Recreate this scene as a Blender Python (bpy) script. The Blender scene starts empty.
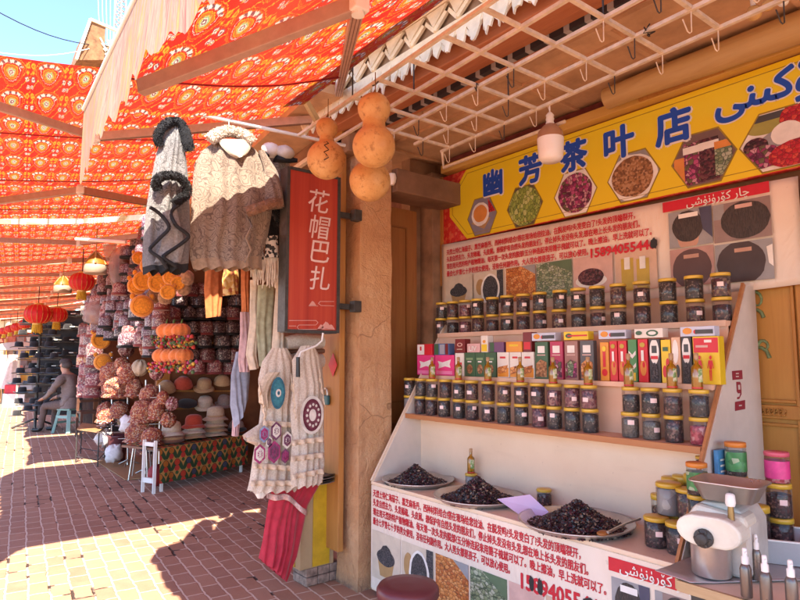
import bpy, bmesh, math, random
from mathutils import Vector, Matrix, noise
random.seed(7)
R = random.random
def U(a, b): return a + (b - a) * R()
scene = bpy.context.scene
COL = scene.collection
PI = math.pi
# ---------------------------------------------------------------- camera
F = 600.0; CH = 1.4
YAW = math.radians(38.5); PIT = math.atan(58 / 600)
_f = Vector((math.sin(YAW) * math.cos(PIT), math.cos(YAW) * math.cos(PIT), math.sin(PIT)))
_r = Vector((math.cos(YAW), -math.sin(YAW), 0))
_u = _r.cross(_f)
CAM = Vector((0, 0, CH))
cd = bpy.data.cameras.new('camera'); cam = bpy.data.objects.new('camera', cd); COL.objects.link(cam)
cam.location = CAM; cam.rotation_euler = Matrix((_r, _u, -_f)).transposed().to_euler()
cd.sensor_width = 36; cd.lens = 27.0; cd.clip_start = 0.05; cd.clip_end = 500
scene.camera = cam
def at(px, py, x=None, y=None, z=None):
    """the point of the plane x=, y= or z= that shows at photograph pixel px, py"""
    d = _r * ((px - 400) / F) + _u * ((300 - py) / F) + _f
    if x is not None: t = (x - CAM.x) / d.x
    elif y is not None: t = (y - CAM.y) / d.y
    else: t = (z - CAM.z) / d.z
    return CAM + d * t
def pxm(p): return F / (Vector(p) - CAM).dot(_f)       # pixels per metre at p
# ---------------------------------------------------------------- materials
MAT = {}
class NT:
    def __init__(s, name):
        m = bpy.data.materials.new(name); m.use_nodes = True
        s.m = m; s.t = m.node_tree; s.t.nodes.clear()
        s.out = s.t.nodes.new('ShaderNodeOutputMaterial')
    def n(s, ty, ins=None, **props):
        k = s.t.nodes.new(ty)
        for a, b in props.items(): setattr(k, a, b)
        for a, b in (ins or {}).items(): s.set(k.inputs[a], b)
        return k
    def set(s, sock, v):
        if isinstance(v, bpy.types.NodeSocket): s.t.links.new(v, sock)
        elif v is not None:
            if hasattr(sock.default_value, '__len__') and not isinstance(v, str):
                v = tuple(v)
                if len(sock.default_value) == 4 and len(v) == 3: v = v + (1,)
            sock.default_value = v
    def ma(s, op, a, b=None, c=None):
        k = s.t.nodes.new('ShaderNodeMath'); k.operation = op
        s.set(k.inputs[0], a)
        if b is not None: s.set(k.inputs[1], b)
        if c is not None: s.set(k.inputs[2], c)
        return k.outputs[0]
    def vm(s, op, a, b=None, sc=None):
        k = s.t.nodes.new('ShaderNodeVectorMath'); k.operation = op
        s.set(k.inputs[0], a)
        if b is not None: s.set(k.inputs[1], b)
        if sc is not None: s.set(k.inputs['Scale'], sc)
        return k.outputs[0]
    def mix(s, fac, a, b, mode='MIX'):
        k = s.t.nodes.new('ShaderNodeMix'); k.data_type = 'RGBA'; k.blend_type = mode
        s.set(k.inputs[0], fac); s.set(k.inputs[6], a); s.set(k.inputs[7], b)
        return k.outputs[2]
    def ramp(s, v, stops, interp='LINEAR'):
        k = s.t.nodes.new('ShaderNodeValToRGB'); cr = k.color_ramp; cr.interpolation = interp
        while len(cr.elements) < len(stops): cr.elements.new(0.5)
        for e, (p, c) in zip(cr.elements, stops):
            e.position = p; e.color = (c[0], c[1], c[2], 1) if hasattr(c, '__len__') else (c, c, c, 1)
        s.set(k.inputs[0], v); return k.outputs[0]
    def sep(s, v):
        k = s.t.nodes.new('ShaderNodeSeparateXYZ'); s.set(k.inputs[0], v); return k.outputs
    def comb(s, x=0.0, y=0.0, z=0.0):
        k = s.t.nodes.new('ShaderNodeCombineXYZ')
        for a, b in zip(k.inputs, (x, y, z)): s.set(a, b)
        return k.outputs[0]
    def uv(s): return s.t.nodes.new('ShaderNodeTexCoord').outputs['UV']
    def obj(s, rnd=True):
        o = s.t.nodes.new('ShaderNodeTexCoord').outputs['Object']
        if not rnd: return o
        i = s.t.nodes.new('ShaderNodeObjectInfo').outputs['Random']
        return s.vm('ADD', o, s.vm('SCALE', s.comb(3.1, 7.3, 5.7), sc=i))
    def rand(s): return s.t.nodes.new('ShaderNodeObjectInfo').outputs['Random']
    def noise(s, v, scale, detail=3.0, rough=0.55, dist=0.0):
        k = s.n('ShaderNodeTexNoise', {'Vector': v, 'Scale': scale, 'Detail': detail, 'Roughness': rough, 'Distortion': dist})
        return k.outputs['Fac']
    def vor(s, v, scale, feature='F1', rnd=1.0):
        return s.n('ShaderNodeTexVoronoi', {'Vector': v, 'Scale': scale, 'Randomness': rnd}, feature=feature)
    def bump(s, h, strength=0.3, dist=0.01):
        return s.n('ShaderNodeBump', {'Height': h, 'Strength': strength, 'Distance': dist}).outputs[0]
    def bsdf(s, col, rough=0.6, metal=0.0, normal=None, spec=0.4, trans=0.0, coat=0.0, sheen=0.0):
        k = s.n('ShaderNodeBsdfPrincipled', {'Base Color': col, 'Roughness': rough, 'Metallic': metal, 'Specular IOR Level': spec, 'Coat Weight': coat, 'Sheen Weight': sheen})
        if normal is not None: s.set(k.inputs['Normal'], normal)
        o = k.outputs[0]
        if trans > 0:
            t = s.n('ShaderNodeBsdfTranslucent', {'Color': col})
            mx = s.n('ShaderNodeMixShader', {0: trans}); s.t.links.new(o, mx.inputs[1]); s.t.links.new(t.outputs[0], mx.inputs[2]); o = mx.outputs[0]
        s.t.links.new(o, s.out.inputs[0]); return s.m
def simple(name, c, rough=0.6, var=0.15, sc=14.0, bump=0.15, metal=0.0, spec=0.4, trans=0.0, coat=0.0, sheen=0.0, c2=None, hue=0.0):
    """a base colour with a procedural mottling and a little relief"""
    if name in MAT: return MAT[name]
    t = NT(name); o = t.obj()
    n = t.noise(o, sc, 5.0, 0.6)
    d = c2 or tuple(v * (1 - 2 * var) for v in c)
    col = t.mix(t.ramp(n, [(0.3, 0.0), (0.72, 1.0)]), tuple(min(1, v * (1 + var)) for v in c), d)
    r = t.ma('MULTIPLY_ADD', n, 0.25, rough - 0.12)
    MAT[name] = t.bsdf(col, r, metal, t.bump(t.noise(o, sc * 6, 4.0), bump, 0.004) if bump else None, spec, trans, coat, sheen)
    return MAT[name]
def cells(name, pal, scale=60, rough=0.6, edge=None, ew=0.08, stretch=(1, 1, 1), bump=0.3, coat=0.0, trans=0.0, spec=0.4, dist=0.0, metal=0.0):
    """packed pieces (grains, beads, petals): one colour of the palette per piece"""
    if name in MAT: return MAT[name]
    t = NT(name); o = t.vm('MULTIPLY', t.obj(), stretch)
    if dist:
        nn = t.n('ShaderNodeTexNoise', {'Vector': o, 'Scale': scale * 0.5}).outputs['Color']
        o = t.vm('ADD', o, t.vm('SCALE', nn, sc=dist / scale))
    v = t.vor(o, scale)
    r = t.sep(v.outputs['Color'])[0]
    n = len(pal)
    col = t.ramp(r, [(i / n, p) for i, p in enumerate(pal)], 'CONSTANT')
    dd = v.outputs['Distance']
    if edge is not None:
        e = t.vor(o, scale, 'DISTANCE_TO_EDGE').outputs['Distance']
        col = t.mix(t.ramp(e, [(0.0, 1.0), (ew, 0.0)]), col, edge)
    h = t.ma('SUBTRACT', 1.0, dd)
    MAT[name] = t.bsdf(col, rough, metal, t.bump(h, bump, 0.01), spec, trans, coat)
    return MAT[name]
# ---------------------------------------------------------------- mesh builder
class MB:
    def __init__(s): s.v = []; s.f = []; s.m = []; s.s = []; s.uv = {}
    def add(s, vs, fs, mat=0, smooth=False, uvs=None):
        o = len(s.v); s.v += [Vector(p) for p in vs]
        for f in fs: s.f.append([i + o for i in f]); s.m.append(mat); s.s.append(smooth)
        if uvs:
            for i, q in enumerate(uvs): s.uv[o + i] = q
        return s
    def box(s, c, sz, fr=None, mat=0):
        ex, ey, ez = fr or (Vector((1, 0, 0)), Vector((0, 1, 0)), Vector((0, 0, 1)))
        c = Vector(c); a, b, d = (q / 2 for q in sz)
        vs = [c + ex * (i * a) + ey * (j * b) + ez * (k * d) for k in (-1, 1) for j in (-1, 1) for i in (-1, 1)]
        fs = [(0, 2, 3, 1), (4, 5, 7, 6), (0, 1, 5, 4), (2, 6, 7, 3), (0, 4, 6, 2), (1, 3, 7, 5)]
        return s.add(vs, fs, mat)
    def b2(s, p0, p1, mat=0):
        p0, p1 = Vector(p0), Vector(p1); return s.box((p0 + p1) / 2, [abs(q) for q in (p1 - p0)], None, mat)
    def bar(s, p, q, w, h, mat=0, up=(0, 0, 1)):
        p, q = Vector(p), Vector(q); ex = (q - p); L = ex.length; ex.normalize()
        ey = Vector(up).cross(ex)
        if ey.length < 1e-4: ey = Vector((1, 0, 0))
        ey.normalize(); ez = ex.cross(ey)
        return s.box((p + q) / 2, (L, w, h), (ex, ey, ez), mat)
    def tube(s, pts, r, n=8, mat=0, cap=True, smooth=True):
        pts = [Vector(p) for p in pts]; k = len(pts); o = len(s.v)
        rr = r if hasattr(r, '__len__') else [r] * k
        ref = None; vs = []; fs = []
        for i in range(k):
            t = (pts[min(i + 1, k - 1)] - pts[max(i - 1, 0)]).normalized()
            if ref is None:
                ref = Vector((0, 0, 1)) if abs(t.z) < 0.9 else Vector((1, 0, 0))
            a = t.cross(ref); 
            if a.length < 1e-5: a = t.cross(Vector((0.3, 1, 0.2)))
            a.normalize(); b = t.cross(a).normalized(); ref = a.cross(t).normalized() if False else ref
            for j in range(n):
                an = 2 * PI * j / n; vs.append(pts[i] + (a * math.cos(an) + b * math.sin(an)) * rr[i])
        for i in range(k - 1):
            for j in range(n):
                fs.append((i * n + j, i * n + (j + 1) % n, (i + 1) * n + (j + 1) % n, (i + 1) * n + j))
        s.add(vs, fs, mat, smooth)
        if cap: s.add(vs[:n], [tuple(range(n))], mat); s.add(vs[-n:], [tuple(reversed(range(n)))], mat)
        return s
    def lathe(s, prof, n=16, c=(0, 0, 0), mat=0, fr=None, smooth=True, sq=(1, 1), jit=0.0):
        ex, ey, ez = fr or (Vector((1, 0, 0)), Vector((0, 1, 0)), Vector((0, 0, 1)))
        c = Vector(c); vs = []; fs = []
        for r, z in prof:
            for j in range(n):
                a = 2 * PI * j / n; q = r * (1 + (jit * (R() - 0.5)))
                vs.append(c + ex * (q * math.cos(a) * sq[0]) + ey * (q * math.sin(a) * sq[1]) + ez * z)
        for i in range(len(prof) - 1):
            for j in range(n): fs.append((i * n + j, i * n + (j + 1) % n, (i + 1) * n + (j + 1) % n, (i + 1) * n + j))
        s.add(vs, fs, mat, smooth)
        if prof[0][0] > 1e-4: s.add(vs[:n], [tuple(reversed(range(n)))], mat)
        if prof[-1][0] > 1e-4: s.add(vs[-n:], [tuple(range(n))], mat)
        return s
    def ell(s, c, r, n=14, m=9, mat=0, fr=None, wob=0.0, ws=3.0):
        ex, ey, ez = fr or (Vector((1, 0, 0)), Vector((0, 1, 0)), Vector((0, 0, 1)))
        c = Vector(c); vs = []; fs = []
        if not hasattr(r, '__len__'): r = (r, r, r)
        for i in range(m + 1):
            t = PI * i / m
            for j in range(n):
                a = 2 * PI * j / n
                d = Vector((math.sin(t) * math.cos(a), math.sin(t) * math.sin(a), math.cos(t)))
                k = 1 + (wob * noise.noise(d * ws + c * 7) if wob else 0)
                vs.append(c + (ex * (d.x * r[0]) + ey * (d.y * r[1]) + ez * (d.z * r[2])) * k)
        for i in range(m):
            for j in range(n): fs.append((i * n + j, (i + 1) * n + j, (i + 1) * n + (j + 1) % n, i * n + (j + 1) % n))
        return s.add(vs, fs, mat, True)
    def poly(s, pts, nrm, th, mat=0, smat=None):
        """a flat outline given its thickness"""
        pts = [Vector(p) for p in pts]; n = len(pts); d = Vector(nrm) * th
        s.add(pts + [p + d for p in pts], [tuple(range(n, 2 * n))], mat)
        s.f.append([len(s.v) - 2 * n + i for i in reversed(range(n))]); s.m.append(mat); s.s.append(False)
        o = len(s.v) - 2 * n
        for i in range(n):
            j = (i + 1) % n; s.f.append([o + i, o + j, o + n + j, o + n + i]); s.m.append(mat if smat is None else smat); s.s.append(False)
        return s
    def grid(s, fn, nu, nv, mat=0, smooth=True, uvf=None, closed=False, matf=None):
        vs = []; uvs = []
        for j in range(nv + 1):
            for i in range(nu + 1):
                vs.append(fn(i / nu, j / nv)); uvs.append(uvf(i / nu, j / nv) if uvf else (i / nu, j / nv))
        o = len(s.v); w = nu + 1
        s.v += [Vector(p) for p in vs]
        for i, q in enumerate(uvs): s.uv[o + i] = q
        for j in range(nv):
            for i in range(nu):
                s.f.append([o + j * w + i, o + j * w + i + 1, o + (j + 1) * w + i + 1, o + (j + 1) * w + i])
                s.m.append(matf((i + .5) / nu, (j + .5) / nv) if matf else mat); s.s.append(smooth)
        return s
    def disc(s, c, rx, ry, ex, ey, mat=0, n=20, wob=0.0):
        c = Vector(c); vs = [c + ex * (rx * math.cos(2 * PI * i / n) * (1 + wob * (R() - .5))) + ey * (ry * math.sin(2 * PI * i / n) * (1 + wob * (R() - .5))) for i in range(n)]
        return s.add(vs, [tuple(range(n))], mat)
    def quad(s, c, w, h, ex, ey, mat=0):
        c = Vector(c); a = ex * (w / 2); b = ey * (h / 2)
        return s.add([c - a - b, c + a - b, c + a + b, c - a + b], [(0, 1, 2, 3)], mat)
    def build(s, name, mats, parent=None, bevel=0.0, base=None, solid=0.0, recalc=True):
        if not hasattr(mats, '__len__'): mats = [mats]
        if parent is not None: w = wloc(parent)
        elif base is not None: w = Vector(base)
        else:
            w = Vector((sum(v.x for v in s.v) / len(s.v), sum(v.y for v in s.v) / len(s.v), min(v.z for v in s.v)))
        me = bpy.data.meshes.new(name)
        me.from_pydata([v - w for v in s.v], [], s.f)
        for m in mats: me.materials.append(m)
        me.polygons.foreach_set('material_index', s.m); me.polygons.foreach_set('use_smooth', s.s)
        if s.uv:
            ul = me.uv_layers.new(name='UVMap')
            for l in me.loops: ul.data[l.index].uv = s.uv.get(l.vertex_index, (0, 0))
        me.update()
        if recalc and not solid:
            bm = bmesh.new(); bm.from_mesh(me)
            bmesh.ops.recalc_face_normals(bm, faces=bm.faces); bm.to_mesh(me); bm.free()
        o = bpy.data.objects.new(name, me); COL.objects.link(o)
        if parent is not None: o.parent = parent
        else: o.location = w
        if bevel:
            b = o.modifiers.new('bevel', 'BEVEL'); b.width = bevel; b.segments = 2; b.limit_method = 'ANGLE'
        if solid:
            b = o.modifiers.new('thickness', 'SOLIDIFY'); b.thickness = solid; b.offset = 0
        return o
def wloc(o):
    w = Vector((0, 0, 0))
    while o is not None: w += o.location; o = o.parent
    return w
def tag(o, label=None, cat=None, group=None, kind=None):
    if label: o['label'] = label
    if cat: o['category'] = cat
    if group: o['group'] = group
    if kind: o['kind'] = kind
    return o
def thing(name, label, cat, loc, group=None):
    o = bpy.data.objects.new(name, None); COL.objects.link(o); o.location = loc; o.empty_display_size = 0.05
    return tag(o, label, cat, group)
def kids(o): return [c for c in COL.objects if c.parent == o]
def copy_tree(o, loc=None, rotz=None, label=None, parent=None, mats=None):
    c = o.copy(); COL.objects.link(c)
    if parent is not None: c.parent = parent
    for ch in list(o.children): copy_tree(ch, parent=c)
    if loc is not None: c.location = loc
    if rotz is not None: c.rotation_euler.z = rotz
    if label: c['label'] = label
    return c
X_, Y_, Z_ = Vector((1, 0, 0)), Vector((0, 1, 0)), Vector((0, 0, 1))
STREET = (-Y_, Z_, -X_)          # right, up, normal of a surface that faces the street (-X)
NEAR = (X_, Z_, -Y_)             # the same for a surface that faces down the street (-Y)
_fonts = {}
def text(mb, body, c, h, fr, mat=0, width=None, bold=0.0, align='CENTER', th=0.0012, shear=0.0, spread=0.0):
    """lettering as real geometry, h = height of the letters"""
    cu = bpy.data.curves.new('t', 'FONT'); cu.body = body; cu.size = 1.0; cu.resolution_u = 2; cu.offset = bold; cu.shear = shear
    o = bpy.data.objects.new('t', cu); COL.objects.link(o)
    me = bpy.data.meshes.new_from_object(o.evaluated_get(bpy.context.evaluated_depsgraph_get()))
    bpy.data.objects.remove(o); bpy.data.curves.remove(cu)
    xs = [v.co.x for v in me.vertices]; x0, x1 = min(xs), max(xs)
    k = h / 0.92; kx = width / (x1 - x0) if width else k
    off = {'CENTER': -(x0 + x1) / 2, 'LEFT': -x0, 'RIGHT': -x1}[align]
    ex, ey, en = fr; c = Vector(c)
    offs = [(0, 0)] if not spread else [(spread * math.cos(q * PI / 4), spread * math.sin(q * PI / 4)) for q in range(8)] + [(0, 0)]
    for q, (dx, dy) in enumerate(offs):
        mb.add([c + ex * ((v.co.x + off) * kx + dx) + ey * (v.co.y * k - 0.38 * h + dy) + en * (th + .0001 * q) for v in me.vertices],
               [tuple(p.vertices) for p in me.polygons], mat)
    bpy.data.meshes.remove(me)
ORD = ['first', 'second', 'third', 'fourth', 'fifth', 'sixth', 'seventh', 'eighth', 'ninth', 'tenth', 'eleventh', 'twelfth',
       'thirteenth', 'fourteenth', 'fifteenth', 'sixteenth', 'seventeenth', 'eighteenth', 'nineteenth', 'twentieth']
def fur(mb, path, r, n=700, mat=0, L=0.03, w=0.004):
    """a fluffy roll: a tube with many small hair wedges"""
    path = [Vector(p) for p in path]; mb.tube(path, [q * .8 for q in r] if hasattr(r, '__len__') else r * .8, 9, mat)
    for _ in range(n):
        t = R() * (len(path) - 1); i = min(int(t), len(path) - 2); p = path[i].lerp(path[i + 1], t - i)
        d = (path[i + 1] - path[i]).normalized()
        a = Vector((U(-1, 1), U(-1, 1), U(-1, 1))); a = (a - d * a.dot(d)).normalized()
        b = a.cross(d)
        rr = (r if not hasattr(r, '__len__') else r[i]) * 0.75
        tip = p + a * (rr + L * U(.5, 1.1)) + d * U(-.02, .02) + b * U(-.015, .015)
        mb.add([p + a * rr + d * w, p + a * rr - d * w, tip], [(0, 1, 2)], mat)
def sheet(mb, left, right, y0, bulge=0.04, folds=5, amp=0.012, nu=26, nv=26, mat=0, back=True, ph=0.0, matf=None, hem=0.0, plane='y'):
    """a hanging garment: outline from two edge lists [(s, z)..] top to bottom, puffed and folded"""
    def curve(l, t):
        q = t * (len(l) - 1); i = min(int(q), len(l) - 2); a, b = l[i], l[i + 1]; k = q - i
        return (a[0] + (b[0] - a[0]) * k, a[1] + (b[1] - a[1]) * k)
    def side(sg):
        def fn(u, v):
            a, b = curve(left, v), curve(right, v)
            x = a[0] + (b[0] - a[0]) * u; z = a[1] + (b[1] - a[1]) * u
            e = math.sin(PI * u) ** 0.6
            wq = u * folds * 2 * PI + ph + 1.3 * math.sin(v * 3 + ph) + 3.2 * noise.noise(Vector((u * 3.1, v * 1.6, ph)))
            f = math.sin(wq) * amp * (0.2 + .8 * v) * e * (.55 + .9 * abs(noise.noise(Vector((u * 4, v * 2 + 5, ph)))))
            f += noise.noise(Vector((x * 7, z * 5, ph))) * amp * 1.6 * e
            d = sg * (bulge * e * (0.6 + 0.6 * v)) + f
            z2 = z - hem * (0.5 + 0.5 * math.sin(wq)) * max(0, v - .9) * 10
            return Vector((x, y0 + d, z2)) if plane == 'y' else Vector((y0 + d, x, z2))
        return fn
    mb.grid(side(-1), nu, nv, mat, True, matf=matf)
    if back: mb.grid(side(1), nu, nv, mat, True, matf=matf)

def smooth(p, n=6):
    """a flowing line through the points"""
    q = [p[0]] + list(p) + [p[-1]]; out = []
    for i in range(1, len(q) - 2):
        a, b, c, d = q[i - 1:i + 3]
        for k in range(n):
            t = k / n; out.append(.5 * (2 * b + (c - a) * t + (2 * a - 5 * b + 4 * c - d) * t * t + (3 * b - a - 3 * c + d) * t ** 3))
    return out + [p[-1]]
# ---------------------------------------------------------------- world, sun, render
SUN = Vector((0.40, 0.80, -1.0)).normalized()          # the way the light travels
el = math.asin(-SUN.z); az = math.atan2(-SUN.x, -SUN.y)
w = bpy.data.worlds.new('World'); scene.world = w; w.use_nodes = True
nt = w.node_tree; nt.nodes.clear()
sky = nt.nodes.new('ShaderNodeTexSky'); sky.sky_type = 'NISHITA'; sky.sun_disc = False
sky.sun_elevation = el; sky.sun_rotation = az; sky.air_density = 0.9; sky.ozone_density = 3.5; sky.dust_density = 0.3; sky.altitude = 1200
bg = nt.nodes.new('ShaderNodeBackground'); bg.inputs[1].default_value = 0.12
wo = nt.nodes.new('ShaderNodeOutputWorld'); nt.links.new(sky.outputs[0], bg.inputs[0]); nt.links.new(bg.outputs[0], wo.inputs[0])
sl = bpy.data.lights.new('sun', 'SUN'); sl.energy = 3.8; sl.angle = math.radians(0.5); sl.color = (1.0, 0.89, 0.74)
so = bpy.data.objects.new('sun', sl); COL.objects.link(so); so.rotation_euler = SUN.to_track_quat('-Z', 'Y').to_euler(); so.location = (-3, -8, 10)
vs_ = scene.view_settings; vs_.view_transform = 'Standard'; vs_.look = 'None'; vs_.exposure = 2.5; vs_.gamma = 1.0; vs_.use_curve_mapping = False
scene.render.engine = 'CYCLES'
cy = scene.cycles; cy.use_denoising = True; cy.max_bounces = 10; cy.diffuse_bounces = 6; cy.glossy_bounces = 4; cy.transmission_bounces = 6; cy.transparent_max_bounces = 16
cy.sample_clamp_indirect = 6.0; cy.caustics_reflective = False; cy.caustics_refractive = False
# ---------------------------------------------------------------- special materials
def ikat(name, trans=0.5, sat=1.0):
    t = NT(name); s = t.sep(t.uv()); nz = t.noise(t.uv(), 3.0, 2.0)
    u = t.ma('ADD', s[0], t.ma('MULTIPLY', t.ma('SUBTRACT', t.noise(t.uv(), 9.0, 2.0), 0.5), 0.22))
    v = t.ma('ADD', s[1], t.ma('MULTIPLY', t.ma('SUBTRACT', t.noise(t.vm('MULTIPLY', t.uv(), (14, 2, 1)), 1.0, 2.0), 0.5), 0.13))
    v = t.ma('ADD', v, t.ma('MULTIPLY', t.ma('SUBTRACT', t.noise(t.vm('MULTIPLY', t.uv(), (70, 2.5, 1)), 1.0, 2.0), 0.5), 0.10))
    cu = t.ma('SUBTRACT', t.ma('FRACT', t.ma('MULTIPLY', u, 0.5)), 0.5)       # -0.5..0.5 across an eye column and a drop column
    cv = t.ma('FRACT', v)
    # eye
    y = t.ma('SUBTRACT', cv, 0.55)
    wd = t.ma('MULTIPLY_ADD', y, 0.36, 0.345)
    xs = t.ma('DIVIDE', cu, wd); ys = t.ma('DIVIDE', y, 0.46)
    d = t.ma('SQRT', t.ma('ADD', t.ma('MULTIPLY', xs, xs), t.ma('MULTIPLY', ys, ys)))
    red = (0.35, 0.009, 0.008); org = (0.39, 0.095, 0.008); yel = (0.43, 0.24, 0.02); wh = (0.50, 0.44, 0.34); bk = (0.05, 0.04, 0.05); gr = (0.10, 0.26, 0.12)
    eye = t.ramp(d, [(0, wh), (0.07, bk), (0.15, wh), (0.19, gr), (0.27, yel), (0.33, bk), (0.36, org), (0.47, yel), (0.51, red), (0.62, wh), (0.645, red), (0.84, org), (0.89, red), (0.97, yel)], 'CONSTANT')
    an = t.ma('ARCTAN2', xs, ys)
    bead = t.ma('MULTIPLY', t.ma('GREATER_THAN', t.ma('SINE', t.ma('MULTIPLY', an, 13.0)), 0.35), 1.0)
    beads = t.mix(bead, wh, bk)
    band = t.ma('MULTIPLY', t.ma('MULTIPLY', t.ma('GREATER_THAN', d, 0.63), t.ma('LESS_THAN', d, 0.83)), t.ma('GREATER_THAN', ys, 0.38))
    eye = t.mix(band, eye, beads)
    # drops
    au = t.ma('ABSOLUTE', t.ma('SUBTRACT', t.ma('ABSOLUTE', cu), 0.5))         # 0 in the middle of the drop column
    def el_(cx, cyy, rx, ry):
        a = t.ma('DIVIDE', t.ma('SUBTRACT', au, cx), rx); b = t.ma('DIVIDE', t.ma('SUBTRACT', cv, cyy), ry)
        return t.ma('SQRT', t.ma('ADD', t.ma('MULTIPLY', a, a), t.ma('MULTIPLY', b, b)))
    c = t.mix(t.ma('LESS_THAN', d, 1.0), red, eye)
    for cx, cyy, rx, ry, st in ((0.07, 0.80, 0.055, 0.11, [(0, org), (0.45, yel), (0.85, org)]), (0.08, 0.38, 0.06, 0.10, [(0, bk), (0.4, wh), (0.72, bk)]),
                                (0.05, 0.12, 0.045, 0.07, [(0, wh), (0.45, bk), (0.8, wh)]), (0.07, 0.58, 0.04, 0.07, [(0, yel), (0.5, org)])):
        q = el_(cx, cyy, rx, ry); c = t.mix(t.ma('LESS_THAN', q, 1.0), c, t.ramp(q, st, 'CONSTANT'))
    lat = t.ma('GREATER_THAN', t.ma('ABSOLUTE', t.ma('SINE', t.ma('MULTIPLY_ADD', cv, 6.28, t.ma('MULTIPLY', cu, 9.0)))), 0.996)
    c = t.mix(t.ma('MULTIPLY', lat, t.ma('GREATER_THAN', d, 1.02)), c, yel)
    wv = t.noise(t.uv(), 1.3, 3.0)
    c = t.mix(t.ma('MULTIPLY', wv, 0.3), c, (0.26, 0.012, 0.008)); c = t.mix(t.ramp(t.noise(t.uv(), 0.35, 3.0), [(.42, 0), (.72, .4)]), c, (.30, .055, .022))
    c = t.mix(.09, c, (.42, .075, .02))
    return t.bsdf(c, 0.7, normal=t.bump(t.noise(t.uv(), 1.2, 4.0, .6), 0.5, 0.05), trans=trans)
M_ikat = ikat('ikat_cloth', 0.5)
def sunlit_ikat():  # ikat washed out by full sun: the paleness is put into its colours
    t = NT('sunlit_ikat'); o = t.uv()
    n = t.noise(t.vm('MULTIPLY', o, (26, 2.6, 1)), 1.0, 4.0, 0.65, 0.6)
    c = t.ramp(n, [(0.27, (0.34, 0.06, 0.06)), (0.38, (0.36, 0.15, 0.12)), (0.44, (0.36, 0.28, 0.20)), (0.50, (0.36, 0.19, 0.15)), (0.57, (0.34, 0.26, 0.07)), (0.64, (0.37, 0.31, 0.22)), (0.74, (0.17, 0.14, 0.13))])
    n2 = t.noise(t.vm('MULTIPLY', o, (60, 3, 1)), 1.0, 3.0)
    c = t.mix(t.ramp(n2, [(0.5, 0), (0.7, 0.4)]), c, (0.38, 0.34, 0.27))
    return t.bsdf(c, 0.8, normal=t.bump(n2, 0.2, 0.01), trans=0.25)
M_pale = sunlit_ikat()
def paving():
    t = NT('paving_bricks'); s = t.sep(t.obj(False))
    a = math.atan(0.11)
    x = t.ma('ADD', t.ma('MULTIPLY', s[0], math.cos(a)), t.ma('MULTIPLY', s[1], -math.sin(a)))
    y = t.ma('ADD', t.ma('MULTIPLY', s[1], math.cos(a)), t.ma('MULTIPLY', s[0], math.sin(a)))
    v0 = t.comb(y, x, 0.0)
    wob = t.vm('SCALE', t.vm('SUBTRACT', t.n('ShaderNodeTexNoise', {'Vector': v0, 'Scale': 7.5, 'Detail': 4.0, 'Roughness': .6}).outputs['Color'], (0.5, 0.5, 0.5)), sc=0.040)
    v = t.vm('ADD', v0, wob)
    def brick(mortar, smooth):
        return t.n('ShaderNodeTexBrick', {'Vector': v, 'Color1': (0, 0, 0), 'Color2': (1, 1, 1), 'Mortar': (0.5, 0.5, 0.5), 'Scale': 1.0, 'Mortar Size': mortar, 'Mortar Smooth': smooth, 'Brick Width': 0.205, 'Row Height': 0.112}, offset=0.5, offset_frequency=2)
    b = brick(0.0072, 0.4)
    tone = t.sep(b.outputs['Color'])[0]
    base = t.ramp(tone, [(0.0, (0.30, 0.150, 0.092)), (0.35, (0.355, 0.185, 0.110)), (0.7, (0.40, 0.215, 0.130)), (1.0, (0.325, 0.168, 0.108))])
    big = t.noise(v0, 0.9, 4.0); fine = t.noise(v0, 60.0, 5.0, 0.7); mid = t.noise(v0, 7.0, 5.0, 0.6)
    base = t.mix(t.ramp(mid, [(0.35, 0.0), (0.75, 0.55)]), base, (0.42, 0.245, 0.155))
    base = t.mix(t.ramp(big, [(0.4, 0.0), (0.65, 0.3)]), base, (0.28, 0.155, 0.105))
    base = t.mix(t.ramp(fine, [(0.55, 0.0), (0.8, 0.4)]), base, (0.46, 0.30, 0.20))
    # joints: sand-filled in most places, open and dark where the filling is gone
    gone = t.ramp(t.noise(v0, 1.7, 3.0), [(0.53, 0.0), (0.55, 1.0)])
    gone2 = t.ramp(t.noise(t.vm('ADD', v0, (9, 4, 2)), 2.2, 2.0), [(0.50, 0.0), (0.53, 1.0)])
    g = t.ma('MULTIPLY', t.ma('MULTIPLY', gone, gone2), t.ramp(t.noise(t.vm('ADD', v0, (3, 8, 1)), 6.5, 2.0), [(.46, 0.0), (.52, 1.0)]))
    joint = t.mix(g, (0.60, 0.45, 0.33), (0.055, 0.032, 0.024))
    col = t.mix(b.outputs['Fac'], base, joint)
    wide = brick(0.0095, 0.2)
    col = t.mix(t.ma('MULTIPLY', wide.outputs['Fac'], g), col, (0.055, 0.032, 0.024))
    h = t.ma('ADD', t.ma('MULTIPLY', t.ma('SUBTRACT', 1.0, b.outputs['Fac']), 0.8), t.ma('MULTIPLY', mid, 0.5))
    h = t.ma('SUBTRACT', h, t.ma('MULTIPLY', t.ma('MULTIPLY', wide.outputs['Fac'], g), 1.2))
    return t.bsdf(col, 0.78, normal=t.bump(h, 0.6, 0.012), spec=0.3)
M_pave = paving()
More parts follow.
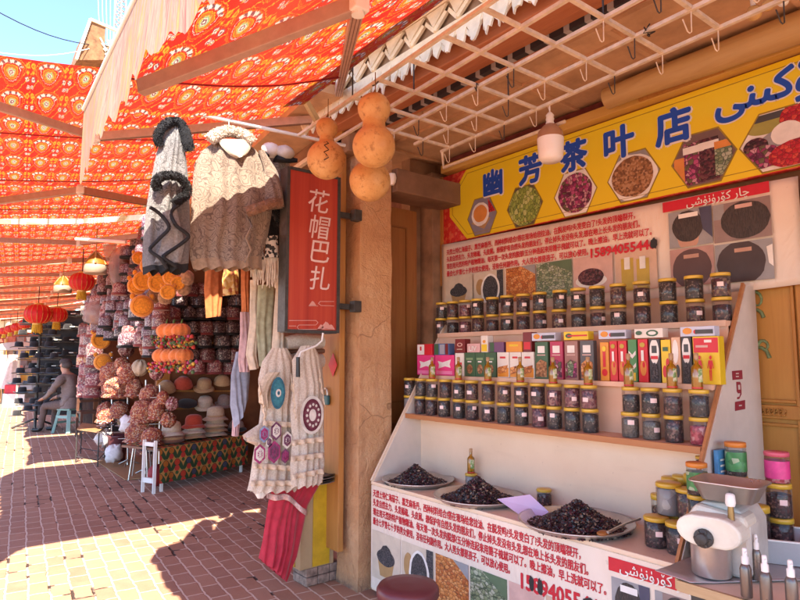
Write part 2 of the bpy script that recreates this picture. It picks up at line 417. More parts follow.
def wood(name, c1, c2, sc=6.0, rough=0.55, axis=2, paint=0.0):
    if name in MAT: return MAT[name]
    t = NT(name); o = t.obj(); st = [9, 9, 9]; st[axis] = 0.7
    n = t.noise(t.vm('MULTIPLY', o, st), sc, 5.0, 0.6, 0.8)
    c = t.mix(t.ramp(n, [(0.3, 0.0), (0.7, 1.0)]), c1, c2)
    k = t.noise(o, 2.5, 4.0); c = t.mix(t.ramp(k, [(0.5, 0.0), (0.8, 0.35)]), c, tuple(q * 0.6 for q in c1))
    MAT[name] = t.bsdf(c, rough, normal=t.bump(n, 0.25, 0.004)); return MAT[name]
def plaster():
    t = NT('post_plaster'); o = t.obj(False); n = t.noise(o, 3.0, 6, .65); n2 = t.noise(o, 18, 5, .7); st = t.noise(t.vm('MULTIPLY', o, (14, 14, 1.2)), 1.0, 4, .6)
    c = t.ramp(n, [(.3, (.44, .225, .105)), (.5, (.56, .31, .15)), (.7, (.63, .385, .21))]); c = t.mix(t.ramp(st, [(.55, 0), (.75, .5)]), c, (.36, .17, .08)); c = t.mix(t.ramp(n2, [(.6, 0), (.75, .45)]), c, (.28, .14, .07))
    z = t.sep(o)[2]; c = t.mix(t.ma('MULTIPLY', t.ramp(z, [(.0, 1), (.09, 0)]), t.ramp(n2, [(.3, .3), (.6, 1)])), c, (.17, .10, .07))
    v = t.vor(t.vm('ADD', o, t.vm('SCALE', t.n('ShaderNodeTexNoise', {'Vector': o, 'Scale': 4.0}).outputs['Color'], sc=.25)), 2.6, 'DISTANCE_TO_EDGE').outputs['Distance']
    cr = t.ramp(v, [(0, 1), (.012, 0)]); c = t.mix(t.ma('MULTIPLY', t.ma('MULTIPLY', cr, .6), t.ramp(t.noise(o, 2.2, 2), [(.52, 0), (.6, 1)])), c, (.15, .07, .04))
    h = t.ma('ADD', t.ma('MULTIPLY', n2, .8), t.ma('ADD', n, t.ma('MULTIPLY', cr, -.1)))
    return t.bsdf(c, .88, normal=t.bump(h, .9, .03))
M_post = plaster()
M_brown = simple('brown_plaster', (0.30, 0.165, 0.09), 0.85, 0.2, 4.0, 0.4)
M_leaf = wood('door_wood', (0.30, 0.12, 0.03), (0.24, 0.085, 0.02), 4.0)
M_jamb = wood('orange_board', (0.46, 0.21, 0.05), (0.38, 0.155, 0.035), 4.0)
M_soff = simple('soffit_board', (0.58, 0.355, 0.20), 0.8, 0.15, 5.0, 0.2)
M_redbeam = wood('red_beam', (0.52, 0.20, 0.09), (0.42, 0.14, 0.06), 5.0, axis=1)
M_log = wood('log_wood', (0.50, 0.31, 0.12), (0.40, 0.23, 0.085), 3.0, axis=1)
M_yel = wood('yellow_beam', (0.60, 0.36, 0.09), (0.52, 0.28, 0.06), 3.0, axis=1)
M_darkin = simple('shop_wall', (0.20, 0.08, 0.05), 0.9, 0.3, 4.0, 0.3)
M_lat = simple('lattice_paint', (0.72, 0.60, 0.45), 0.6, 0.12, 20.0, 0.2)
M_bronze = simple('brown_aluminium', (0.46, 0.28, 0.21), 0.4, 0.08, 20.0, 0.0, spec=0.5)
M_white = simple('white_paint', (0.78, 0.74, 0.68), 0.45, 0.04, 8.0, 0.05)
M_steel = simple('steel', (0.58, 0.54, 0.49), 0.32, 0.08, 12.0, 0.05, metal=0.8)
M_iron = simple('dark_iron', (0.05, 0.045, 0.04), 0.5, 0.2, 30.0, 0.1)
M_cream = simple('cream_facade', (0.62, 0.52, 0.33), 0.85, 0.1, 2.0, 0.2)
M_beige = simple('beige_plaster', (0.55, 0.42, 0.28), 0.85, 0.1, 2.0, 0.2)
M_black = simple('black_plastic', (0.02, 0.02, 0.02), 0.4, 0.1, 10, 0.0)
def BX(y): return 0.11 * (y - 3.3)                     # the street bends a little after the post
# ---------------------------------------------------------------- setting
g = MB(); g.quad((0, 60, 0), 240, 240, X_, Y_); gr = g.build('ground', M_pave, base=(0, 0, 0)); tag(gr, kind='structure')
# post between the two shops
p = thing('corner_post', 'thick tan plastered post between the hat shop and the tea stall', 'post', (2.26, 3.21, 0))
def post_xy(z): return 0.006 * math.sin(z * 5) 
m = MB()
prof = [0, 0.04, 0.25, 0.6, 1.0, 1.4, 1.8, 2.2, 2.6, 2.95]
for k in range(len(prof) - 1):
    pass
def pfn(u, v):
    z = v * 2.98; c = [(2.142, 3.331), (2.142, 3.099), (2.39, 3.099), (2.39, 3.331), (2.142, 3.331)]
    q = u * 4; i = min(int(q), 3); a, b = Vector(c[i]), Vector(c[i + 1]); xy = a.lerp(b, q - i)
    sw = 1 + 0.07 * max(0, 0.12 - z) / 0.12 
    n = noise.noise(Vector((xy.x * 7, xy.y * 7, z * 3))) * 0.014 + noise.noise(Vector((xy.x * 30, xy.y * 30, z * 14))) * 0.005
    cx, cy_ = 2.266, 3.215
    return Vector((cx + (xy.x - cx) * (sw + n * 4), cy_ + (xy.y - cy_) * (sw + n * 4), z))
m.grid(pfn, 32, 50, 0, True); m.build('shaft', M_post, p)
for pl in p.children: 
    md = pl.modifiers.new('edge', 'EDGE_SPLIT'); md.split_angle = math.radians(50)
m = MB(); m.b2((2.06, 3.12, 2.72), (2.42, 3.36, 2.86)); m.build('capital', M_brown, p, bevel=0.01)
m = MB(); m.b2((2.4, 3.05, 2.5), (3.02, 3.30, 2.66)); m.build('cross_beam', simple('dark_beam', (0.22, 0.12, 0.07), 0.8, 0.2, 4.0, 0.4), p, bevel=0.008)
# the leaf of an open door behind the post
d = thing('open_door_leaf', 'tall brown wooden door leaf folded open behind the post', 'door', (2.58, 3.3, 0))
m = MB(); m.b2((2.36, 3.3, 0.02), (2.784, 3.345, 2.468)); m.build('door_board', M_leaf, d, bevel=0.006)
m = MB()
for z0, z1 in ((1.1, 2.33), (0.2, 0.95)):
    for a, b in (((2.50, z0), (2.50, z1)), ((2.68, z0), (2.68, z1)), ((2.50, z0), (2.68, z0)), ((2.50, z1), (2.68, z1))):
        m.bar((a[0], 3.297, a[1]), (b[0], 3.297, b[1]), 0.012, 0.014, up=(0, 1, 0))
m.build('panel_moulding', wood('dark_door_wood', (0.24, 0.09, 0.02), (0.19, 0.07, 0.016), 4.0), d)
# back wall of the stall
wl = thing('shop_wall', 'dark brown plastered wall behind the tea stall', 'wall', (3.1, 2, 0))
m = MB(); m.b2((3.06, 0.2 - 2.6, 0), (3.2, 3.6, 3.05)); m.b2((2.8, 3.40, 0), (3.06, 3.5, 3.05)); m.build('wall_face', M_brown, wl)
m = MB(); m.b2((2.9, 3.262, 0), (3.058, 3.42, 2.78)); m.build('pilaster', simple('pilaster_brown', (0.24, 0.135, 0.075), 0.85, 0.25, 5.0, 0.5), wl, bevel=0.006)
# carved yellow cabinet door at the right
cb = thing('carved_cabinet_door', 'yellow varnished wooden door with green painted scrolls right of the stall', 'door', (3.02, 1.0, 0.3))
m = MB(); m.b2((3.03, 0.90, 0.2), (3.058, 1.24, 1.78)); m.build('door_panel', wood('yellow_door', (0.55, 0.27, 0.055), (0.47, 0.21, 0.04), 3.0), cb)
m = MB()
m.b2((2.992, 0.885, 0.2), (3.03, 0.945, 1.80)); m.b2((3.004, 0.945, 0.2), (3.03, 0.975, 1.80)); m.b2((3.008, 1.21, 0.2), (3.03, 1.26, 1.80))
m.b2((3.004, 0.975, 1.13), (3.028, 1.21, 1.19)); m.b2((3.004, 0.975, 0.25), (3.028, 1.21, 0.3)); m.b2((3.012, 1.0, 1.2), (3.029, 1.19, 1.215)); m.b2((3.012, 1.0, 1.095), (3.029, 1.19, 1.11))
m.b2((3.012, 0.985, 0.3), (3.029, 1.0, 1.8))
m.build('door_frame', wood('yellow_frame', (0.50, 0.23, 0.045), (0.42, 0.17, 0.03), 3.0), cb, bevel=0.004)
m = MB()
for k in range(9): m.tube([Vector((3.0, 1.05 + 0.018 * k + 0.012 * math.sin(a), 1.16 + 0.016 * math.cos(a))) for a in [q * 0.7 for q in range(9)]], 0.004, 5)
m.build('carving', wood('yellow_frame', (0, 0, 0), (0, 0, 0)), cb)
m = MB()
for (yy, zz, s, fl) in ((1.145, 1.66, 0.05, 1), (1.155, 1.585, 0.04, -1), (1.12, 1.45, 0.03, 1), (1.15, 1.40, 0.05, -1)):
    m.tube([Vector((3.026, yy + fl * s * (1 - q * .09) * math.cos(q * .55), zz + s * 1.3 * (1 - q * .09) * math.sin(q * .55))) for q in range(11)], [0.009 - 0.0006 * q for q in range(11)], 6)
    m.build('painted_scroll', simple('green_scroll', (0.22, 0.30, 0.13), 0.6, 0.3, 30.0, 0.1), cb); m = MB()
for zz in (1.66, 1.5, 1.25, 1.05):
    m = MB(); m.tube([(2.985, 0.93, zz - .012), (2.985, 0.93, zz + .012)], 0.007, 8); m.b2((2.988, 0.915, zz - .018), (2.992, 0.945, zz + .018)); m.build('latch', M_iron, cb)
rb = MB(); rb.b2((2.9, 0.5, 0.0), (3.05, 0.86, 2.2)); tag(rb.build('dark_side_wall', simple('dark_side', (0.05, 0.035, 0.03), 0.8, 0.3, 6)), 'dark side wall at the right edge beyond the yellow door', 'wall')
# ceiling of the stall
ce = thing('porch_ceiling', 'tan board ceiling of the tea stall above the hanging lattice', 'ceiling', (2.5, 1.5, 2.9))
m = MB(); m.b2((2.28, -2.2, 2.90), (3.06, 3.6, 2.94))
for k in range(9): m.b2((2.285, 3.3 - k * 0.62, 2.885), (3.055, 3.325 - k * 0.62, 2.9))
m.build('ceiling_board', M_soff, ce)
m = MB(); m.b2((1.985, -2.2, 2.875), (2.12, 3.5, 3.21)); m.build('red_beam', M_redbeam, ce, bevel=0.006)
m = MB(); m.b2((2.12, -2.2, 2.90), (2.20, 3.5, 2.98)); m.b2((2.235, -2.2, 2.882), (2.28, 3.5, 2.97)); m.build('orange_beam', M_redbeam, ce, bevel=0.004)
def drib():
    t = NT('dotted_strip'); s = t.sep(t.obj(False)); q = t.ma('ABSOLUTE', t.ma('SUBTRACT', t.ma('FRACT', t.ma('MULTIPLY', s[1], 9.0)), 0.5))
    return t.bsdf(t.mix(t.ma('LESS_THAN', q, 0.14), (0.03, 0.025, 0.03), (0.35, 0.33, 0.33)), 0.6)
m = MB(); m.b2((2.20, -2.2, 2.872), (2.235, 3.5, 2.96)); m.build('dotted_strip', drib(), ce)
m = MB(); m.bar((2.34, -2.2, 2.9), (2.34, 3.4, 2.9), 0.05, 0.035); m.bar((2.50, 0.4, 2.893), (2.50, 3.4, 2.893), 0.012, 0.018); m.build('batten', M_soff, ce)
# carved cornice (white painted fretwork hanging below the eave)
def fret(name, label, x, y0, y1, zt, zb, step, seed, bend=0.0):
    c = thing(name, label, 'cornice', (x, (y0 + y1) / 2, zb)); rr = random.Random(seed)
    def B(y): return bend * (y - 3.3)
    m = MB(); y = y0
    m.add([(x + .012 + B(y0), y0, zt), (x + .012 + B(y1), y1, zt), (x + .012 + B(y1), y1, zb + .13), (x + .012 + B(y0), y0, zb + .13)], [(0, 1, 2, 3)])
    m.build('back_board', simple('cornice_brown', (0.36, 0.25, 0.17), 0.8, 0.2, 6.0, 0.3), c, solid=0.01)
    m = MB()
    while y < y1:
        for row in range(2):
            z0 = zt - 0.02 - row * 0.13; h = 0.11; o = step * 0.5 * row
            a = Vector((x - .004 + B(y), y + o + step * .06, z0)); b = Vector((x - .004 + B(y), y + o + step * .94, z0)); cpt = Vector((x - .03 + B(y), y + o + step * (.5 + .1 * (rr.random() - .5)), z0 - h))
            m.poly([a, b, cpt], (-1, 0, 0), 0.014)
            m.bar(a + Vector((-.01, 0, -.045)), cpt + Vector((0, 0, -.012)), .018, .02); m.bar(b + Vector((-.01, 0, -.045)), cpt + Vector((0, 0, -.012)), .018, .02)
        # curled pendant leaves at the lower edge
        for q in range(2):
            yy = y + step * (q * .5 + .1)
            n = 9; out = []
            for i in range(n):
                s = i / (n - 1); out.append(Vector((x - .012 + B(y) - .03 * math.sin(s * PI), yy + step * (.5 * s), zb + .15 - .15 * math.sin(PI * s) ** .7 * (0.75 + .35 * rr.random()))))
            m.poly([Vector((x - .012 + B(y), yy, zb + .17))] + out + [Vector((x - .012 + B(y), yy + step * .5, zb + .17))], (-1, 0, 0), 0.012)
        y += step
    m.b2((x - .02 + B(y0), y0, zt - .015), (x + .02 + B(y0), y1, zt + .02)) if not bend else m.bar((x + B(y0), y0, zt), (x + B(y1), y1, zt), .04, .035)
    m.build('fretwork', simple('cornice_white', (0.80, 0.72, 0.56), 0.7, 0.1, 12.0, 0.2), c)
    return c
fret('carved_cornice', 'white carved wooden cornice with pointed pendants above the lattice', 1.93, -1.2, 3.3, 3.155, 2.84, 0.17, 1)
m = MB(); m.b2((1.30, -4.2, 3.165), (1.98, 2.9, 3.19)); tag(m.build('sun_block_board', M_soff), 'added unseen board above the nearest awning, blocking sun from the stall', 'sun blocker')  # unseen board, added to keep sun from leaking in behind the awning
# ceiling lattice with hooks
L0 = Vector((1.4054, 2.4243, 2.70)); LU = Vector((.2153, -.0035, 0)); LV = Vector((-.0144, -.2367, 0))
def LP(i, j, dz=0): return L0 + LU * i + LV * j + Vector((0, 0, dz))
la = thing('hanging_lattice', 'cream metal lattice hung flat under the stall ceiling', 'lattice', LP(3, 3))
m = MB()
for i in range(1, 6): m.bar(LP(i, -1.35 if i > 2 else -2.6), LP(i, 10.5), 0.0165, 0.015)
m.build('long_bars', M_lat, la)
m = MB()
for j in range(-1, 11): m.bar(LP(1 if j > -1 else 2.6, j, .004), LP(5.03, j, .004), 0.0165, 0.015)
m.build('cross_bars', M_lat, la)
m = MB(); m.tube([LP(5, -1.3, -.005), LP(5.1, -1.35, -.10), LP(5.25, 2.6, -.10)], .010, 7); m.build('conduit', M_lat, la)
m = MB()
for i, j in ((2, 1), (4, 2), (3, 5), (1, 0)): m.tube([LP(i, j), LP(i, j, .2)], .004, 5)
m.build('hanging_wires', M_iron, la)
for i in (3, 4, 5):
    for j in range(-1, 9):
        if (i * 7 + j * 3) % 11 == 0: continue
        h = LP(i, j); m = MB()
        s = -_r * U(.8, 1.1) + _u * .15
        m.tube([h, h + Vector((0, .002, -.088)), h + Vector((0, .003, -.094)) + s * .006, h + Vector((0, .003, -.088)) + s * .014, h + Vector((0, 0, -.045)) + s * .034], .0027, 6)
        m.build('hook', M_lat if (i + j) % 3 else M_iron, la)
for (i, j) in ((3, 2), (1.0, 1.0), (4, 5.3)):
    h = LP(i, j, -.005); m = MB()
    m.tube([h + Vector((U(-.03, .03), U(-.03, .03), U(-.02, .025))) for _ in range(7)], .003, 5); m.build('wire_knot', M_iron, la)
# log and beams above the sign
lg = MB(); A_, B_ = at(607, 99, x=2.85), at(800, 27, x=2.85)
dirv = (B_ - A_); 
lg.tube([A_ + Vector((0, 0, 0)), A_.lerp(B_, .25) + Vector((0, 0, .006)), A_.lerp(B_, .6), B_, B_ + dirv * 1.2], [.058, .06, .066, .07, .075], 14); tag(lg.build('peeled_log', M_log), 'yellowish peeled log lying along above the yellow sign', 'log')
bm_ = MB()
bm_.b2((2.93, -1.0, 2.755), (3.04, 3.2, 2.815)); o = bm_.build('sign_rail', M_yel, bevel=0.004); tag(o, 'long yellowish wooden rail just above the yellow shop sign', 'beam')
bm_ = MB(); bm_.b2((2.912, 1.19, 2.762), (2.928, 1.62, 2.806)); tag(bm_.build('orange_board', M_jamb), 'short orange board fixed on the rail above the sign', 'board')
bm_ = MB(); bm_.b2((3.0, -1.0, 2.815), (3.05, 3.2, 2.88)); tag(bm_.build('dark_red_strip', simple('darkred', (0.16, 0.03, 0.025), .7)), 'dark red strip between the ceiling and the wooden rail', 'trim')
# ---------------------------------------------------------------- awnings
EX = Vector((1, -.11, 0)).normalized(); EY = Vector((.11, 1, 0)).normalized()
def awning(label, inner, depth, length, slope, drop, ex=EX, ey=EY, arms=True, tile=(.078, .39), seed=0, arm_rows=None, valance=M_pale, thin=False):
    """folding-arm awning: inner = near inner corner of the cloth, running along ey, falling outward along -ex"""
    a = thing('fabric_awning', label, 'awning', inner, 'red fabric awnings over the street')
    dn = (-ex + Vector((0, 0, -slope))); rr = random.Random(seed)
    nv = max(10, int(length * 8))
    def fn(u, v):
        sag = -0.05 * math.sin(PI * u) * (1 if length > 2 else .5) + 0.012 * noise.noise(Vector((u * 4, v * length * 2, seed)))
        return Vector(inner) + dn * (u * depth) + ey * (v * length) + Vector((0, 0, sag))
    m = MB(); m.grid(fn, 16, nv, 0, True, lambda u, v: (u * depth / tile[0], -v * length / tile[1]))
    m.build('cloth', M_ikat, a)
    # seams sewn across the cloth
    m = MB()
    for q in range(1, int(length / 1.1) + 1):
        v = q * 1.1 / length
        m.tube([fn(u / 12, v) + Vector((0, 0, -.004)) for u in range(13)], .004, 4)
    if m.v: m.build('seam', simple('seam_red', (0.28, 0.02, 0.03), .8), a)
    f0, f1 = fn(1, 0), fn(1, 1)
    m = MB(); m.bar(f0 + Vector((0, 0, -.02)) - ey * .02, f1 + Vector((0, 0, -.02)) + ey * .02, .03, .035) if not thin else m.tube([f0, f1], .009, 8); m.build('front_bar', M_bronze if not thin else M_white, a)
    m = MB(); m.tube([Vector(inner) + Vector((0, 0, .02)), Vector(inner) + ey * length + Vector((0, 0, .02))], .045 if not thin else .012, 10); m.build('roller', M_white, a)
    # valance with a jagged lower edge
    nl = int(length / .012); rnd = [rr.random() for _ in range(400)]
    def vf(u, v):
        p = f0.lerp(f1, u); s = u * length
        tooth = abs(((s / .16) % 1) - .5) * 2
        h = drop * (0.84 + .13 * (1 - tooth ** 1.5) + .05 * (rnd[int(s / .035) % 400] - .5) + .10 * noise.noise(Vector((s * 2.3, seed, 0))))
        return p + Vector((0, 0, -.012 - h * v)) - ex * (.010 * math.sin(s * 9) * v + .03 * v * math.sin(s * 2.1 + 1))
    m = MB(); m.grid(vf, nl, 5, 0, True, lambda u, v: (u * length, v * drop)); m.build('valance', valance, a)
    return a, fn, f0, f1
M_groove = simple('arm_groove', (.17, .09, .065), .5, .1, 20, 0)
def arm(a, p, e, q, w=.036, h=.05, up=None):
    m = MB(); m.bar(p, e, w, h); 
    for k in (-.3, 0, .3):
        dd = Vector((e.y - p.y, p.x - e.x, 0)).normalized() * (k * w); m.bar(p + dd + Z_ * (-h / 2 - .0005), e + dd + Z_ * (-h / 2 - .0005), w * .1, .003, 1)
    m.build('upper_arm', [M_bronze, M_groove], a, bevel=.003)
    m = MB(); m.bar(e, q, w * .9, h * .9); m.build('forearm', M_bronze, a, bevel=.004)
    m = MB(); m.box(e, (.058, .058, .062)); m.lathe([(.022, -.04), (.022, .04)], 12, e); m.build('elbow', M_white, a, bevel=.01)
# near awning: over the stall and the camera
S1 = 0.33; E1 = Vector((1, .12, 0)).normalized(); Y1 = Vector((.05, 1, 0)).normalized()
IN1 = Vector((1.30, -4.113, 2.838))
A1_END = 2.97
a1, fn1, f0, f1 = awning('nearest red ikat awning over the tea stall with pale jagged valance', IN1 + Vector((-.04, 0, -.013)), 1.14, 7.01, S1, .335, E1, Y1, tile=(.07, .33), seed=1, thin=True)
# second awning, over the hat shop
IN2 = at(335, 82, y=3.02); 
zz = lambda x: 3.1 + .166 * (x - 2.1)
IN2 = Vector((2.02, 2.92, zz(2.02)))
a2, fn2, _, _ = awning('second red ikat awning over the coats and gourds', IN2, 2.44, 3.75, .166, .66, seed=2)
rowdef = [(7.05, 3.0, 'third red ikat awning, beyond the coats over the hat shop'), (10.3, 2.9, 'fourth red ikat awning above the hanging bag lamps'), (13.35, 2.9, 'fifth red ikat awning above the red lanterns'),
          (16.5, 3.2, 'sixth red ikat awning, small and far down the street'), (20.0, 4.0, 'last red ikat awning at the far end of the street')]
arms2 = []
for k, (y, L, lab) in enumerate(rowdef):
    xi = 2.0 + BX(y) * .95
    aw = awning(lab, Vector((xi, y, 3.09)), 2.2, L, .166, .25, seed=3 + k)
    arms2.append((aw, xi, y, L))
# arms
def onp(px, py, inner, ex, ey, slope, off):
    n = (-ex + Vector((0, 0, -slope))).cross(ey).normalized(); p0 = Vector(inner) + Vector((0, 0, -off))
    d = _r * ((px - 400) / F) + _u * ((300 - py) / F) + _f
    return CAM + d * ((p0 - CAM).dot(n) / d.dot(n))
arm(a1, at(337, 97, y=3.13), onp(358, 4, IN1, E1, Y1, S1, .10), onp(140, 88, IN1, E1, Y1, S1, .10), .042, .062)
br2 = Vector((2.09, 3.22, 2.98))
el2 = onp(95, 137, IN2, EX, EY, .166, .13)
arm(a2, br2, el2, onp(-40, 94, IN2, EX, EY, .166, .1))
m = MB(); m.box(at(329, 91, y=3.10), (.11, .05, .085)); m.box(at(322, 90, y=3.10) + Vector((0, -.035, .01)), (.05, .03, .06)); m.build('wall_bracket', M_white, a2, bevel=.006)
m = MB(); m.bar(at(297, 86, y=2.98), at(319, 124, y=3.02), .034, .03, up=(0, 1, 0)); tag(m.build('wooden_stick', M_log, bevel=.003), 'short pale wooden stick slanting down to the cracked gourd', 'stick')
p = onp(150, 203, IN2, EX, EY, .166, .12); e = onp(80, 190, IN2, EX, EY, .166, .12); q = onp(-30, 205, IN2, EX, EY, .166, .1)
arm(a2, p, e, q, .04, .06)
for (aw, xi, y, L) in arms2:
    A, fn, g0, g1 = aw
    for s, sg in ((.12, 1), (.88, -1)):
        b = fn(0.02, s) + Vector((0, 0, -.13)); c = fn(.97, s) + Vector((0, 0, -.09)); e = (b + c) / 2 + EY * (sg * .38) + Vector((0, 0, -.03))
        arm(A, b, e, c, .045, .06)
# facades above the hat shop and the far end of the street
def facade(label, y0, y1, z1, off, mat, seed, tall=3.0):
    b = thing('street_building', label, 'building', (2.6 + BX(y0) + off, y0, 0))
    x0, x1 = 2.35 + BX(y0) + off, 2.35 + BX(y1) + off
    al = Vector((x1 - x0, y1 - y0, 0)); Ln = al.length; al.normalize(); nn = Vector((-al.y, al.x, 0))
    def P(s, z, d=0.0): return Vector((x0, y0, 0)) + al * s + Z_ * z + nn * d
    m = MB(); c = P(Ln / 2, (3.0 + z1) / 2, -.8); m.box(c, (1.6, Ln, z1 - 3.0), (-nn, al, Z_)); m.build('wall', mat, b)
    s = .5; rr = random.Random(seed)
    while s < Ln - .9:
        for z in [3.6 + k * 2.3 for k in range(int((z1 - 3.9) / 2.3) + 1)]:
            m = MB(); m.box(P(s + .4, z + .6, .03), (.06, .95, 1.35), (-nn, al, Z_)); fr = m.build('window', simple('carved_frame', (0.56, 0.46, 0.32), .8, .2, 9), b)
            m = MB(); m.box(P(s + .4, z + .6, .065), (.02, .66, 1.05), (-nn, al, Z_))
            m.build('pane', simple('window_glass', (0.42, 0.31, 0.12), .4, .2, 4, 0), fr)
            m = MB()
            for q in range(5): m.bar(P(s + .14 + q * .13, z + .1, .08), P(s + .14 + q * .13, z + 1.1, .08), .02, .02, up=(1, 0, 0))
            for q in range(4): m.bar(P(s + .1, z + .15 + q * .3, .08), P(s + .7, z + .15 + q * .3, .08), .02, .02)
            m.build('grille', simple('carved_frame', (0, 0, 0)), fr)
        s += 1.35
    m = MB()
    for z in [3.35 + k * 2.3 for k in range(int((z1 - 3.4) / 2.3) + 1)]: m.box(P(Ln / 2, z, .08), (.18, Ln, .12), (-nn, al, Z_))
    for k in range(int(Ln / .3)):
        m.box(P(.15 + k * .3, z1 - .22, .12), (.24, .12, .18), (-nn, al, Z_))
    m.box(P(Ln / 2, z1 + .02, .1), (.5, Ln + .1, .14), (-nn, al, Z_)); m.build('cornice', simple('cream_trim', (0.68, 0.58, 0.40), .8, .1, 5), b)
    m = MB(); m.box(P(Ln / 2, z1 - .33, .05), (.14, Ln, .08), (-nn, al, Z_)); m.build('brown_moulding', M_redbeam, b)
    return b
facade('cream building with carved windows above the third and fourth awnings', 5.0, 12.6, 5.2, .6, M_beige, 1)
facade('pale yellow building with grilled windows above the far awnings', 13.2, 21.0, 6.5, .5, M_cream, 2)
facade('tall pale yellow building farther down the street', 21.6, 31.0, 9.0, .2, M_cream, 3)
b = thing('end_building', 'pale yellow building with columns closing the far end of the street', 'building', (1.0, 40, 0))
m = MB(); m.b2((-8, 40, 0), (7, 43, 11.5)); m.build('wall', M_cream, b)
for k in range(10):
    for z in (1.0, 4.2, 7.4):
        m = MB(); m.b2((-7.4 + k * 1.45, 39.95, z), (-6.5 + k * 1.45, 39.99, z + 1.9)); f = m.build('window', simple('carved_frame', (0, 0, 0)), b)
        m = MB(); m.b2((-7.3 + k * 1.45, 39.92, z + .1), (-6.6 + k * 1.45, 39.945, z + 1.8)); m.build('pane', simple('window_glass', (0, 0, 0)), f)
m = MB()
for k in range(11): m.tube([(-7.85 + k * 1.45, 39.85, 0), (-7.85 + k * 1.45, 39.85, 11)], .16, 10)
for z in (3.5, 6.8, 10.2, 11.4): m.b2((-8, 39.6, z), (7, 39.84, z + .25))
m.build('column', M_beige, b)
# corner of a carved house against the sky
b = thing('carved_eave_house', 'orange brown house corner with carved eave against the blue sky', 'building', (3.2, 16, 0))
m = MB(); c = [at(104, 60, y=16), at(140, 60, y=16), at(140, 20, y=16), at(106, 45, y=16)]
m.b2((c[0].x, 16.0, 6.6), (6.5, 17.6, 9.3)); m.build('wall', simple('house_wall', (.32, .20, .11), .85, .25, 4, .4), b)
m = MB(); t0 = at(90, 21, y=15.6); t1 = at(77, 60, y=15.6)
m.poly([t1, t0, t0 + Vector((.35, 0, -.02)), at(104, 60, y=15.6)], (0, 1, 0), 1.6); m.build('eave_side', simple('eave_orange', (0.22, 0.10, 0.04), .8, .25, 8, .4), b)
m = MB(); m.bar(t1 + Vector((-.02, -.02, 0)), t0 + Vector((0, -.02, .03)), .07, .06); m.bar(t0 + Vector((0, -.02, .03)), at(122, 33, y=15.6), .07, .06)
rr = random.Random(4)
for k in range(16):
    p = at(100 + k * 1.6, 38 + (k % 4) * 5 + k * .4, y=15.58); q = p + Vector((rr.uniform(.05, .25), 0, rr.uniform(-.2, .2))); m.bar(p, q, .03, .05, up=(0, 1, 0))
m.build('carved_trim', simple('cornice_white', (0, 0, 0)), b)
m = MB(); m.b2((3.5, 15.9, 9.0), (6.0, 16.0, 9.75)); m.build('parapet', simple('cornice_white', (0, 0, 0)), b)
# radio mast and overhead wires
t = MB(); A_ = at(113, 40, y=22); B_ = at(117, -30, y=22)
for k in range(3): t.bar(A_ + X_ * (k * .22), B_ + X_ * (.05 + k * .12), .04, .04, up=(0, 1, 0))
for k in range(14):
    s = k / 14; p = A_.lerp(B_, s); t.bar(p, p + Vector((.36 - .1 * s, 0, .25)), .03, .03, up=(0, 1, 0)); t.bar(p + Vector((.4 - .1 * s, 0, 0)), p + Vector((0, 0, .25)), .03, .03, up=(0, 1, 0))
t.bar(Vector((A_.x, 22, 0)), A_, .1, .1, up=(0, 1, 0))
tag(t.build('lattice_mast', simple('mast', (.30, .22, .18), .6)), 'brown lattice mast rising behind the carved house corner', 'mast')
for k, (p, q, r) in enumerate((((-30, -4), (112, 47), .012), ((-30, 48), (112, 42), .008))):
    w_ = MB(); a_, b_ = at(*p, y=14), at(*q, y=16)
    w_.tube([a_.lerp(b_, s / 10) + Vector((0, 0, -.25 * math.sin(PI * s / 10))) for s in range(11)], r, 5)
    tag(w_.build('overhead_wire', M_black if k == 0 else M_white), ('dark sagging overhead wire across the blue sky', 'thin pale overhead wire low in the blue sky')[k], 'wire')
for k in range(5):
    w_ = MB(); a_, b_ = at(97 + k * 4.5, -25, y=18), at(100 + k * 3.5, 42, y=18)
    w_.tube([a_, b_], .008, 4); tag(w_.build('overhead_wire', M_white), 'thin white cable running up steeply against the sky beside the mast', 'wire', 'white cables beside the mast')
# ---------------------------------------------------------------- tea stall
YL, YR = 3.02, 1.15
def laminate():
    t = NT('laminate'); o = t.obj(False); n = t.noise(o, 1.6, 5, .6); sp = t.noise(o, 34, 3, .7); st = t.noise(t.vm('MULTIPLY', o, (3, 3, 16)), 1.0, 4, .6)
    c = t.ramp(n, [(.3, (.66, .49, .34)), (.6, (.75, .58, .42)), (.8, (.77, .62, .48))]); c = t.mix(t.ramp(sp, [(.66, 0), (.76, .55)]), c, (.34, .22, .15)); c = t.mix(t.ramp(st, [(.58, 0), (.78, .3)]), c, (.50, .36, .26))
    return t.bsdf(c, .45, normal=t.bump(n, .1, .01))
M_lam = laminate()
M_lamp = simple('warm_lit_board', (0.72, 0.45, 0.30), 0.55, 0.08, 3.0, 0.06)  # inner boards of the white display; pink of bounced light put into their colour
M_edge = wood('orange_edge', (0.44, 0.19, 0.07), (0.36, 0.14, 0.05), 5.0, axis=1)
M_red_ink = simple('red_ink', (0.52, 0.015, 0.03), .5, .05, 20, 0)
def vinyl():
    t = NT('poster_paper'); o = t.obj(False); n = t.noise(o, 2.2, 4, .6); w_ = t.noise(t.vm('MULTIPLY', o, (5, 5, 1.4)), 1.6, 3, .5, 1.2); sp = t.noise(o, 45, 2)
    c = t.ramp(n, [(.3, (.68, .56, .45)), (.7, (.76, .65, .54))]); c = t.mix(t.ramp(sp, [(.68, 0), (.76, .35)]), c, (.45, .36, .28))
    return t.bsdf(c, .38, normal=t.bump(w_, .6, .02))
M_poster = vinyl()
M_blackink = simple('black_ink', (0.02, 0.018, 0.02), .5, .05, 20, 0)
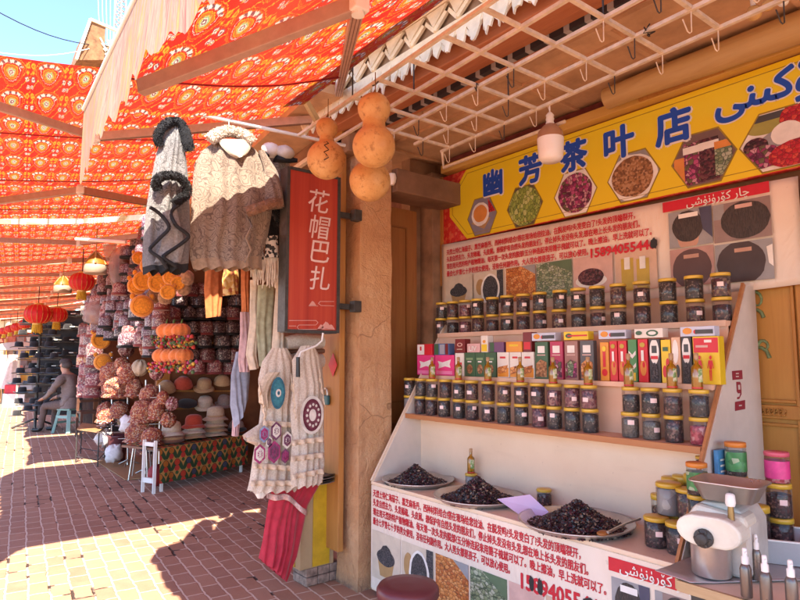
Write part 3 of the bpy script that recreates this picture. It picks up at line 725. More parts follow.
st = thing('tea_stall_display', 'white stepped tea stall display with a printed red text front and three jar shelves', 'market stall', (2.5, 2.1, 0))
m = MB()
m.b2((2.186, 1.06, 0.03), (2.21, YL, 0.64)); m.b2((2.21, YL - .02, 0.03), (2.9, YL, 0.64))
m.build('counter_front', M_lam, st)
m = MB(); m.b2((2.18, 1.05, 0.64), (2.98, YL + .003, 0.658)); m.build('counter_top', M_lam, st, bevel=.003)
# side panels
for y0, y1, nm in ((YL - .018, YL, 'side_panel'), (YR - .02, YR, 'side_panel')):
    m = MB(); pts = [(2.20, .658), (2.98, .658), (2.985, 1.722), (2.895, 1.728)]
    if y0 > 2: pts = [(2.186, .658), (2.98, .658), (2.98, 1.66), (2.80, 1.62)]
    m.poly([Vector((x, y0, z)) for x, z in pts], (0, 1, 0), y1 - y0)
    sp = m.build(nm, simple('side_panel_grey', (0.62, 0.54, 0.46), .5, .10, 3, .12), st)
    m = MB(); 
    a, b = pts[0], pts[-1]
    m.bar((a[0] - .004, (y0 + y1) / 2, a[1]), (b[0] - .004, (y0 + y1) / 2, b[1] + .003), (y1 - y0) + .006, .012, up=(0, 1, 0)) if False else m.bar((a[0] - .006, (y0 + y1) / 2, a[1]), (b[0] - .006, (y0 + y1) / 2, b[1] + .003), .026, .012, up=(0, 1, 0))
    m.build('panel_edge', M_edge if y0 < 2 else M_lam, sp)
    if y0 < 2:
        m = MB(); ex, ez = X_, Z_; n = -Y_
        def E(px, py): return at(px, py, y=y0 - .001)
        for (pa, pb, pc, pd) in (((732, 371), (742, 370), (742.5, 379), (732.5, 380)), ((735, 402), (745, 400), (745, 409), (735, 411))):
            m.poly([E(*pa), E(*pb), E(*pc), E(*pd)], n, .001)
        c = E(739, 390); Q = [(-.022, .035), (.012, .035), (.022, .026), (.022, -.018), (-.004, -.038), (-.022, -.038), (-.022, -.030), (.002, -.028), (.012, -.014), (-.012, -.014), (-.022, -.006)]
        m.poly([c + X_ * a + Z_ * b for a, b in Q], n, .001)
        m.build('shop_emblem', simple('maroon_ink', (.26, .025, .04), .5, .05, 10, 0), sp)
        m = MB(); m.poly([c + X_ * a + Z_ * b + n * .0012 for a, b in ((-.01, .022), (.008, .022), (.008, .002), (-.01, .002))], n, .0008)
        for (px, py) in ((737, 373.5), (737, 376.5), (740, 405.5)): m.box(E(px, py) + n * .0015, (.026, .001, .005))
        m.build('emblem_detail', simple('side_panel_grey', (0, 0, 0)), sp)
# shelves: (front x, top z, back x)
y0, y1 = YR, YL - .018
for (x, z, xb) in ((2.44, 1.048, 2.60), (2.72, 1.562, 2.88)):
    m = MB(); m.b2((x, y0, z - .022), (xb, y1, z)); sh = m.build('shelf', M_lamp, st)
    m = MB(); m.b2((x - .012, y0, z - .026), (x - .0005, y1, z + .002)); m.build('shelf_edge', M_edge if z < 1.3 else M_lamp, sh, bevel=.002)
m = MB(); m.b2((2.555, y0, 1.268), (2.72, y1, 1.29)); m.build('shelf', M_lamp, st)
for (x, z0, z1, nm) in ((2.56, .658, 1.026, 'back_board'), (2.60, 1.048, 1.268, 'back_board'), (2.725, 1.29, 1.54, 'back_board'), (2.88, 1.562, 1.70, 'back_board')):
    m = MB(); m.b2((x, y0, z0), (x + .012, y1, z1)); m.build(nm, M_lam if z0 < 1 else M_lamp, st)
# ---- printed matter
PHX = {}
PAL = {
 'seeds': cells('black_seeds', [(.03, .03, .035), (.06, .055, .06), (.02, .02, .022), (.10, .09, .09)], 260, .6),
 'almond': cells('almonds', [(.50, .17, .04), (.60, .24, .07), (.42, .12, .03), (.66, .31, .11)], 42, .5, (.12, .03, .01), .10, (1, 1, 1.6)),
 'cardamom': cells('green_pods', [(.20, .24, .13), (.28, .32, .20), (.13, .18, .10), (.36, .38, .27)], 44, .5, (.03, .05, .03), .12, (1, 1, 1.5)),
 'pods': cells('bright_green_pods', [(.28, .36, .07), (.36, .44, .10), (.20, .28, .05), (.45, .50, .18)], 34, .5, (.06, .09, .02), .10, (1, 1.5, 1)),
 'rose': cells('dried_rosebuds', [(.25, .03, .10), (.40, .07, .18), (.14, .02, .07), (.50, .25, .30), (.12, .10, .05)], 52, .5, (.05, .01, .02), .10),
 'spice': cells('brown_spice', [(.22, .10, .04), (.32, .15, .06), (.16, .07, .03), (.40, .22, .11)], 90, .6),
 'hair': cells('hair_print', [(.035, .028, .026), (.05, .035, .03), (.06, .045, .04)], 60, .6, stretch=(1, 6, 1)),
 'berry': cells('dark_berries', [(.05, .012, .02), (.09, .02, .03), (.03, .012, .014), (.14, .05, .05)], 90, .45),
 'goji': cells('red_berries', [(.45, .02, .03), (.55, .06, .04), (.35, .01, .02)], 60, .4, (.15, .01, .01), .1),
}
def C(name, c, rough=.5): return simple('print_' + name, c, rough, .08, 12, 0)
P_cream, P_wood, P_grey, P_skin, P_orange, P_pink, P_white, P_gold = C('cream', (.60, .50, .38)), C('wood', (.40, .24, .10)), C('grey', (.28, .27, .27)), C('skin', (.48, .27, .19)), C('orange', (.62, .24, .05)), C('pink', (.58, .36, .30)), C('white', (.74, .70, .64)), C('gold', (.50, .34, .05))
def clip(poly, out):
    for i in range(len(out)):
        a, b = out[i], out[(i + 1) % len(out)]; res = []
        ins = lambda p: (b[0] - a[0]) * (p[1] - a[1]) - (b[1] - a[1]) * (p[0] - a[0]) >= -1e-9
        for k in range(len(poly)):
            p, q = poly[k], poly[(k + 1) % len(poly)]
            if ins(p): res.append(p)
            if ins(p) != ins(q):
                d1 = (b[0] - a[0]) * (p[1] - a[1]) - (b[1] - a[1]) * (p[0] - a[0]); d2 = (b[0] - a[0]) * (q[1] - a[1]) - (b[1] - a[1]) * (q[0] - a[0]); k_ = d1 / (d1 - d2)
                res.append((p[0] + (q[0] - p[0]) * k_, p[1] + (q[1] - p[1]) * k_))
        poly = res
        if len(poly) < 3: return []
    return poly
BOX4 = [(-1, -1), (1, -1), (1, 1), (-1, 1)]
def picture(parent, c, w, h, shapes, fr=STREET, outline=None, name='printed_photo', rim=None):
    """a flat print: background and layers of discs or rectangles, in fractions of the half size"""
    ex, ey, en = fr; c = Vector(c); mats = []; m = MB()
    def mi(mt):
        if mt not in mats: mats.append(mt)
        return mats.index(mt)
    for k, sh in enumerate(shapes):
        ty, mt, x, y, a, b = sh[:6]
        if ty == 'r': q = [(x - a, y - b), (x + a, y - b), (x + a, y + b), (x - a, y + b)]
        elif ty == 'd': q = [(x + a * math.cos(2 * PI * i / 26) * (1 + .05 * (R() - .5)), y + b * math.sin(2 * PI * i / 26) * (1 + .05 * (R() - .5))) for i in range(26)]
        elif ty == 'o': q = list(outline)
        else: q = list(sh[6])
        q = clip(q, outline or BOX4)
        if q: m.add([c + ex * (u * w / 2) + ey * (v * h / 2) + en * (.0009 * (k + 1)) for u, v in q], [tuple(range(len(q)))], mi(mt))
    return m.build(name, mats, parent, recalc=False)
def bowl(bx, by, s, fill, pot=P_wood):     # a heaped bowl
    return [('p', pot, 0, 0, 0, 0, [(bx - .62 * s, by), (bx - .42 * s, by - .8 * s), (bx + .42 * s, by - .8 * s), (bx + .62 * s, by)]), ('d', fill, bx, by + .05, .66 * s, .36 * s),
            ('p', fill, 0, 0, 0, 0, [(bx - .62 * s, by + .03), (bx - .2 * s, by + .55 * s), (bx + .05 * s, by + .62 * s), (bx + .3 * s, by + .5 * s), (bx + .62 * s, by + .03)])]
LINES = ["天然土特仁海茄子、黑芝麻香丹、西种材料结合?搭在现场给您拉油、在脱发吗?头发变白了?头发的顶端裂开，",
         "头发自然去力、头发稀疏、头皮屑。想保护有自然头发的朋友们，停止掉头发没有头发,想在地上长头发的朋友们。",
         "现在用天然的特产植物精油、每天第一次头发的脱部?五分钟连起来用篦子梳就可以了。晚上擦油，早上洗就可以了。",
         "最合七岁第七十岁的男女使用，没有任何副作用。大人男女都是孩子，可以放心使用。"]
def arab(s): return s[::-1]
def poster(parent, x, yl, yr, rows, h, ends, phone, ph_c, ph_w, ph_h, blobs, pz, pzh, cols, strip, heads, pdz=.006):
    m = MB()
    for z, L, e in zip(rows, LINES, ends): text(m, L, (x, yl, z), h, STREET, 0, width=yl - e, align='LEFT', spread=.0011)
    m.build('red_lettering', M_red_ink, parent, recalc=False)
    m = MB(); text(m, phone, (x, ph_c, rows[3] + pdz), ph_h, STREET, 0, width=ph_w, spread=.003); m.build('phone_number', M_red_ink, parent, recalc=False)
    for (by, bz, a, b) in blobs:
        m = MB(); m.disc(Vector((x - .003, by, bz)), a, b, -Y_, Z_, 0, 18, .35); m.build('ink_scribble', M_blackink, parent, recalc=False)
    kinds = [
        [('r', P_cream, 0, 0, 1, 1)] + bowl(0, -.05, .95, PAL['seeds']),
        [('r', P_cream, 0, 0, 1, 1), ('d', P_wood, -.55, .1, .3, .5), ('r', PAL['seeds'], .75, 0, .2, 1.0), ('d', P_white, .12, -.12, .62, .95), ('d', PAL['seeds'], .12, -.12, .5, .84)],
        [('r', PAL['almond'], 0, 0, 1, 1), ('p', P_grey, 0, 0, 0, 0, [(.1, 1), (1, 1), (1, .45)])],
        [('r', PAL['cardamom'], 0, 0, 1, 1), ('p', C('leaf', (.10, .15, .08)), 0, 0, 0, 0, [(-.3, 1), (1, 1), (1, .3), (.5, .55)])],
        [('r', P_pink, 0, 0, 1, 1), ('d', P_white, -.1, -.3, .8, .35), ('d', PAL['berry'], -.1, -.1, .66, .45)],
        [('r', C('peach', (.60, .40, .28)), 0, 0, 1, 1), ('r', P_gold, -.4, -.3, .3, .9), ('r', P_gold, .35, -.3, .3, .8), ('r', P_white, -.4, .35, .14, .3), ('r', P_white, .35, .3, .14, .3)]]
    for (a, b), kd in zip(cols, kinds): picture(parent, (x, (a + b) / 2, pz), a - b - .006, pzh, kd)
    # red strip with Uyghur writing and four head photographs
    (sa, sb, sz, sh) = strip
    m = MB(); m.quad((x - .0015, (sa + sb) / 2, sz), sa - sb, sh, -Y_, Z_); s = m.build('red_strip', M_red_ink, parent, recalc=False)
    m = MB(); text(m, arab("ﭼﺎﺭ ﻛﯚﺭﯛﻧﯜﺷﻰ"), (x - .003, (sa + sb) / 2 - .02, sz), sh * .95, STREET, 0, bold=.01); m.build('strip_lettering', P_white, s, recalc=False)
    hk = [[('r', P_grey, 0, 0, 1, 1), ('d', P_skin, -.1, -.5, .5, .7), ('d', PAL['hair'], -.1, .1, .72, .85), ('p', C('navy', (.06, .06, .10)), 0, 0, 0, 0, [(.45, 1), (1, 1), (1, -.7), (.6, -.2)]), ('r', P_white, -.05, .7, .45, .12)],
          [('r', C('mauve', (.26, .18, .16)), 0, 0, 1, 1), ('r', P_grey, -.8, .6, .2, .4), ('d', PAL['hair'], .12, .0, .86, .95), ('r', P_pink, .1, .72, .3, .10)],
          [('r', C('rosy', (.42, .24, .20)), 0, 0, 1, 1), ('d', C('hair2', (.10, .05, .045)), 0, -.1, .9, 1.05), ('r', P_skin, 0, .55, .35, .10)],
          [('r', P_grey, 0, 0, 1, 1), ('d', C('hair3', (.055, .035, .033)), -.1, -.05, .85, 1.1), ('r', P_skin, 0, .6, .3, .10), ('p', P_white, 0, 0, 0, 0, [(.8, .6), (1, .7), (1, -.4), (.85, -.2)])]]
    for (c1, w, h2), kd in zip(heads, hk): picture(parent, (x, c1[0], c1[1]), w, h2, kd)
# front of the counter
pf = None
m = MB(); m.b2((2.1825, 1.055, 0.04), (2.1855, YL + .002, 0.636)); pf = m.build('printed_front', M_poster, st); pf['label'] = 'printed panel with red text, food photographs and a phone number'
XC = 2.1815
poster(pf, XC, 3.0, 1.06, [.592, .538, .484, .430], .042, [1.545, 1.51, 1.43, 1.93], '15894055446', (at(521, 572, x=2.18).y + at(607, 598, x=2.18).y) / 2, at(521, 572, x=2.18).y - at(607, 598, x=2.18).y, .085,
       [(at(531.5, 575, x=2.18).y, .403, .014, .036), (at(540, 578, x=2.18).y, .402, .014, .036), (at(592, 594, x=2.18).y, .398, .048, .034)], .245, .27, [(3.012, 2.735), (2.73, 2.45), (2.445, 2.195), (2.19, 1.945), (1.94, 1.735), (1.73, 1.45)],
       (1.415, 1.065, .592, .052), [((1.325, .44), .16, .21), ((1.15, .44), .15, .21), ((1.325, .21), .16, .21), ((1.15, .21), .15, .21)], -.028)
# white banner on the wall
XB = 2.965
wb = thing('printed_banner', 'white wall banner with red text, food photos and dark hair photos behind the jars', 'banner', (XB, 2.1, 1.7))
m = MB()
def bf(u, v):
    y = 3.235 + (0.925 - 3.235) * u; z = 2.232 + (1.60 - 2.232) * v - .035 * (u) * (1 - v) + .12 * u * v
    return Vector((XB + .006 + .006 * noise.noise(Vector((y * 3, z * 4, 1))) + .004 * math.sin(y * 9), y, z))
m.grid(bf, 60, 14); m.build('banner_sheet', M_poster, wb, solid=.003)
poster(wb, XB - .008, 3.17, 1.0, [2.163, 2.112, 2.060, 2.006], .040, [1.69, 1.665, 1.60, 1.985], '15894055446', 1.775, .385, .066,
       [(1.59, 1.994, .020, .030)], 1.87, .22, [(3.19, 2.91), (2.90, 2.62), (2.61, 2.365), (2.36, 2.095), (2.09, 1.83), (1.82, 1.575)],
       (1.535, 1.035, 2.172, .052), [((1.40, 2.045), .215, .185), ((1.16, 2.04), .25, .185), ((1.40, 1.85), .215, .19), ((1.16, 1.845), .25, .185)], -.012)
# ---- yellow shop sign
XS = 2.985
sg = thing('shop_sign', 'long yellow shop sign with blue Chinese and Uyghur lettering and food photos', 'sign', (XS, 1.8, 2.24))
m = MB(); m.b2((XS + .004, -.6, 2.238), (XS + .04, 3.235, 2.748)); m.build('sign_board', cells('red_filigree', [(.55, .03, .02), (.62, .10, .05), (.55, .03, .02), (.50, .02, .02)], 45, .5), sg)
m = MB(); z0, z1 = 2.243, 2.745
m.add([(XS, 2.99, z0), (XS, -.6, z0), (XS, -.6, z1), (XS, 2.99, z1), (XS, 3.165, z1 - .19), (XS, 3.165, z0 + .19)], [tuple(range(6))])
m.build('yellow_panel', simple('sign_yellow', (.74, .55, .015), .4, .03, 2, 0.02), sg, recalc=False)
m = MB()
for d_, zz_ in ((0, z1 - .03), (0, z0 + .03)): m.bar((XS - .001, 2.98, zz_), (XS - .001, -.6, zz_), .002, .003)
for (a, b) in (((2.98, z1 - .03), (3.135, z1 - .20)), ((3.135, z1 - .20), (3.135, z0 + .20)), ((3.135, z0 + .20), (2.98, z0 + .03))): m.bar((XS - .001, a[0], a[1]), (XS - .001, b[0], b[1]), .002, .003, up=(1, 0, 0))
m.build('thin_border', simple('border_line', (.30, .20, .02), .5), sg)
m = MB(); m.b2((XS - .008, 3.236, 1.93), (XS + .05, 3.27, 2.75)); m.build('sign_edge', M_jamb, sg)
def sgn(ch, px, py, h, bold=.02, dx=0):
    c = at(px, py, x=XS)
    c.x = XS
    m = MB(); text(m, ch, c + Vector((-.001, -.003, -.004)), h, STREET, 0, th=.0008, spread=.0145); wt = m.build('white_outline', P_white, sg, recalc=False)
    m = MB(); text(m, ch, c, h, STREET, 0, th=.0035, spread=.008); m.build('blue_character', simple('sign_blue', (.015, .07, .40), .4, .04, 10, 0), sg, recalc=False)
for ch, px, py in (('幽', 493, 183.5), ('芳', 530.5, 170), ('茶', 573.5, 156.5), ('叶', 619, 143), ('店', 673, 127)): sgn(ch, px, py, .180, .022)
def usgn(word, yl, z, h):
    for mt, b, hh, th, o in ((P_white, .0125, h, .0008, -.001), (simple('sign_blue', (0, 0, 0)), .006, h, .0035, 0)):
        m = MB(); text(m, arab(word), (XS - .001 + o, yl, z), hh, STREET, 0, spread=b, align='LEFT', th=th); m.build('white_outline' if b > .01 else 'uyghur_word', mt, sg, recalc=False)
_a = at(716, 106, x=XS); usgn("ﺩﯗﻛﯩﻨﻰ", _a.y, _a.z + .012, .172)
HEX = [(-1, 0), (-.5, -1), (.5, -1), (1, 0), (.5, 1), (-.5, 1)]
def hexpic(px, py, sh, w=.285, h=.255):
    c = at(px, py, x=XS); c.x = XS
    m = MB(); m.add([c + STREET[2] * .0006 + (-Y_) * (u * (w / 2 + .008)) + Z_ * (v * (h / 2 + .008)) for u, v in HEX], [tuple(range(6))]); f = m.build('photo_border', simple('border_line', (0, 0, 0)), sg, recalc=False)
    picture(f, c, w, h, [('o', sh[0], 0, 0, 1, 1)] + sh[1:], outline=HEX)
hexpic(482, 216, [C('slate', (.22, .20, .24)), ('p', P_wood, 0, 0, 0, 0, [(-.75, -.3), (.15, -.75), (.6, -.2), (-.2, .1)]), ('d', P_white, -.1, .12, .62, .66), ('d', P_orange, -.1, .16, .48, .48), ('p', PAL['goji'], 0, 0, 0, 0, [(.45, .9), (.95, .1), (.5, .1)])], .27, .25)
hexpic(524.5, 206, [C('darkbowl', (.10, .08, .05)), ('d', PAL['pods'], 0, 0, .92, 1.0)])
hexpic(575, 193, [P_white, ('d', PAL['rose'], 0, 0, .82, .92)], .29, .26)
hexpic(633, 176, [P_grey, ('d', P_white, -.02, -.05, .98, .98), ('d', PAL['spice'], -.02, -.02, .82, .86)], .30, .26)
hexpic(703, 158, [C('dusk', (.16, .10, .09)), ('r', P_orange, -.72, -.3, .22, .5), ('r', PAL['rose'], -.28, -.12, .32, .82), ('r', PAL['berry'], .2, -.1, .3, .82), ('r', PAL['cardamom'], .64, -.15, .26, .66), ('r', P_white, -.28, .42, .34, .14), ('r', P_white, .2, .44, .32, .14), ('r', P_orange, .64, .34, .26, .14)], .31, .26)
hexpic(783, 138, [P_white, ('d', C('olive', (.30, .28, .06)), -.35, .55, .5, .28), ('r', C('dk', (.06, .06, .06)), -.4, .85, .6, .12), ('d', PAL['goji'], .55, .6, .6, .6), ('d', P_grey, .1, .0, .6, .36), ('d', P_white, .1, .14, .36, .4), ('d', PAL['berry'], -.62, -.1, .3, .32), ('d', PAL['rose'], -.5, -.5, .5, .4), ('d', PAL['goji'], .45, -.62, .8, .5)], .36, .27)
# ---- bulbs
b = thing('ceiling_lamp', 'big white capsule bulb hanging from the lattice in front of the yellow sign', 'lamp', at(551, 162, x=2.46))
c0 = at(551, 162, x=2.46); s_ = 1 / pxm(c0)
m = MB(); m.lathe([(.001, -34 * s_ + .08 - .05), (.0, 0)], 6, c0) if False else None
m = MB(); m.lathe([(0, 0), (9 * s_, .002), (12 * s_, 4 * s_), (12.6 * s_, 11 * s_), (13.2 * s_, 24 * s_)], 20, c0); m.build('diffuser', simple('bulb_white', (.82, .78, .74), .35, .02, 5, 0), b)
m = MB(); m.lathe([(13.4 * s_, 24 * s_), (12 * s_, 31 * s_), (7 * s_, 37 * s_), (4.2 * s_, 39 * s_)], 20, c0); m.build('housing', simple('bulb_gold', (.42, .22, .12), .35, .05, 5, 0, spec=.6), b)
m = MB(); m.lathe([(4.2 * s_, 39 * s_)] + [(3.6 * s_ if k % 2 else 4.3 * s_, (40 + k * 2) * s_) for k in range(5)] + [(2.0 * s_, 51 * s_)], 14, c0); m.build('socket', M_white, b)
m = MB(); m.tube([c0 + Z_ * 51 * s_, Vector((c0.x, c0.y, 2.70))], .004, 6); m.tube([c0 + Z_ * 51 * s_ + X_ * .008, Vector((c0.x + .012, c0.y + .02, 2.70))], .003, 6); m.build('cord', M_white, b)
for px, py, r_, lab in ((754, 13, 7.5, 'small amber bulb hanging highest right, the biggest of three'), (768, 5, 6, 'small amber bulb between the amber and white ones'), (783, 1, 5.5, 'small white bulb at the top right corner of the porch')):
    c0 = at(px, py, x=2.5); q = 1 / pxm(c0); m = MB(); bb = thing('small_bulb', lab, 'light bulb', c0)
    m.ell(c0, r_ * q, 14, 9); m.build('glass_globe', simple('bulb_amber', (.68, .42, .16), .25, .1, 9, 0, spec=.6) if r_ > 5.6 else M_white, bb)
    m = MB(); m.lathe([(.010, 0), (.012, .03), (.004, .05)], 10, c0 + Z_ * r_ * q * .9); m.tube([c0 + Z_ * (.05), Vector((c0.x, c0.y, 2.9))], .003, 5); m.build('socket', M_white, bb)
# ---- jars
def glass():
    t = NT('clear_plastic'); fr_ = t.n('ShaderNodeFresnel', {'IOR': 1.45}).outputs[0]
    tr = t.n('ShaderNodeBsdfTransparent', {'Color': (.93, .92, .90)}); gl = t.n('ShaderNodeBsdfGlossy', {'Color': (.95, .95, .95), 'Roughness': .08})
    di = t.n('ShaderNodeBsdfDiffuse', {'Color': (.75, .72, .68)})
    m1 = t.n('ShaderNodeMixShader', {0: t.ma('MULTIPLY_ADD', fr_, .35, .005)}); t.t.links.new(tr.outputs[0], m1.inputs[1]); t.t.links.new(gl.outputs[0], m1.inputs[2])
    m2 = t.n('ShaderNodeMixShader', {0: .025}); t.t.links.new(m1.outputs[0], m2.inputs[1]); t.t.links.new(di.outputs[0], m2.inputs[2])
    t.t.links.new(m2.outputs[0], t.out.inputs[0]); return t.m
M_glass = glass()
M_gold = simple('gold_lid', (.58, .36, .035), .38, .06, 20, .03, spec=.6)
FILL = {
 'black tea flakes': cells('fill_black', [(.014, .011, .011), (.03, .02, .018), (.02, .013, .013), (.014, .011, .011), (.03, .02, .02), (.20, .15, .12), (.04, .02, .02)], 150, .5),
 'dark dried berries': cells('fill_berry', [(.035, .008, .012), (.02, .009, .01), (.07, .016, .02), (.20, .11, .09), (.03, .012, .012), (.03, .01, .012)], 120, .5),
 'purple rosebuds': cells('fill_rose', [(.14, .03, .045), (.22, .06, .075), (.08, .02, .03), (.32, .16, .14)], 100, .55),
 'grey seeds': cells('fill_grey', [(.12, .10, .085), (.085, .07, .06), (.17, .145, .12)], 220, .6),
 'red petals': cells('fill_red', [(.38, .03, .06), (.50, .10, .12), (.28, .02, .04), (.55, .25, .25)], 80, .55),
 'mixed flower tea': cells('fill_mix', [(.045, .016, .018), (.11, .05, .03), (.03, .013, .013), (.24, .15, .09), (.09, .018, .028)], 110, .55),
 'silver bags': cells('fill_silver', [(.30, .28, .27), (.40, .38, .36), (.22, .2, .2)], 25, .35),
}
M_tag = simple('price_tag', (.78, .58, .54), .6, .04, 10, 0)
_jp = {}; rrj = random.Random(77)
def jar(label, c, r, h, fill, group, tagpos=None, lid=None, wrap=None, rot=0.0):
    c = Vector(c); lev = rrj.choice((.66, .74, .80, .80)); key = (lev, round(r, 4), round(h, 4), fill, tagpos, lid.name if lid else 0, wrap.name if wrap else 0)
    j = thing('tea_jar', label, 'jar', c, group)
    if key in _jp:
        src = _jp[key]
        bpy.data.objects.remove(j); j = copy_tree(src, loc=c, label=label); j['group'] = group; j.rotation_euler.z = rot; return j
    _jp[key] = j
    fh = h * lev
    m = MB(); m.lathe([(r * .90, .003), (r * .93, .008), (r * .93, fh), (r * .6, fh + .004), (0, fh + .005)], 20, c); m.build('contents', FILL[fill], j)
    m = MB(); m.lathe([(r * .93, 0), (r, .006), (r, h * .84), (r * .93, h * .88)], 20, c, 0); m.build('jar_body', M_glass, j)
    m = MB(); m.lathe([(r * .97, h * .86), (r * 1.02, h * .865), (r * 1.02, h * .975), (r * .98, h * .998), (0, h)], 24, c); m.build('lid', lid or M_gold, j)
    if tagpos is not None:
        m = MB(); a0, tz, tw, th_ = tagpos
        m.grid(lambda u, v: c + Vector((math.cos(a0 + (u - .5) * tw / r) * r * 1.012, math.sin(a0 + (u - .5) * tw / r) * r * 1.012, h * tz + v * th_)), 4, 1)
        m.build('price_tag', M_tag, j)
    if wrap:
        m = MB(); m.lathe([(r * 1.008, h * .16), (r * 1.008, h * .72)], 20, c); m.build('label_wrap', wrap, j)
    return j
AC = PI + math.atan2(1.9, 2.3)       # the side of a jar that looks at the camera (towards -x,-y)
fills = list(FILL)
rr = random.Random(21)
def pick(*w): return rr.choice(w)
low = [409.8, 421, 433, 445.5, 459.6, 473.3, 489.3, 505.2, 522, 538.8, 555, 573, 590.4, 631.2, 652.1, 674.7, 700]
ftop = ['black tea flakes', 'black tea flakes', 'black tea flakes', 'dark dried berries', 'black tea flakes', 'mixed flower tea', 'dark dried berries', 'mixed flower tea', 'dark dried berries', 'dark dried berries', 'purple rosebuds', 'purple rosebuds', 'purple rosebuds', 'black tea flakes', 'black tea flakes', 'dark dried berries', 'black tea flakes']
fbot = ['silver bags', 'dark dried berries', 'dark dried berries', 'black tea flakes', 'black tea flakes', 'dark dried berries', 'dark dried berries', 'black tea flakes', 'black tea flakes', 'purple rosebuds', 'black tea flakes', 'black tea flakes', 'black tea flakes', 'grey seeds', 'grey seeds', 'dark dried berries', 'red petals']
LOWY = []
for k, px in enumerate(low):
    y = at(px, 430, x=2.51).y; LOWY.append(y)
    for lv, f in ((0, fbot[k]), (1, ftop[k])):
        tp = None if rr.random() < .32 else (AC + rr.uniform(-.5, .5), rr.choice((.3, .42, .52)), .026, .02)
        if tp: tp = (round(tp[0] * 4) / 4, tp[1], rr.choice((.024, .028)), .02)
        jar(f'jar of {f}, {"upper" if lv else "lower"} in {ORD[k]} stack from left on the lowest shelf', (2.508 + rr.uniform(-.006, .006), y + rr.uniform(-.004, .004), 1.0485 + lv * .1115), .0385, .111, f, 'jars on the lowest shelf', tp)
top = [441.7, 452.3, 465, 477.7, 492.3, 507.3, 523.3, 540, 559, 578.3, 597, 618.3, 642.3, 667.7, 694.3, 722.3]
for k, px in enumerate(top):
    y = at(px, 310, x=2.785).y
    for lv in (0, 1):
        f = pick('black tea flakes', 'dark dried berries', 'black tea flakes', 'dark dried berries', 'mixed flower tea') if k != 2 else 'purple rosebuds'
        tp = None if rr.random() < .4 else (round((AC + rr.uniform(-.5, .5)) * 2) / 2, rr.choice((.3, .42, .52)), .026, .02)
        jar(f'jar of {f}, {"upper" if lv else "lower"} in {ORD[k]} stack from left on the top shelf', (2.785 + rr.uniform(-.006, .006), y + rr.uniform(-.004, .004), 1.5625 + lv * .1085), .0405, .108, f, 'jars on the top shelf', tp)
# ---- oil bottles on the lids of the lowest shelf's jars
def oilglass():
    t = NT('golden_oil'); fr_ = t.n('ShaderNodeFresnel', {'IOR': 1.45}).outputs[0]; tr = t.n('ShaderNodeBsdfTransparent', {'Color': (.82, .56, .10)}); gl = t.n('ShaderNodeBsdfGlossy', {'Color': (1, 1, 1), 'Roughness': .08}); di = t.n('ShaderNodeBsdfPrincipled', {'Base Color': (.40, .19, .008, 1), 'Roughness': .15, 'Coat Weight': .5})
    m1 = t.n('ShaderNodeMixShader', {0: .55}); t.t.links.new(tr.outputs[0], m1.inputs[1]); t.t.links.new(di.outputs[0], m1.inputs[2]); m2 = t.n('ShaderNodeMixShader', {0: fr_}); t.t.links.new(m1.outputs[0], m2.inputs[1]); t.t.links.new(gl.outputs[0], m2.inputs[2]); t.t.links.new(m2.outputs[0], t.out.inputs[0]); return t.m
M_oil = oilglass()
def oil(label, c, h=.125, tall=False):
    b = thing('oil_bottle', label, 'bottle', c, 'bottles of golden oil'); c = Vector(c); r = .0215
    m = MB(); m.lathe([(r * .9, 0), (r, .004), (r, h * .58), (r * .8, h * .64), (r * .40, h * .70), (r * .36, h * .84)], 16, c); m.build('bottle_body', M_oil, b)
    m = MB(); m.lathe([(r * .42, h * .83), (r * .45, h * .84), (r * .45, h * .985), (0, h)], 12, c); m.build('cap', simple('cork_cap', (.40, .24, .12), .6, .1, 20, .1), b)
    m = MB(); m.lathe([(r * 1.01, h * .02), (r * 1.01, h * .07)], 16, c); m.build('red_base_band', simple('red_band', (.45, .03, .02), .4), b)
    m = MB(); m.grid(lambda u, v: c + Vector((math.cos(AC + .55 + (u - .5) * 1.1) * r * 1.02, math.sin(AC + .55 + (u - .5) * 1.1) * r * 1.02, h * .2 + v * h * .36)), 6, 1); m.build('green_label', cells('green_label', [(.30, .38, .14), (.42, .46, .22), (.16, .26, .08), (.55, .52, .35)], 90, .4), b)
    return b
for k, i in enumerate((2, 4, 6, 8, 10, 12, 13, 15, 16)):
    oil(f'small golden oil bottle, {ORD[k]} from the left along the lowest shelf', (2.505, LOWY[i], 1.0485 + .223), .135 if k < 6 else .15)
cb_ = at(470, 489, z=.70)
c_ = Vector((2.505, at(471, 470, x=2.505).y, .6585)); jar('small clear jar holding up an oil bottle behind the middle tray', c_, .034, .085, 'silver bags', 'loose jars on the counter')
oil('golden oil bottle standing on a small clear jar behind the middle tray', c_ + Z_ * .0853, .14)
jar('small dark jar with gold lid between the middle and right trays', Vector((2.50, at(544, 490, x=2.5).y, .6585)), .037, .085, 'dark dried berries', 'loose jars on the counter')
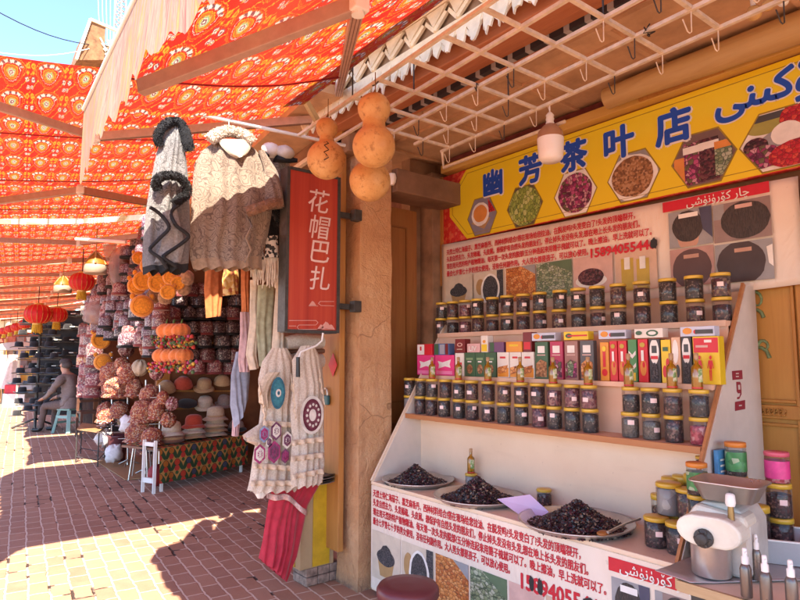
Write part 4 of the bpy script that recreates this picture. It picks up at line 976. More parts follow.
# ---- packets on the middle shelf
def pack(label, cat, px0, px1, z0, z1, x, face, dep=.05, shapes=None, name='tea_box', grp='boxes on the middle shelf', words=None, wc=None):
    ya, yb = at(px0, 360, x=x).y, at(px1, 360, x=x).y; yc = (ya + yb) / 2; w_ = ya - yb - .003
    b = thing(name, label, cat, (x + dep / 2, yc, z0), grp)
    m = MB(); m.b2((x, yc - w_ / 2, z0), (x + dep, yc + w_ / 2, z1)); m.build('carton', face, b, bevel=.0015)
    if shapes: picture(b, (x, yc, (z0 + z1) / 2), w_ * .94, (z1 - z0) * .94, shapes, name='printed_face')
    if words:
        m = MB(); text(m, words[0], (x - .004, yc, z0 + (z1 - z0) * words[1]), words[2], STREET, 0, width=w_ * words[3], bold=.02); m.build('lettering', wc or P_white, b, recalc=False)
    return b
def K(n, c): return simple('carton_' + n, c, .4, .05, 12, 0.02)
pk, gn, wh_, rd, org_, bl, mar, yl = K('pink', (.70, .05, .20)), K('green', (.05, .11, .05)), K('white', (.70, .64, .56)), K('red', (.56, .02, .03)), K('orange', (.66, .26, .03)), K('blue', (.08, .14, .30)), K('maroon', (.17, .02, .02)), K('yellow', (.70, .48, .02))
XM = 2.572; ZB = 1.2905
pkp = [('p', P_white, 0, 0, 0, 0, [(-.75, .45), (-.2, .3), (.75, .6), (.6, .1), (.7, -.25), (.1, -.1), (-.7, -.35), (-.6, .05)]), ('r', K('pink2', (.75, .20, .36)), 0, -.75, .9, .18)]
pack('bright pink box at the left end of the middle shelf', 'box', 417, 434, ZB, ZB + .128, XM, pk, shapes=pkp)
pack('bright pink box, second from the left on the middle shelf', 'box', 435, 454, ZB, ZB + .128, XM, pk, shapes=pkp)
pack('white and red box on top of the leftmost pink box', 'box', 417, 432, ZB + .1285, ZB + .20, XM, rd, shapes=[('r', P_white, -.5, 0, .5, .98), ('r', rd, -.5, .2, .12, .4)])
pack('blue and green box on top of the second pink box', 'box', 434, 449, ZB + .1285, ZB + .20, XM + .006, bl, shapes=[('r', gn, -.7, 0, .3, 1), ('r', K('grey', (.3, .3, .34)), .15, 0, .35, .9), ('r', mar, .8, 0, .2, 1)])
pack('dark brown box with a ring, right of the blue one', 'box', 455, 465, ZB + .14, ZB + .225, XM + .006, mar, shapes=[('d', P_pink, 0, .2, .6, .3), ('d', mar, 0, .2, .35, .18), ('r', P_cream, 0, -.5, .6, .06)])
pack('white and red box right under the dark brown one', 'box', 455, 464, ZB, ZB + .1395, XM, wh_, shapes=[('r', rd, 0, -.2, .6, .4)])
gp = [('d', PAL['spice'], 0, -.4, .6, .42), ('r', K('lightgreen', (.2, .3, .14)), 0, .5, .7, .10), ('r', P_white, 0, .25, .4, .06)]
for k, (a, b_) in enumerate(((464.5, 475), (475, 485), (485, 496))):
    pack(f'dark green spice packet, {ORD[k]} of three side by side', 'packet', a, b_, ZB, ZB + .142, XM, gn, .03, gp, 'spice_packet')
pack('pale pink box with letters above the green packets', 'box', 467, 480, ZB + .1425, ZB + .195, XM + .004, K('palepink', (.62, .36, .34)), words=('LIV', .45, .035, .6))
pack('white and yellow box standing highest over the green packets', 'box', 481, 488, ZB + .1425, ZB + .24, XM + .004, wh_, shapes=[('r', yl, 0, -.5, .9, .45), ('d', org_, 0, .3, .5, .2)])
pack('green and purple box above the third green packet', 'box', 489, 504, ZB + .1425, ZB + .20, XM + .006, K('purple', (.15, .06, .14)), shapes=[('r', gn, -.6, 0, .3, 1)])
pack('orange box lying above the white and orange packets', 'box', 506, 522, ZB + .1425, ZB + .20, XM + .004, org_, shapes=[('r', yl, 0, .3, .6, .2)])
pack('dark red box beside the small orange one', 'box', 523, 532, ZB + .1425, ZB + .25, XM + .01, mar, shapes=[('r', rd, 0, -.4, .8, .4)])
wp = [('r', org_, 0, -.62, 1, .38), ('p', PAL['almond'], 0, 0, 0, 0, [(-.9, -.2), (.9, .0), (.6, -.6), (-.9, -.8)]), ('r', K('red', (0, 0, 0)), 0, .62, .5, .08)]
for k, (a, b_) in enumerate(((497, 509), (509.5, 521), (521.5, 534))):
    pack(f'white packet with orange food picture, {ORD[k]} of three side by side', 'packet', a, b_, ZB, ZB + .142, XM, wh_, .03, wp, 'spice_packet')
def pouch(label, a, b_, face, food, food2=None):
    return pack(label, 'packet', a, b_, ZB, ZB + .195, XM, face, .03, [('r', P_white, 0, .62, .6, .2), ('r', P_pink, 0, .3, .7, .03), ('p', food, 0, 0, 0, 0, [(-.9, -.2), (-.1, .05), (.9, -.1), (.9, -.95), (-.9, -.95)])] + ([('p', food2, 0, 0, 0, 0, [(-.6, -.2), (.0, .0), (.5, -.3), (.2, -.9), (-.5, -.8)])] if food2 else []), 'food_pouch')
pouch('tall dark green pouch with a white label', 535, 548, gn, PAL['spice'])
pouch('tall crimson pouch with a white label and pink petals', 550, 563, K('crimson', (.40, .03, .08)), PAL['red'] if 'red' in PAL else PAL['rose'])
pouch('tall brownish pouch with figs and a white label', 564.5, 578, K('taupe', (.30, .14, .11)), PAL['rose'], PAL['cardamom'])
pouch('tall charcoal pouch with orange fruit and a white label', 580, 594, K('charcoal', (.09, .08, .08)), PAL['almond'])
pack('orange carton with red figures, fifth tall carton from the right group', 'box', 600, 609, ZB, ZB + .185, XM, org_, shapes=[('d', rd, 0, -.6, .7, .2), ('r', rd, 0, .2, .35, .5), ('d', yl, 0, .7, .5, .15)])
rp = [('d', P_orange, .05, -.35, .7, .4), ('d', K('red', (0, 0, 0)), .2, -.2, .3, .15), ('d', P_gold, .0, .78, .6, .12), ('r', P_white, 0, .25, .3, .26)]
pack('tall red carton with a hen, left one of two beside the green carton', 'box', 609.5, 617.5, ZB, ZB + .19, XM, rd, shapes=rp)
pack('tall red carton with a hen, right one of two beside the green carton', 'box', 618, 627, ZB, ZB + .19, XM, rd, shapes=rp)
pack('tall green carton with a white zigzag between red ones', 'box', 628, 637, ZB, ZB + .195, XM, K('leafgreen', (.08, .24, .08)), shapes=[('p', P_white, 0, 0, 0, 0, [(-.9, .5), (0, .3), (.9, .5), (.9, .3), (0, .1), (-.9, .3)]), ('p', P_white, 0, 0, 0, 0, [(-.9, -.1), (0, -.3), (.9, -.1), (.9, -.3), (0, -.5), (-.9, -.3)]), ('r', yl, 0, -.8, .8, .2)])
pack('tall red carton with a hen right of the green zigzag carton', 'box', 638, 648, ZB, ZB + .195, XM, rd, shapes=rp)
bp = [('d', P_white, 0, .45, .9, .62), ('r', C('dk', (.06, .06, .06)), .0, .55, .5, .18), ('r', K('red', (0, 0, 0)), 0, .15, .7, .08), ('d', PAL['seeds'], 0, -.6, .7, .5)]
pack('black and white carton right of the red hen carton', 'box', 649, 660.5, ZB, ZB + .195, XM, C('ink', (.05, .045, .045)), shapes=bp)
pack('yellow carton with red flowers among the tall cartons', 'box', 661, 671, ZB, ZB + .19, XM, yl, shapes=[('d', rd, -.3, -.5, .5, .3), ('d', rd, .4, -.1, .4, .25), ('r', gn, 0, .6, .6, .1)])
pack('peach and white carton left of the second black and white one', 'box', 671.5, 681, ZB, ZB + .20, XM, K('peach', (.62, .38, .24)), shapes=[('d', P_white, -.1, .4, .7, .55), ('d', C('dk', (0, 0, 0)), .3, -.5, .5, .3)])
pack('black and white carton left of the yellow body chart box', 'box', 681.5, 692, ZB, ZB + .20, XM, C('ink', (0, 0, 0)), shapes=bp)
body = []
for sx in (-.52, .42):
    s = .36
    body += [('d', rd, sx, .12, .10, .09), ('p', rd, 0, 0, 0, 0, [(sx - .16, .0), (sx + .16, .0), (sx + .10, -.4), (sx - .10, -.4)]), ('p', rd, 0, 0, 0, 0, [(sx - .16, .0), (sx - .27, -.35), (sx - .21, -.36), (sx - .10, -.05)]), ('p', rd, 0, 0, 0, 0, [(sx + .16, .0), (sx + .27, -.35), (sx + .21, -.36), (sx + .10, -.05)]),
             ('p', rd, 0, 0, 0, 0, [(sx - .11, -.42), (sx - .01, -.42), (sx - .03, -.9), (sx - .09, -.9)]), ('p', rd, 0, 0, 0, 0, [(sx + .01, -.42), (sx + .11, -.42), (sx + .09, -.9), (sx + .03, -.9)])]
pack('wide yellow box with red body figures and a red top', 'box', 693, 720, ZB, ZB + .20, XM, yl, shapes=[('r', rd, 0, .68, 1, .34), ('r', P_white, .2, .85, .3, .06), ('r', P_pink, -.3, .62, .5, .05)] + body)
lieb = [('d', org_, -.6, .1, .3, .7), ('d', rd, -.05, -.1, .16, .5), ('r', C('dk', (0, 0, 0)), .5, -.1, .6, .45)]
for lab, a, b_, z, sh, ty in (('flat blue box with fruit lying over the green pouch', 532, 556, .2005, lieb, K('paleblue', (.50, .52, .62))), ('flat yellow box lying over the brownish pouch', 564, 589, .2005, [('d', gn, -.6, 0, .3, .6), ('r', rd, .2, 0, .9, .2)], yl),
                      ('flat blue box with fruit lying over the red hen cartons', 599, 627, .2005, lieb, K('paleblue', (0, 0, 0))), ('flat cream box with a green oval lying on the tall cartons', 635, 664, .2005, [('d', gn, .3, 0, .45, .75), ('d', P_white, .3, .0, .3, .4), ('d', gn, -.7, .1, .25, .5)], wh_),
                      ('flat blue box with fruit lying near the right end', 681, 716, .2015, lieb, K('paleblue', (0, 0, 0)))):
    pack(lab, 'box', a, b_, ZB + z, ZB + z + .042, XM + .004, ty, .05, sh, 'flat_box', 'flat boxes lying on the packets')
# ---- trays with heaps
def tray(label, c, r, hl, hr, hh, n, seed, hoff=(0, 0)):
    c = Vector(c); t = thing('steel_tray', label, 'tray', c, 'round steel trays on the counter'); n_ = 40
    m = MB(); m.lathe([(0, .004), (r * .80, .004), (r * .86, .012), (r * .95, .028), (r, .031), (r * 1.004, .026), (r * .95, .018), (r * .85, 0), (0, 0)], 48, c); m.build('dish', M_steel, t)
    m = MB(); m.lathe([(r * .70, .0065), (r * .72, .008), (r * .74, .0065)], 48, c); m.build('pressed_ring', M_steel, t)
    rr = random.Random(seed); m = MB(); hc = c + Vector((hoff[0], hoff[1], .005))
    def hz(q): return hh * max(0, (1 - q) ** 1.15) 
    m.lathe([(hr * (1 - .0), 0)] + [(hr * q * .97, hz(q) * .96) for q in (.85, .7, .5, .3, .12)] + [(0, hh * .95)], 28, hc, 0, jit=.10)
    for k in range(n):
        a = rr.random() * 2 * PI; q = math.sqrt(rr.random()) * 1.12; rad = hr * q
        if q > 1: rad = hr * (1 + (q - 1) * 1.8)
        p = hc + Vector((math.cos(a) * rad, math.sin(a) * rad, hz(min(q, 1)) + .001))
        s = rr.uniform(.0045, .010); e1 = Vector((rr.uniform(-1, 1), rr.uniform(-1, 1), rr.uniform(-.6, .6))).normalized(); e2 = e1.cross(Vector((rr.uniform(-1, 1), rr.uniform(-1, 1), 1))).normalized(); e3 = e1.cross(e2)
        mt = 0 if rr.random() < .62 else rr.choice((1, 1, 2, 3))
        o = [p + e1 * s * 1.3, p - e1 * s * 1.3, p + e2 * s * .7, p - e2 * s * .7, p + e3 * s * .7, p - e3 * s * .7]
        m.add(o, [(0, 2, 4), (2, 1, 4), (1, 3, 4), (3, 0, 4), (2, 0, 5), (1, 2, 5), (3, 1, 5), (0, 3, 5)], mt)
    h = m.build('dried_berry_heap', [simple('berry_black', (.022, .014, .016), .38, .3, 90, .2, spec=.6), simple('berry_maroon', (.075, .014, .022), .42, .3, 90, .2), simple('berry_stem', (.30, .20, .13), .7, .2, 50, .1), simple('berry_brown', (.12, .05, .03), .6, .3, 50, .1)], base=hc)
    tag(h, hl, 'dried berries', 'heaps of dark berries on the trays')
    return t
tray('round steel tray at the left end of the counter by the post', (2.36, 2.795, .659), .215, 'rounded heap of dark berries on the left tray', .150, .108, 1700, 1, (-.01, .01))
tray('round steel tray in the middle of the counter', (2.335, 2.275, .659), .235, 'pointed heap of dark berries on the middle tray', .165, .120, 2000, 2, (-.005, 0))
tray('round steel tray on the right, holding a spoon', (2.315, 1.66, .659), .250, 'broad heap of dark berries behind the purple card', .180, .112, 2400, 3, (0, -.01))
m = MB(); a, b, c, d = at(497, 499, x=2.27), at(530, 494.5, x=2.33), at(549, 512, x=2.33), at(531, 523, x=2.27)
cc = (a + b + c + d) / 4
m.add([a, b, c, d], [(0, 1, 2, 3)]); tag(m.build('price_card', simple('lilac_card', (.56, .40, .56), .6, .03, 8, .02), solid=.0015), 'blank lilac card leaning on the rim of the right tray', 'card')
sp = thing('scoop_spoon', 'steel and orange scoop half buried in the right heap', 'spoon', at(612, 536, z=.70))
A_, B_ = at(603, 533, z=.70), at(640, 520, z=.715)
m = MB(); m.ell(A_, (.032, .022, .010), 14, 7); m.build('scoop_bowl', simple('scoop_orange', (.32, .12, .03), .4, .2, 10, .1), sp)
m = MB(); m.tube([A_ + Vector((.0, -.02, .006)), A_.lerp(B_, .6) + Z_ * .006, B_ + Z_ * .005], [.006, .005, .006], 8); m.build('spoon_handle', M_steel, sp)
# ---------------------------------------------------------------- grinder table and its goods
tb = thing('grinder_table', 'wooden side table with pale cloth under the white grinder at the lower right', 'table', (2.3, .7, 0))
m = MB(); m.b2((1.985, .2, .652), (2.98, 1.03, .676)); m.build('table_top', M_lam, tb)
m = MB(); m.b2((1.972, .2, .646), (1.984, 1.032, .679)); m.b2((1.985, 1.031, .646), (2.17, 1.043, .679)); m.build('wooden_edge', wood('pale_wood_edge', (.50, .34, .18), (.42, .27, .13), 6, axis=1), tb)
for x, y in ((2.02, .25), (2.02, .98), (2.93, .25), (2.93, .98)):
    m = MB(); m.b2((x - .02, y - .02, 0), (x + .02, y + .02, .65)); m.build('leg', M_iron, tb)
m = MB(); m.b2((2.02, .22, .18), (2.95, 1.0, .20)); m.build('lower_board', M_lam, tb)
def clf(u, v):
    p = at(655, 571, z=.682).lerp(at(690, 583, z=.682), u); q = at(735, 540, z=.682).lerp(at(840, 580, z=.682), u)
    r = p.lerp(q, v); return Vector((r.x, r.y, .683 + .004 * noise.noise(r * 14)))
m = MB(); m.grid(clf, 16, 12); tag(m.build('steel_sheet', simple('dull_sheet', (.50, .45, .44), .35, .1, 8, .1, metal=.6), solid=.002), 'dull metal sheet lying under the steel cup on the grinder table', 'sheet')
# grinder
gb = at(745, 572, z=.68); gx, gy = 2.16, .88
G = thing('grain_grinder', 'white enamelled electric grinder with a square steel hopper on the side table', 'grinder', (gx, gy, .685))
M_en = simple('white_enamel', (.70, .66, .54), .4, .12, 5, .08, c2=(.50, .44, .34))
fd = Vector((-1, -.10, 0)).normalized(); sd = Vector((-fd.y, fd.x, 0)); 
O = Vector((2.19, .965, .685))
def L(a, b, z): return O + fd * a + sd * b + Z_ * z          # a toward the street, b to the far side
fr = (fd, sd, Z_)
m = MB()
prof = [(-.085, 0), (.085, 0), (.095, .02), (.095, .17), (.07, .215), (.02, .235), (-.05, .23), (-.088, .19), (-.095, .02)]
m.poly([L(-.13, b, z) for b, z in prof], fd, .20); m.build('motor_housing', simple('grey_housing', (.50, .47, .41), .42, .2, 6, .1, c2=(.34, .31, .27)), G, bevel=.012)
m = MB(); n = 20; 
prof = [(.070 * math.cos(a) + (.030 if math.cos(a) > 0 else -.030), .155 + .050 * math.sin(a)) for a in [2 * PI * k / n for k in range(n)]]
m.poly([L(.07, b, z) for b, z in prof], fd, .10); m.build('grinding_head', M_en, G, bevel=.008)
m = MB(); m.lathe([(.030, 0), (.030, .012), (.018, .014), (.018, .03), (0, .032)], 18, L(.17, -.01, .135), 0, (sd, Z_, fd)); m.build('outlet_nut', M_iron, G, bevel=.002)
m = MB()
for k in range(6): a = k * PI / 3; m.bar(L(.186, -.01, .135), L(.186, -.01 + .027 * math.cos(a), .135 + .027 * math.sin(a)), .006, .006, up=fd)
m.build('nut_arm', M_iron, G)
# shoulder fairing from the head to the body
m = MB(); m.poly([L(-.02, b, z) for b, z in [(-.10, .165), (.10, .165), (.09, .205), (-.06, .225)]], fd, .12); m.build('shoulder', M_en, G, bevel=.015)
# hopper
hp = L(.045, .035, .255); m = MB()
def rect(w_, d_, z, rd_=.03, n=5):
    o = []
    for sx, sy, a0 in ((1, 1, 0), (-1, 1, 90), (-1, -1, 180), (1, -1, 270)):
        for k in range(n + 1):
            a = math.radians(a0 + 90 * k / n); o.append(hp + fd * (sx * (w_ / 2 - rd_) + rd_ * math.cos(a)) + sd * (sy * (d_ / 2 - rd_) + rd_ * math.sin(a)) + Z_ * z)
    return o
rings = [rect(.125, .155, -.01), rect(.165, .205, .05), rect(.178, .218, .052), rect(.178, .218, .047), rect(.158, .198, .044), rect(.12, .15, .002)]
vs = [p for r_ in rings for p in r_]; nn = len(rings[0]); fs = []
for i in range(len(rings) - 1):
    for j in range(nn): fs.append((i * nn + j, i * nn + (j + 1) % nn, (i + 1) * nn + (j + 1) % nn, (i + 1) * nn + j))
fs += [tuple(range(nn)), tuple(reversed(range((len(rings) - 1) * nn, len(rings) * nn)))]
m.add(vs, fs, 0, True); m.build('hopper', M_steel, G)
m = MB(); m.lathe([(.028, 0), (.022, .08)], 16, L(.03, .02, .17)); m.build('hopper_neck', M_iron, G)
m = MB(); m.lathe([(.010, -.03), (.010, 0), (.008, .03)], 10, L(.125, .06, .215)); kn = m.build('screw', simple('brass_screw', (.30, .20, .08), .4, .1, 10, 0, metal=.7), G)
m = MB(); m.lathe([(.013, 0), (.016, .01), (.014, .035), (.009, .04), (0, .041)], 12, L(.125, .06, .24)); m.build('white_knob', M_white, kn)
m = MB(); m.quad(L(-.01, -.0965, .11), .07, .09, fd, Z_); m.build('spec_label', simple('label_blue', (.55, .60, .66), .5, .1, 60, 0), G, solid=.001)
# cup
cp = at(712, 574, z=.687); cup = thing('steel_cup', 'straight shiny steel cup catching powder below the grinder outlet', 'cup', cp)
m = MB(); r = .062; m.lathe([(0, .002), (r * .93, 0), (r * .97, .004), (r, .100), (r * 1.03, .104), (r * 1.02, .106), (r * .97, .101), (r * .93, .012), (0, .010)], 32, cp); m.build('cup_body', M_steel, cup)
m = MB(); m.lathe([(r * .93, .02), (r * .60, .05), (0, .06)], 24, cp); m.build('ground_powder', simple('powder', (.10, .07, .06), .8, .2, 60, .3), cup)
# spray bottles
M_spray = simple('spray_grey', (.16, .13, .11), .3, .1, 8, 0, spec=.7, metal=.5)
for k, (px, py, lab) in enumerate(((747, 597, 'dark spray bottle with white nozzle, leftmost by the steel cup'), (767, 606, 'dark spray bottle with white nozzle, between two others'), (793, 612, 'dark spray bottle with white nozzle at the lower right edge'), (758, 580, 'dark spray bottle almost hidden behind the front row'))):
    c = at(px, py, z=.687); b = thing('spray_bottle', lab, 'bottle', c, 'spray bottles by the grinder'); q = .0165 
    if k == 3: q = .013
    m = MB(); m.lathe([(q * .9, 0), (q, .004), (q, .082), (q * .75, .094), (q * .5, .098)], 18, c); m.build('bottle_body', M_spray, b)
    m = MB(); m.lathe([(q * .62, .096), (q * .62, .116), (q * .42, .119), (q * .42, .138), (q * .3, .142), (0, .143)], 14, c); m.tube([c + Z_ * .131, c + Vector((-.010, -.008, .131))], .003, 6); m.build('nozzle', M_white, b)
# plastic tubs
def tub(label, c, w_, d_, h, ang):
    b = thing('plastic_tub', label, 'tub', c); e = Vector((math.cos(ang), math.sin(ang), 0)); f2 = Vector((-e.y, e.x, 0)); c = Vector(c); m = MB()
    for (a, bb, sx, sy) in ((1, 0, .004, d_), (-1, 0, .004, d_), (0, 1, w_, .004), (0, -1, w_, .004)): m.box(c + e * (a * w_ / 2) + f2 * (bb * d_ / 2) + Z_ * h / 2, (sx, sy, h), (e, f2, Z_))
    m.box(c + Z_ * .002, (w_, d_, .004), (e, f2, Z_)); m.build('tub_wall', simple('milky_plastic', (.66, .65, .64), .25, .03, 6, 0, trans=.45), b)
    m = MB()
    for (a, bb, sx, sy) in ((1, 0, .012, d_ + .012), (-1, 0, .012, d_ + .012), (0, 1, w_, .012), (0, -1, w_, .012)): m.box(c + e * (a * w_ / 2) + f2 * (bb * d_ / 2) + Z_ * (h + .003), (sx, sy, .006), (e, f2, Z_))
    m.build('rim', M_white, b, bevel=.002)
    m = MB()
    for _ in range(60): m.ell(c + e * U(-w_ * .42, w_ * .42) + f2 * U(-d_ * .42, d_ * .42) + Z_ * (.008 + U(0, .015)), U(.006, .012), 6, 4)
    tag(m.build('dark_dregs', FILL['grey seeds'], b), kind='stuff')
tub('large milky plastic tub right of the grinder', at(790, 560, z=.687) + Vector((.05, 0, 0)), .22, .22, .075, .5)
tub('small milky plastic tub behind the larger one at the right edge', Vector((2.62, .60, .687)), .20, .20, .10, .4)
# jars behind and beside the grinder
def pj(px, py, x): return at(px, py, x=x)
GREEN = cells('green_wrap', [(.05, .20, .06), (.07, .26, .08), (.05, .18, .06), (.35, .42, .25)], 40, .4)
PINKW = simple('pink_wrap', (.66, .05, .22), .4, .1, 40, 0)
BLUEW = simple('blue_wrap', (.06, .22, .42), .4, .15, 40, 0)
M_orl = simple('orange_lid', (.62, .20, .03), .4, .05, 10, 0)
M_mal = simple('magenta_lid', (.60, .10, .14), .4, .05, 10, 0)
tp = (AC, .4, .026, .02)
def sj(label, px, y, z, r, h, fill, tagp=None, lid=None, wrap=None, grp='jars around the grinder'):
    c = at(px, 500, y=y); jar(label, (c.x, y, z), r, h, fill, grp, tagp, lid, wrap)
T0 = .6795
sj('dark jar with orange lid and green label, at the foot of the stall side panel', 698, 1.09, T0 + .222, .036, .115, 'dark dried berries', None, M_orl, GREEN)
sj('gold-lidded dark jar under the green jar nearest the side panel', 698, 1.09, T0 + .111, .036, .1105, 'black tea flakes')
sj('gold-lidded dark jar, bottom one of the stack nearest the side panel', 698, 1.09, T0, .036, .1105, 'black tea flakes')
sj('gold-lidded dark jar with a pink tag, below the blue packet', 716, 1.09, T0 + .111, .036, .1105, 'dark dried berries', tp)
sj('gold-lidded dark jar, bottom one of the stack below the blue packet', 716, 1.09, T0, .036, .1105, 'dark dried berries')
sj('dark jar with orange lid and green label, topmost right of the blue packet', 738, 1.06, T0 + .262, .038, .13, 'black tea flakes', None, M_orl, GREEN)
sj('gold-lidded dark jar with pink tag, middle of the stack under a green jar', 738, 1.06, T0 + .131, .039, .1305, 'dark dried berries', tp)
sj('gold-lidded dark jar, bottom of the stack under a green jar', 738, 1.06, T0, .039, .1305, 'dark dried berries')
sj('jar with magenta lid and pink label at the right edge', 779, .93, T0 + .252, .042, .115, 'red petals', None, M_mal, PINKW)
sj('gold-lidded dark jar right under the pink jar', 779, .93, T0 + .126, .044, .1255, 'dark dried berries', tp)
sj('gold-lidded dark jar, bottom of the pink jar stack', 779, .93, T0, .044, .1255, 'dark dried berries')
sj('gold-lidded dark jar with pink tag standing lowest between grinder and pink stack', 757, .98, T0, .040, .17, 'dark dried berries', tp)
c = at(721, 470, y=1.105); t_ = thing('blue_packet', 'blue packet with pale writing standing between the two green jars', 'packet', (c.x, c.y, T0 + .222))
pk_ = MB(); pk_.b2((c.x - .03, 1.10, T0 + .2225), (c.x + .045, 1.118, T0 + .36)); pk_.build('packet_body', BLUEW, t_, bevel=.003)
m = MB()
for k in range(4): m.quad(Vector((c.x + .008, 1.0985, T0 + .255 + k * .022)), .05, .007, X_, Z_)
m.build('pale_lines', P_white, t_, recalc=False)
# jars on the counter left of the grinder
cj = [(657, 540, 2.33, .659, .047, .115, 'dark dried berries', 1, 'squat dark jar with pink tag at the counter edge beside the right tray'),
      (681, 548, 2.31, .659, .044, .115, 'dark dried berries', 1, 'dark jar with pink tag and gold lid left of the steel cup'),
      (669, 500, 2.40, .774, .048, .125, 'silver bags', 0, 'tall jar of silver bags stacked on the counter jars'),
      (690, 500, 2.40, .774, .044, .115, 'mixed flower tea', 1, 'gold-lidded jar stacked right of the silver one'),
      (675, 500, 2.44, .659, .046, .1145, 'black tea flakes', 0, 'gold-lidded dark jar hidden under the jar of silver bags'),
      (692, 500, 2.42, .659, .044, .1145, 'black tea flakes', 0, 'gold-lidded dark jar hidden under its neighbour by the grinder'),
      (672, 480, 2.52, .659, .042, .24, 'mixed flower tea', 0, 'tall gold-lidded canister behind the silver bags, left'),
      (683, 480, 2.54, .659, .042, .25, 'mixed flower tea', 0, 'tall gold-lidded canister behind the silver bags, middle'),
      (695, 480, 2.50, .659, .042, .27, 'red petals', 1, 'tall gold-lidded canister at the foot of the slanted side edge'),
      (659, 480, 2.52, .659, .036, .16, 'mixed flower tea', 0, 'small gold-lidded jar peeping out left of the tall jars'),
      (703, 450, 2.53, .93, .030, .07, 'mixed flower tea', 1, 'small pale jar topmost beside the slanted side edge')]
for px, py, x, z, r, h, f, tg, lab in cj:
    c = at(px, py, x=x); jar(lab, (x, max(c.y, YR + r) if px < 700 else c.y, z), r, h, f, 'jars around the grinder', tp if tg else None)
# ---- round maroon stool in front of the counter
s0 = thing('round_stool', 'round stool with a dark maroon padded seat in front of the printed counter', 'stool', (1.836, 2.25, 0)); c = Vector((1.836, 2.25, 0))
m = MB(); m.lathe([(.10, .285), (.138, .29), (.146, .31), (.146, .335), (.135, .352), (.08, .358), (0, .36)], 40, c); m.build('seat', simple('maroon_vinyl', (.10, .018, .022), .4, .12, 5, .15, c2=(.15, .04, .04)), s0)
for k in range(4):
    a = PI / 4 + k * PI / 2; m = MB(); m.tube([c + Vector((.09 * math.cos(a), .09 * math.sin(a), .286)), c + Vector((.13 * math.cos(a), .13 * math.sin(a), 0))], .012, 8); m.build('leg', M_iron, s0)
# ---- gourds hanging at the post
def gskin():
    t = NT('gourd_skin'); o = t.obj(); n = t.noise(o, 7, 5, .65); n2 = t.noise(o, 26, 4, .7); v = t.vor(t.vm('ADD', o, t.vm('SCALE', t.n('ShaderNodeTexNoise', {'Vector': o, 'Scale': 9.0}).outputs['Color'], sc=.08)), 5.5, 'DISTANCE_TO_EDGE').outputs['Distance']
    c = t.ramp(n, [(.3, (.46, .225, .075)), (.5, (.58, .33, .125)), (.72, (.64, .42, .20))]); c = t.mix(t.ramp(n2, [(.56, 0), (.70, .8)]), c, (.26, .11, .035)); c = t.mix(t.ramp(t.noise(o, 60, 3, .7), [(.6, 0), (.75, .5)]), c, (.20, .09, .03))
    return t.bsdf(c, .42, normal=t.bump(n2, .5, .006), spec=.35)
M_gourd = gskin()
def gourd(label, c, r1, r2, gap, parts, tilt=0, crack=False):
    """c = centre of the lower lobe; r1 lower, r2 upper lobe radius"""
    g = thing('bottle_gourd', label, 'gourd', Vector(c) - Z_ * r1, 'dried gourds hanging by the post'); c = Vector(c); m = MB(); n = 40; pr = []
    H_ = gap + r2
    for k in range(n + 1):
        z = -r1 * .97 + (H_ + r1 * .97) * k / n
        a = math.sqrt(max(0, r1 * r1 - z * z)) if z < r1 else 0; b = math.sqrt(max(0, r2 * r2 - (z - gap) ** 2)) if abs(z - gap) < r2 else 0
        neck = .40 * r2 * 1.35 * math.exp(-((z - (r1 + gap - r2) / 2) / (.5 * r2)) ** 2) if r2 > 0 else 0
        pr.append((max((a ** 4 + b ** 4 + (neck * 1.3) ** 4) ** .25, .0005), z))
    m.lathe(pr, 32, c); m.build('gourd_body', M_gourd, g)
    for v in g.children[0].data.vertices:
        v.co *= 1 + .02 * noise.noise(v.co * 9 + c)
    m = MB(); m.tube([c + Z_ * (H_ - .004), c + Vector((.006, .0, H_ + .018))], [.009, .004], 7); m.tube([c + Vector((.006, 0, H_ + .016)), c + Vector((.006, 0, H_ + .10))], .0025, 5); m.build('stalk', simple('stalk', (.22, .13, .05), .8), g)
    if crack:
        m = MB(); q = []
        for k in range(9):
            a = math.radians(-122 + 8 * math.sin(k * 2.1)); z = r1 * (.72 - k * .13); rr_ = math.sqrt(max(0, r1 * r1 - z * z)) * 1.004
            q.append(c + Vector((rr_ * math.cos(a), rr_ * math.sin(a), z)))
        m.tube(q, .0028, 5); m.build('crack', M_iron, g)
c = at(326.5, 160, y=2.55); q = 1 / pxm(c); gourd('dried bottle gourd with a dark crack, hanging left of the post', c, 19.5 * q, 11 * q, 33 * q, 2, crack=True)
c = at(374, 146.5, y=2.12); q = 1 / pxm(c); gourd('big dried bottle gourd hanging in front of the post, upper right of the group', c, 21.3 * q, 16.5 * q, 39 * q, 2)
c = at(370, 181, y=2.32); q = 1 / pxm(c); gourd('dried gourd behind and below the big one, lowest of the three', c, 20.5 * q, 12 * q, 34 * q, 2)
wh2 = MB(); c = at(392, 185, y=3.06); wh2.lathe([(.014, 0), (.026, .02), (.03, .05), (.024, .075)], 12, c); tag(wh2.build('white_lamp_holder', M_white), 'small white ceramic lamp holder behind the gourds beside the post', 'lamp holder')
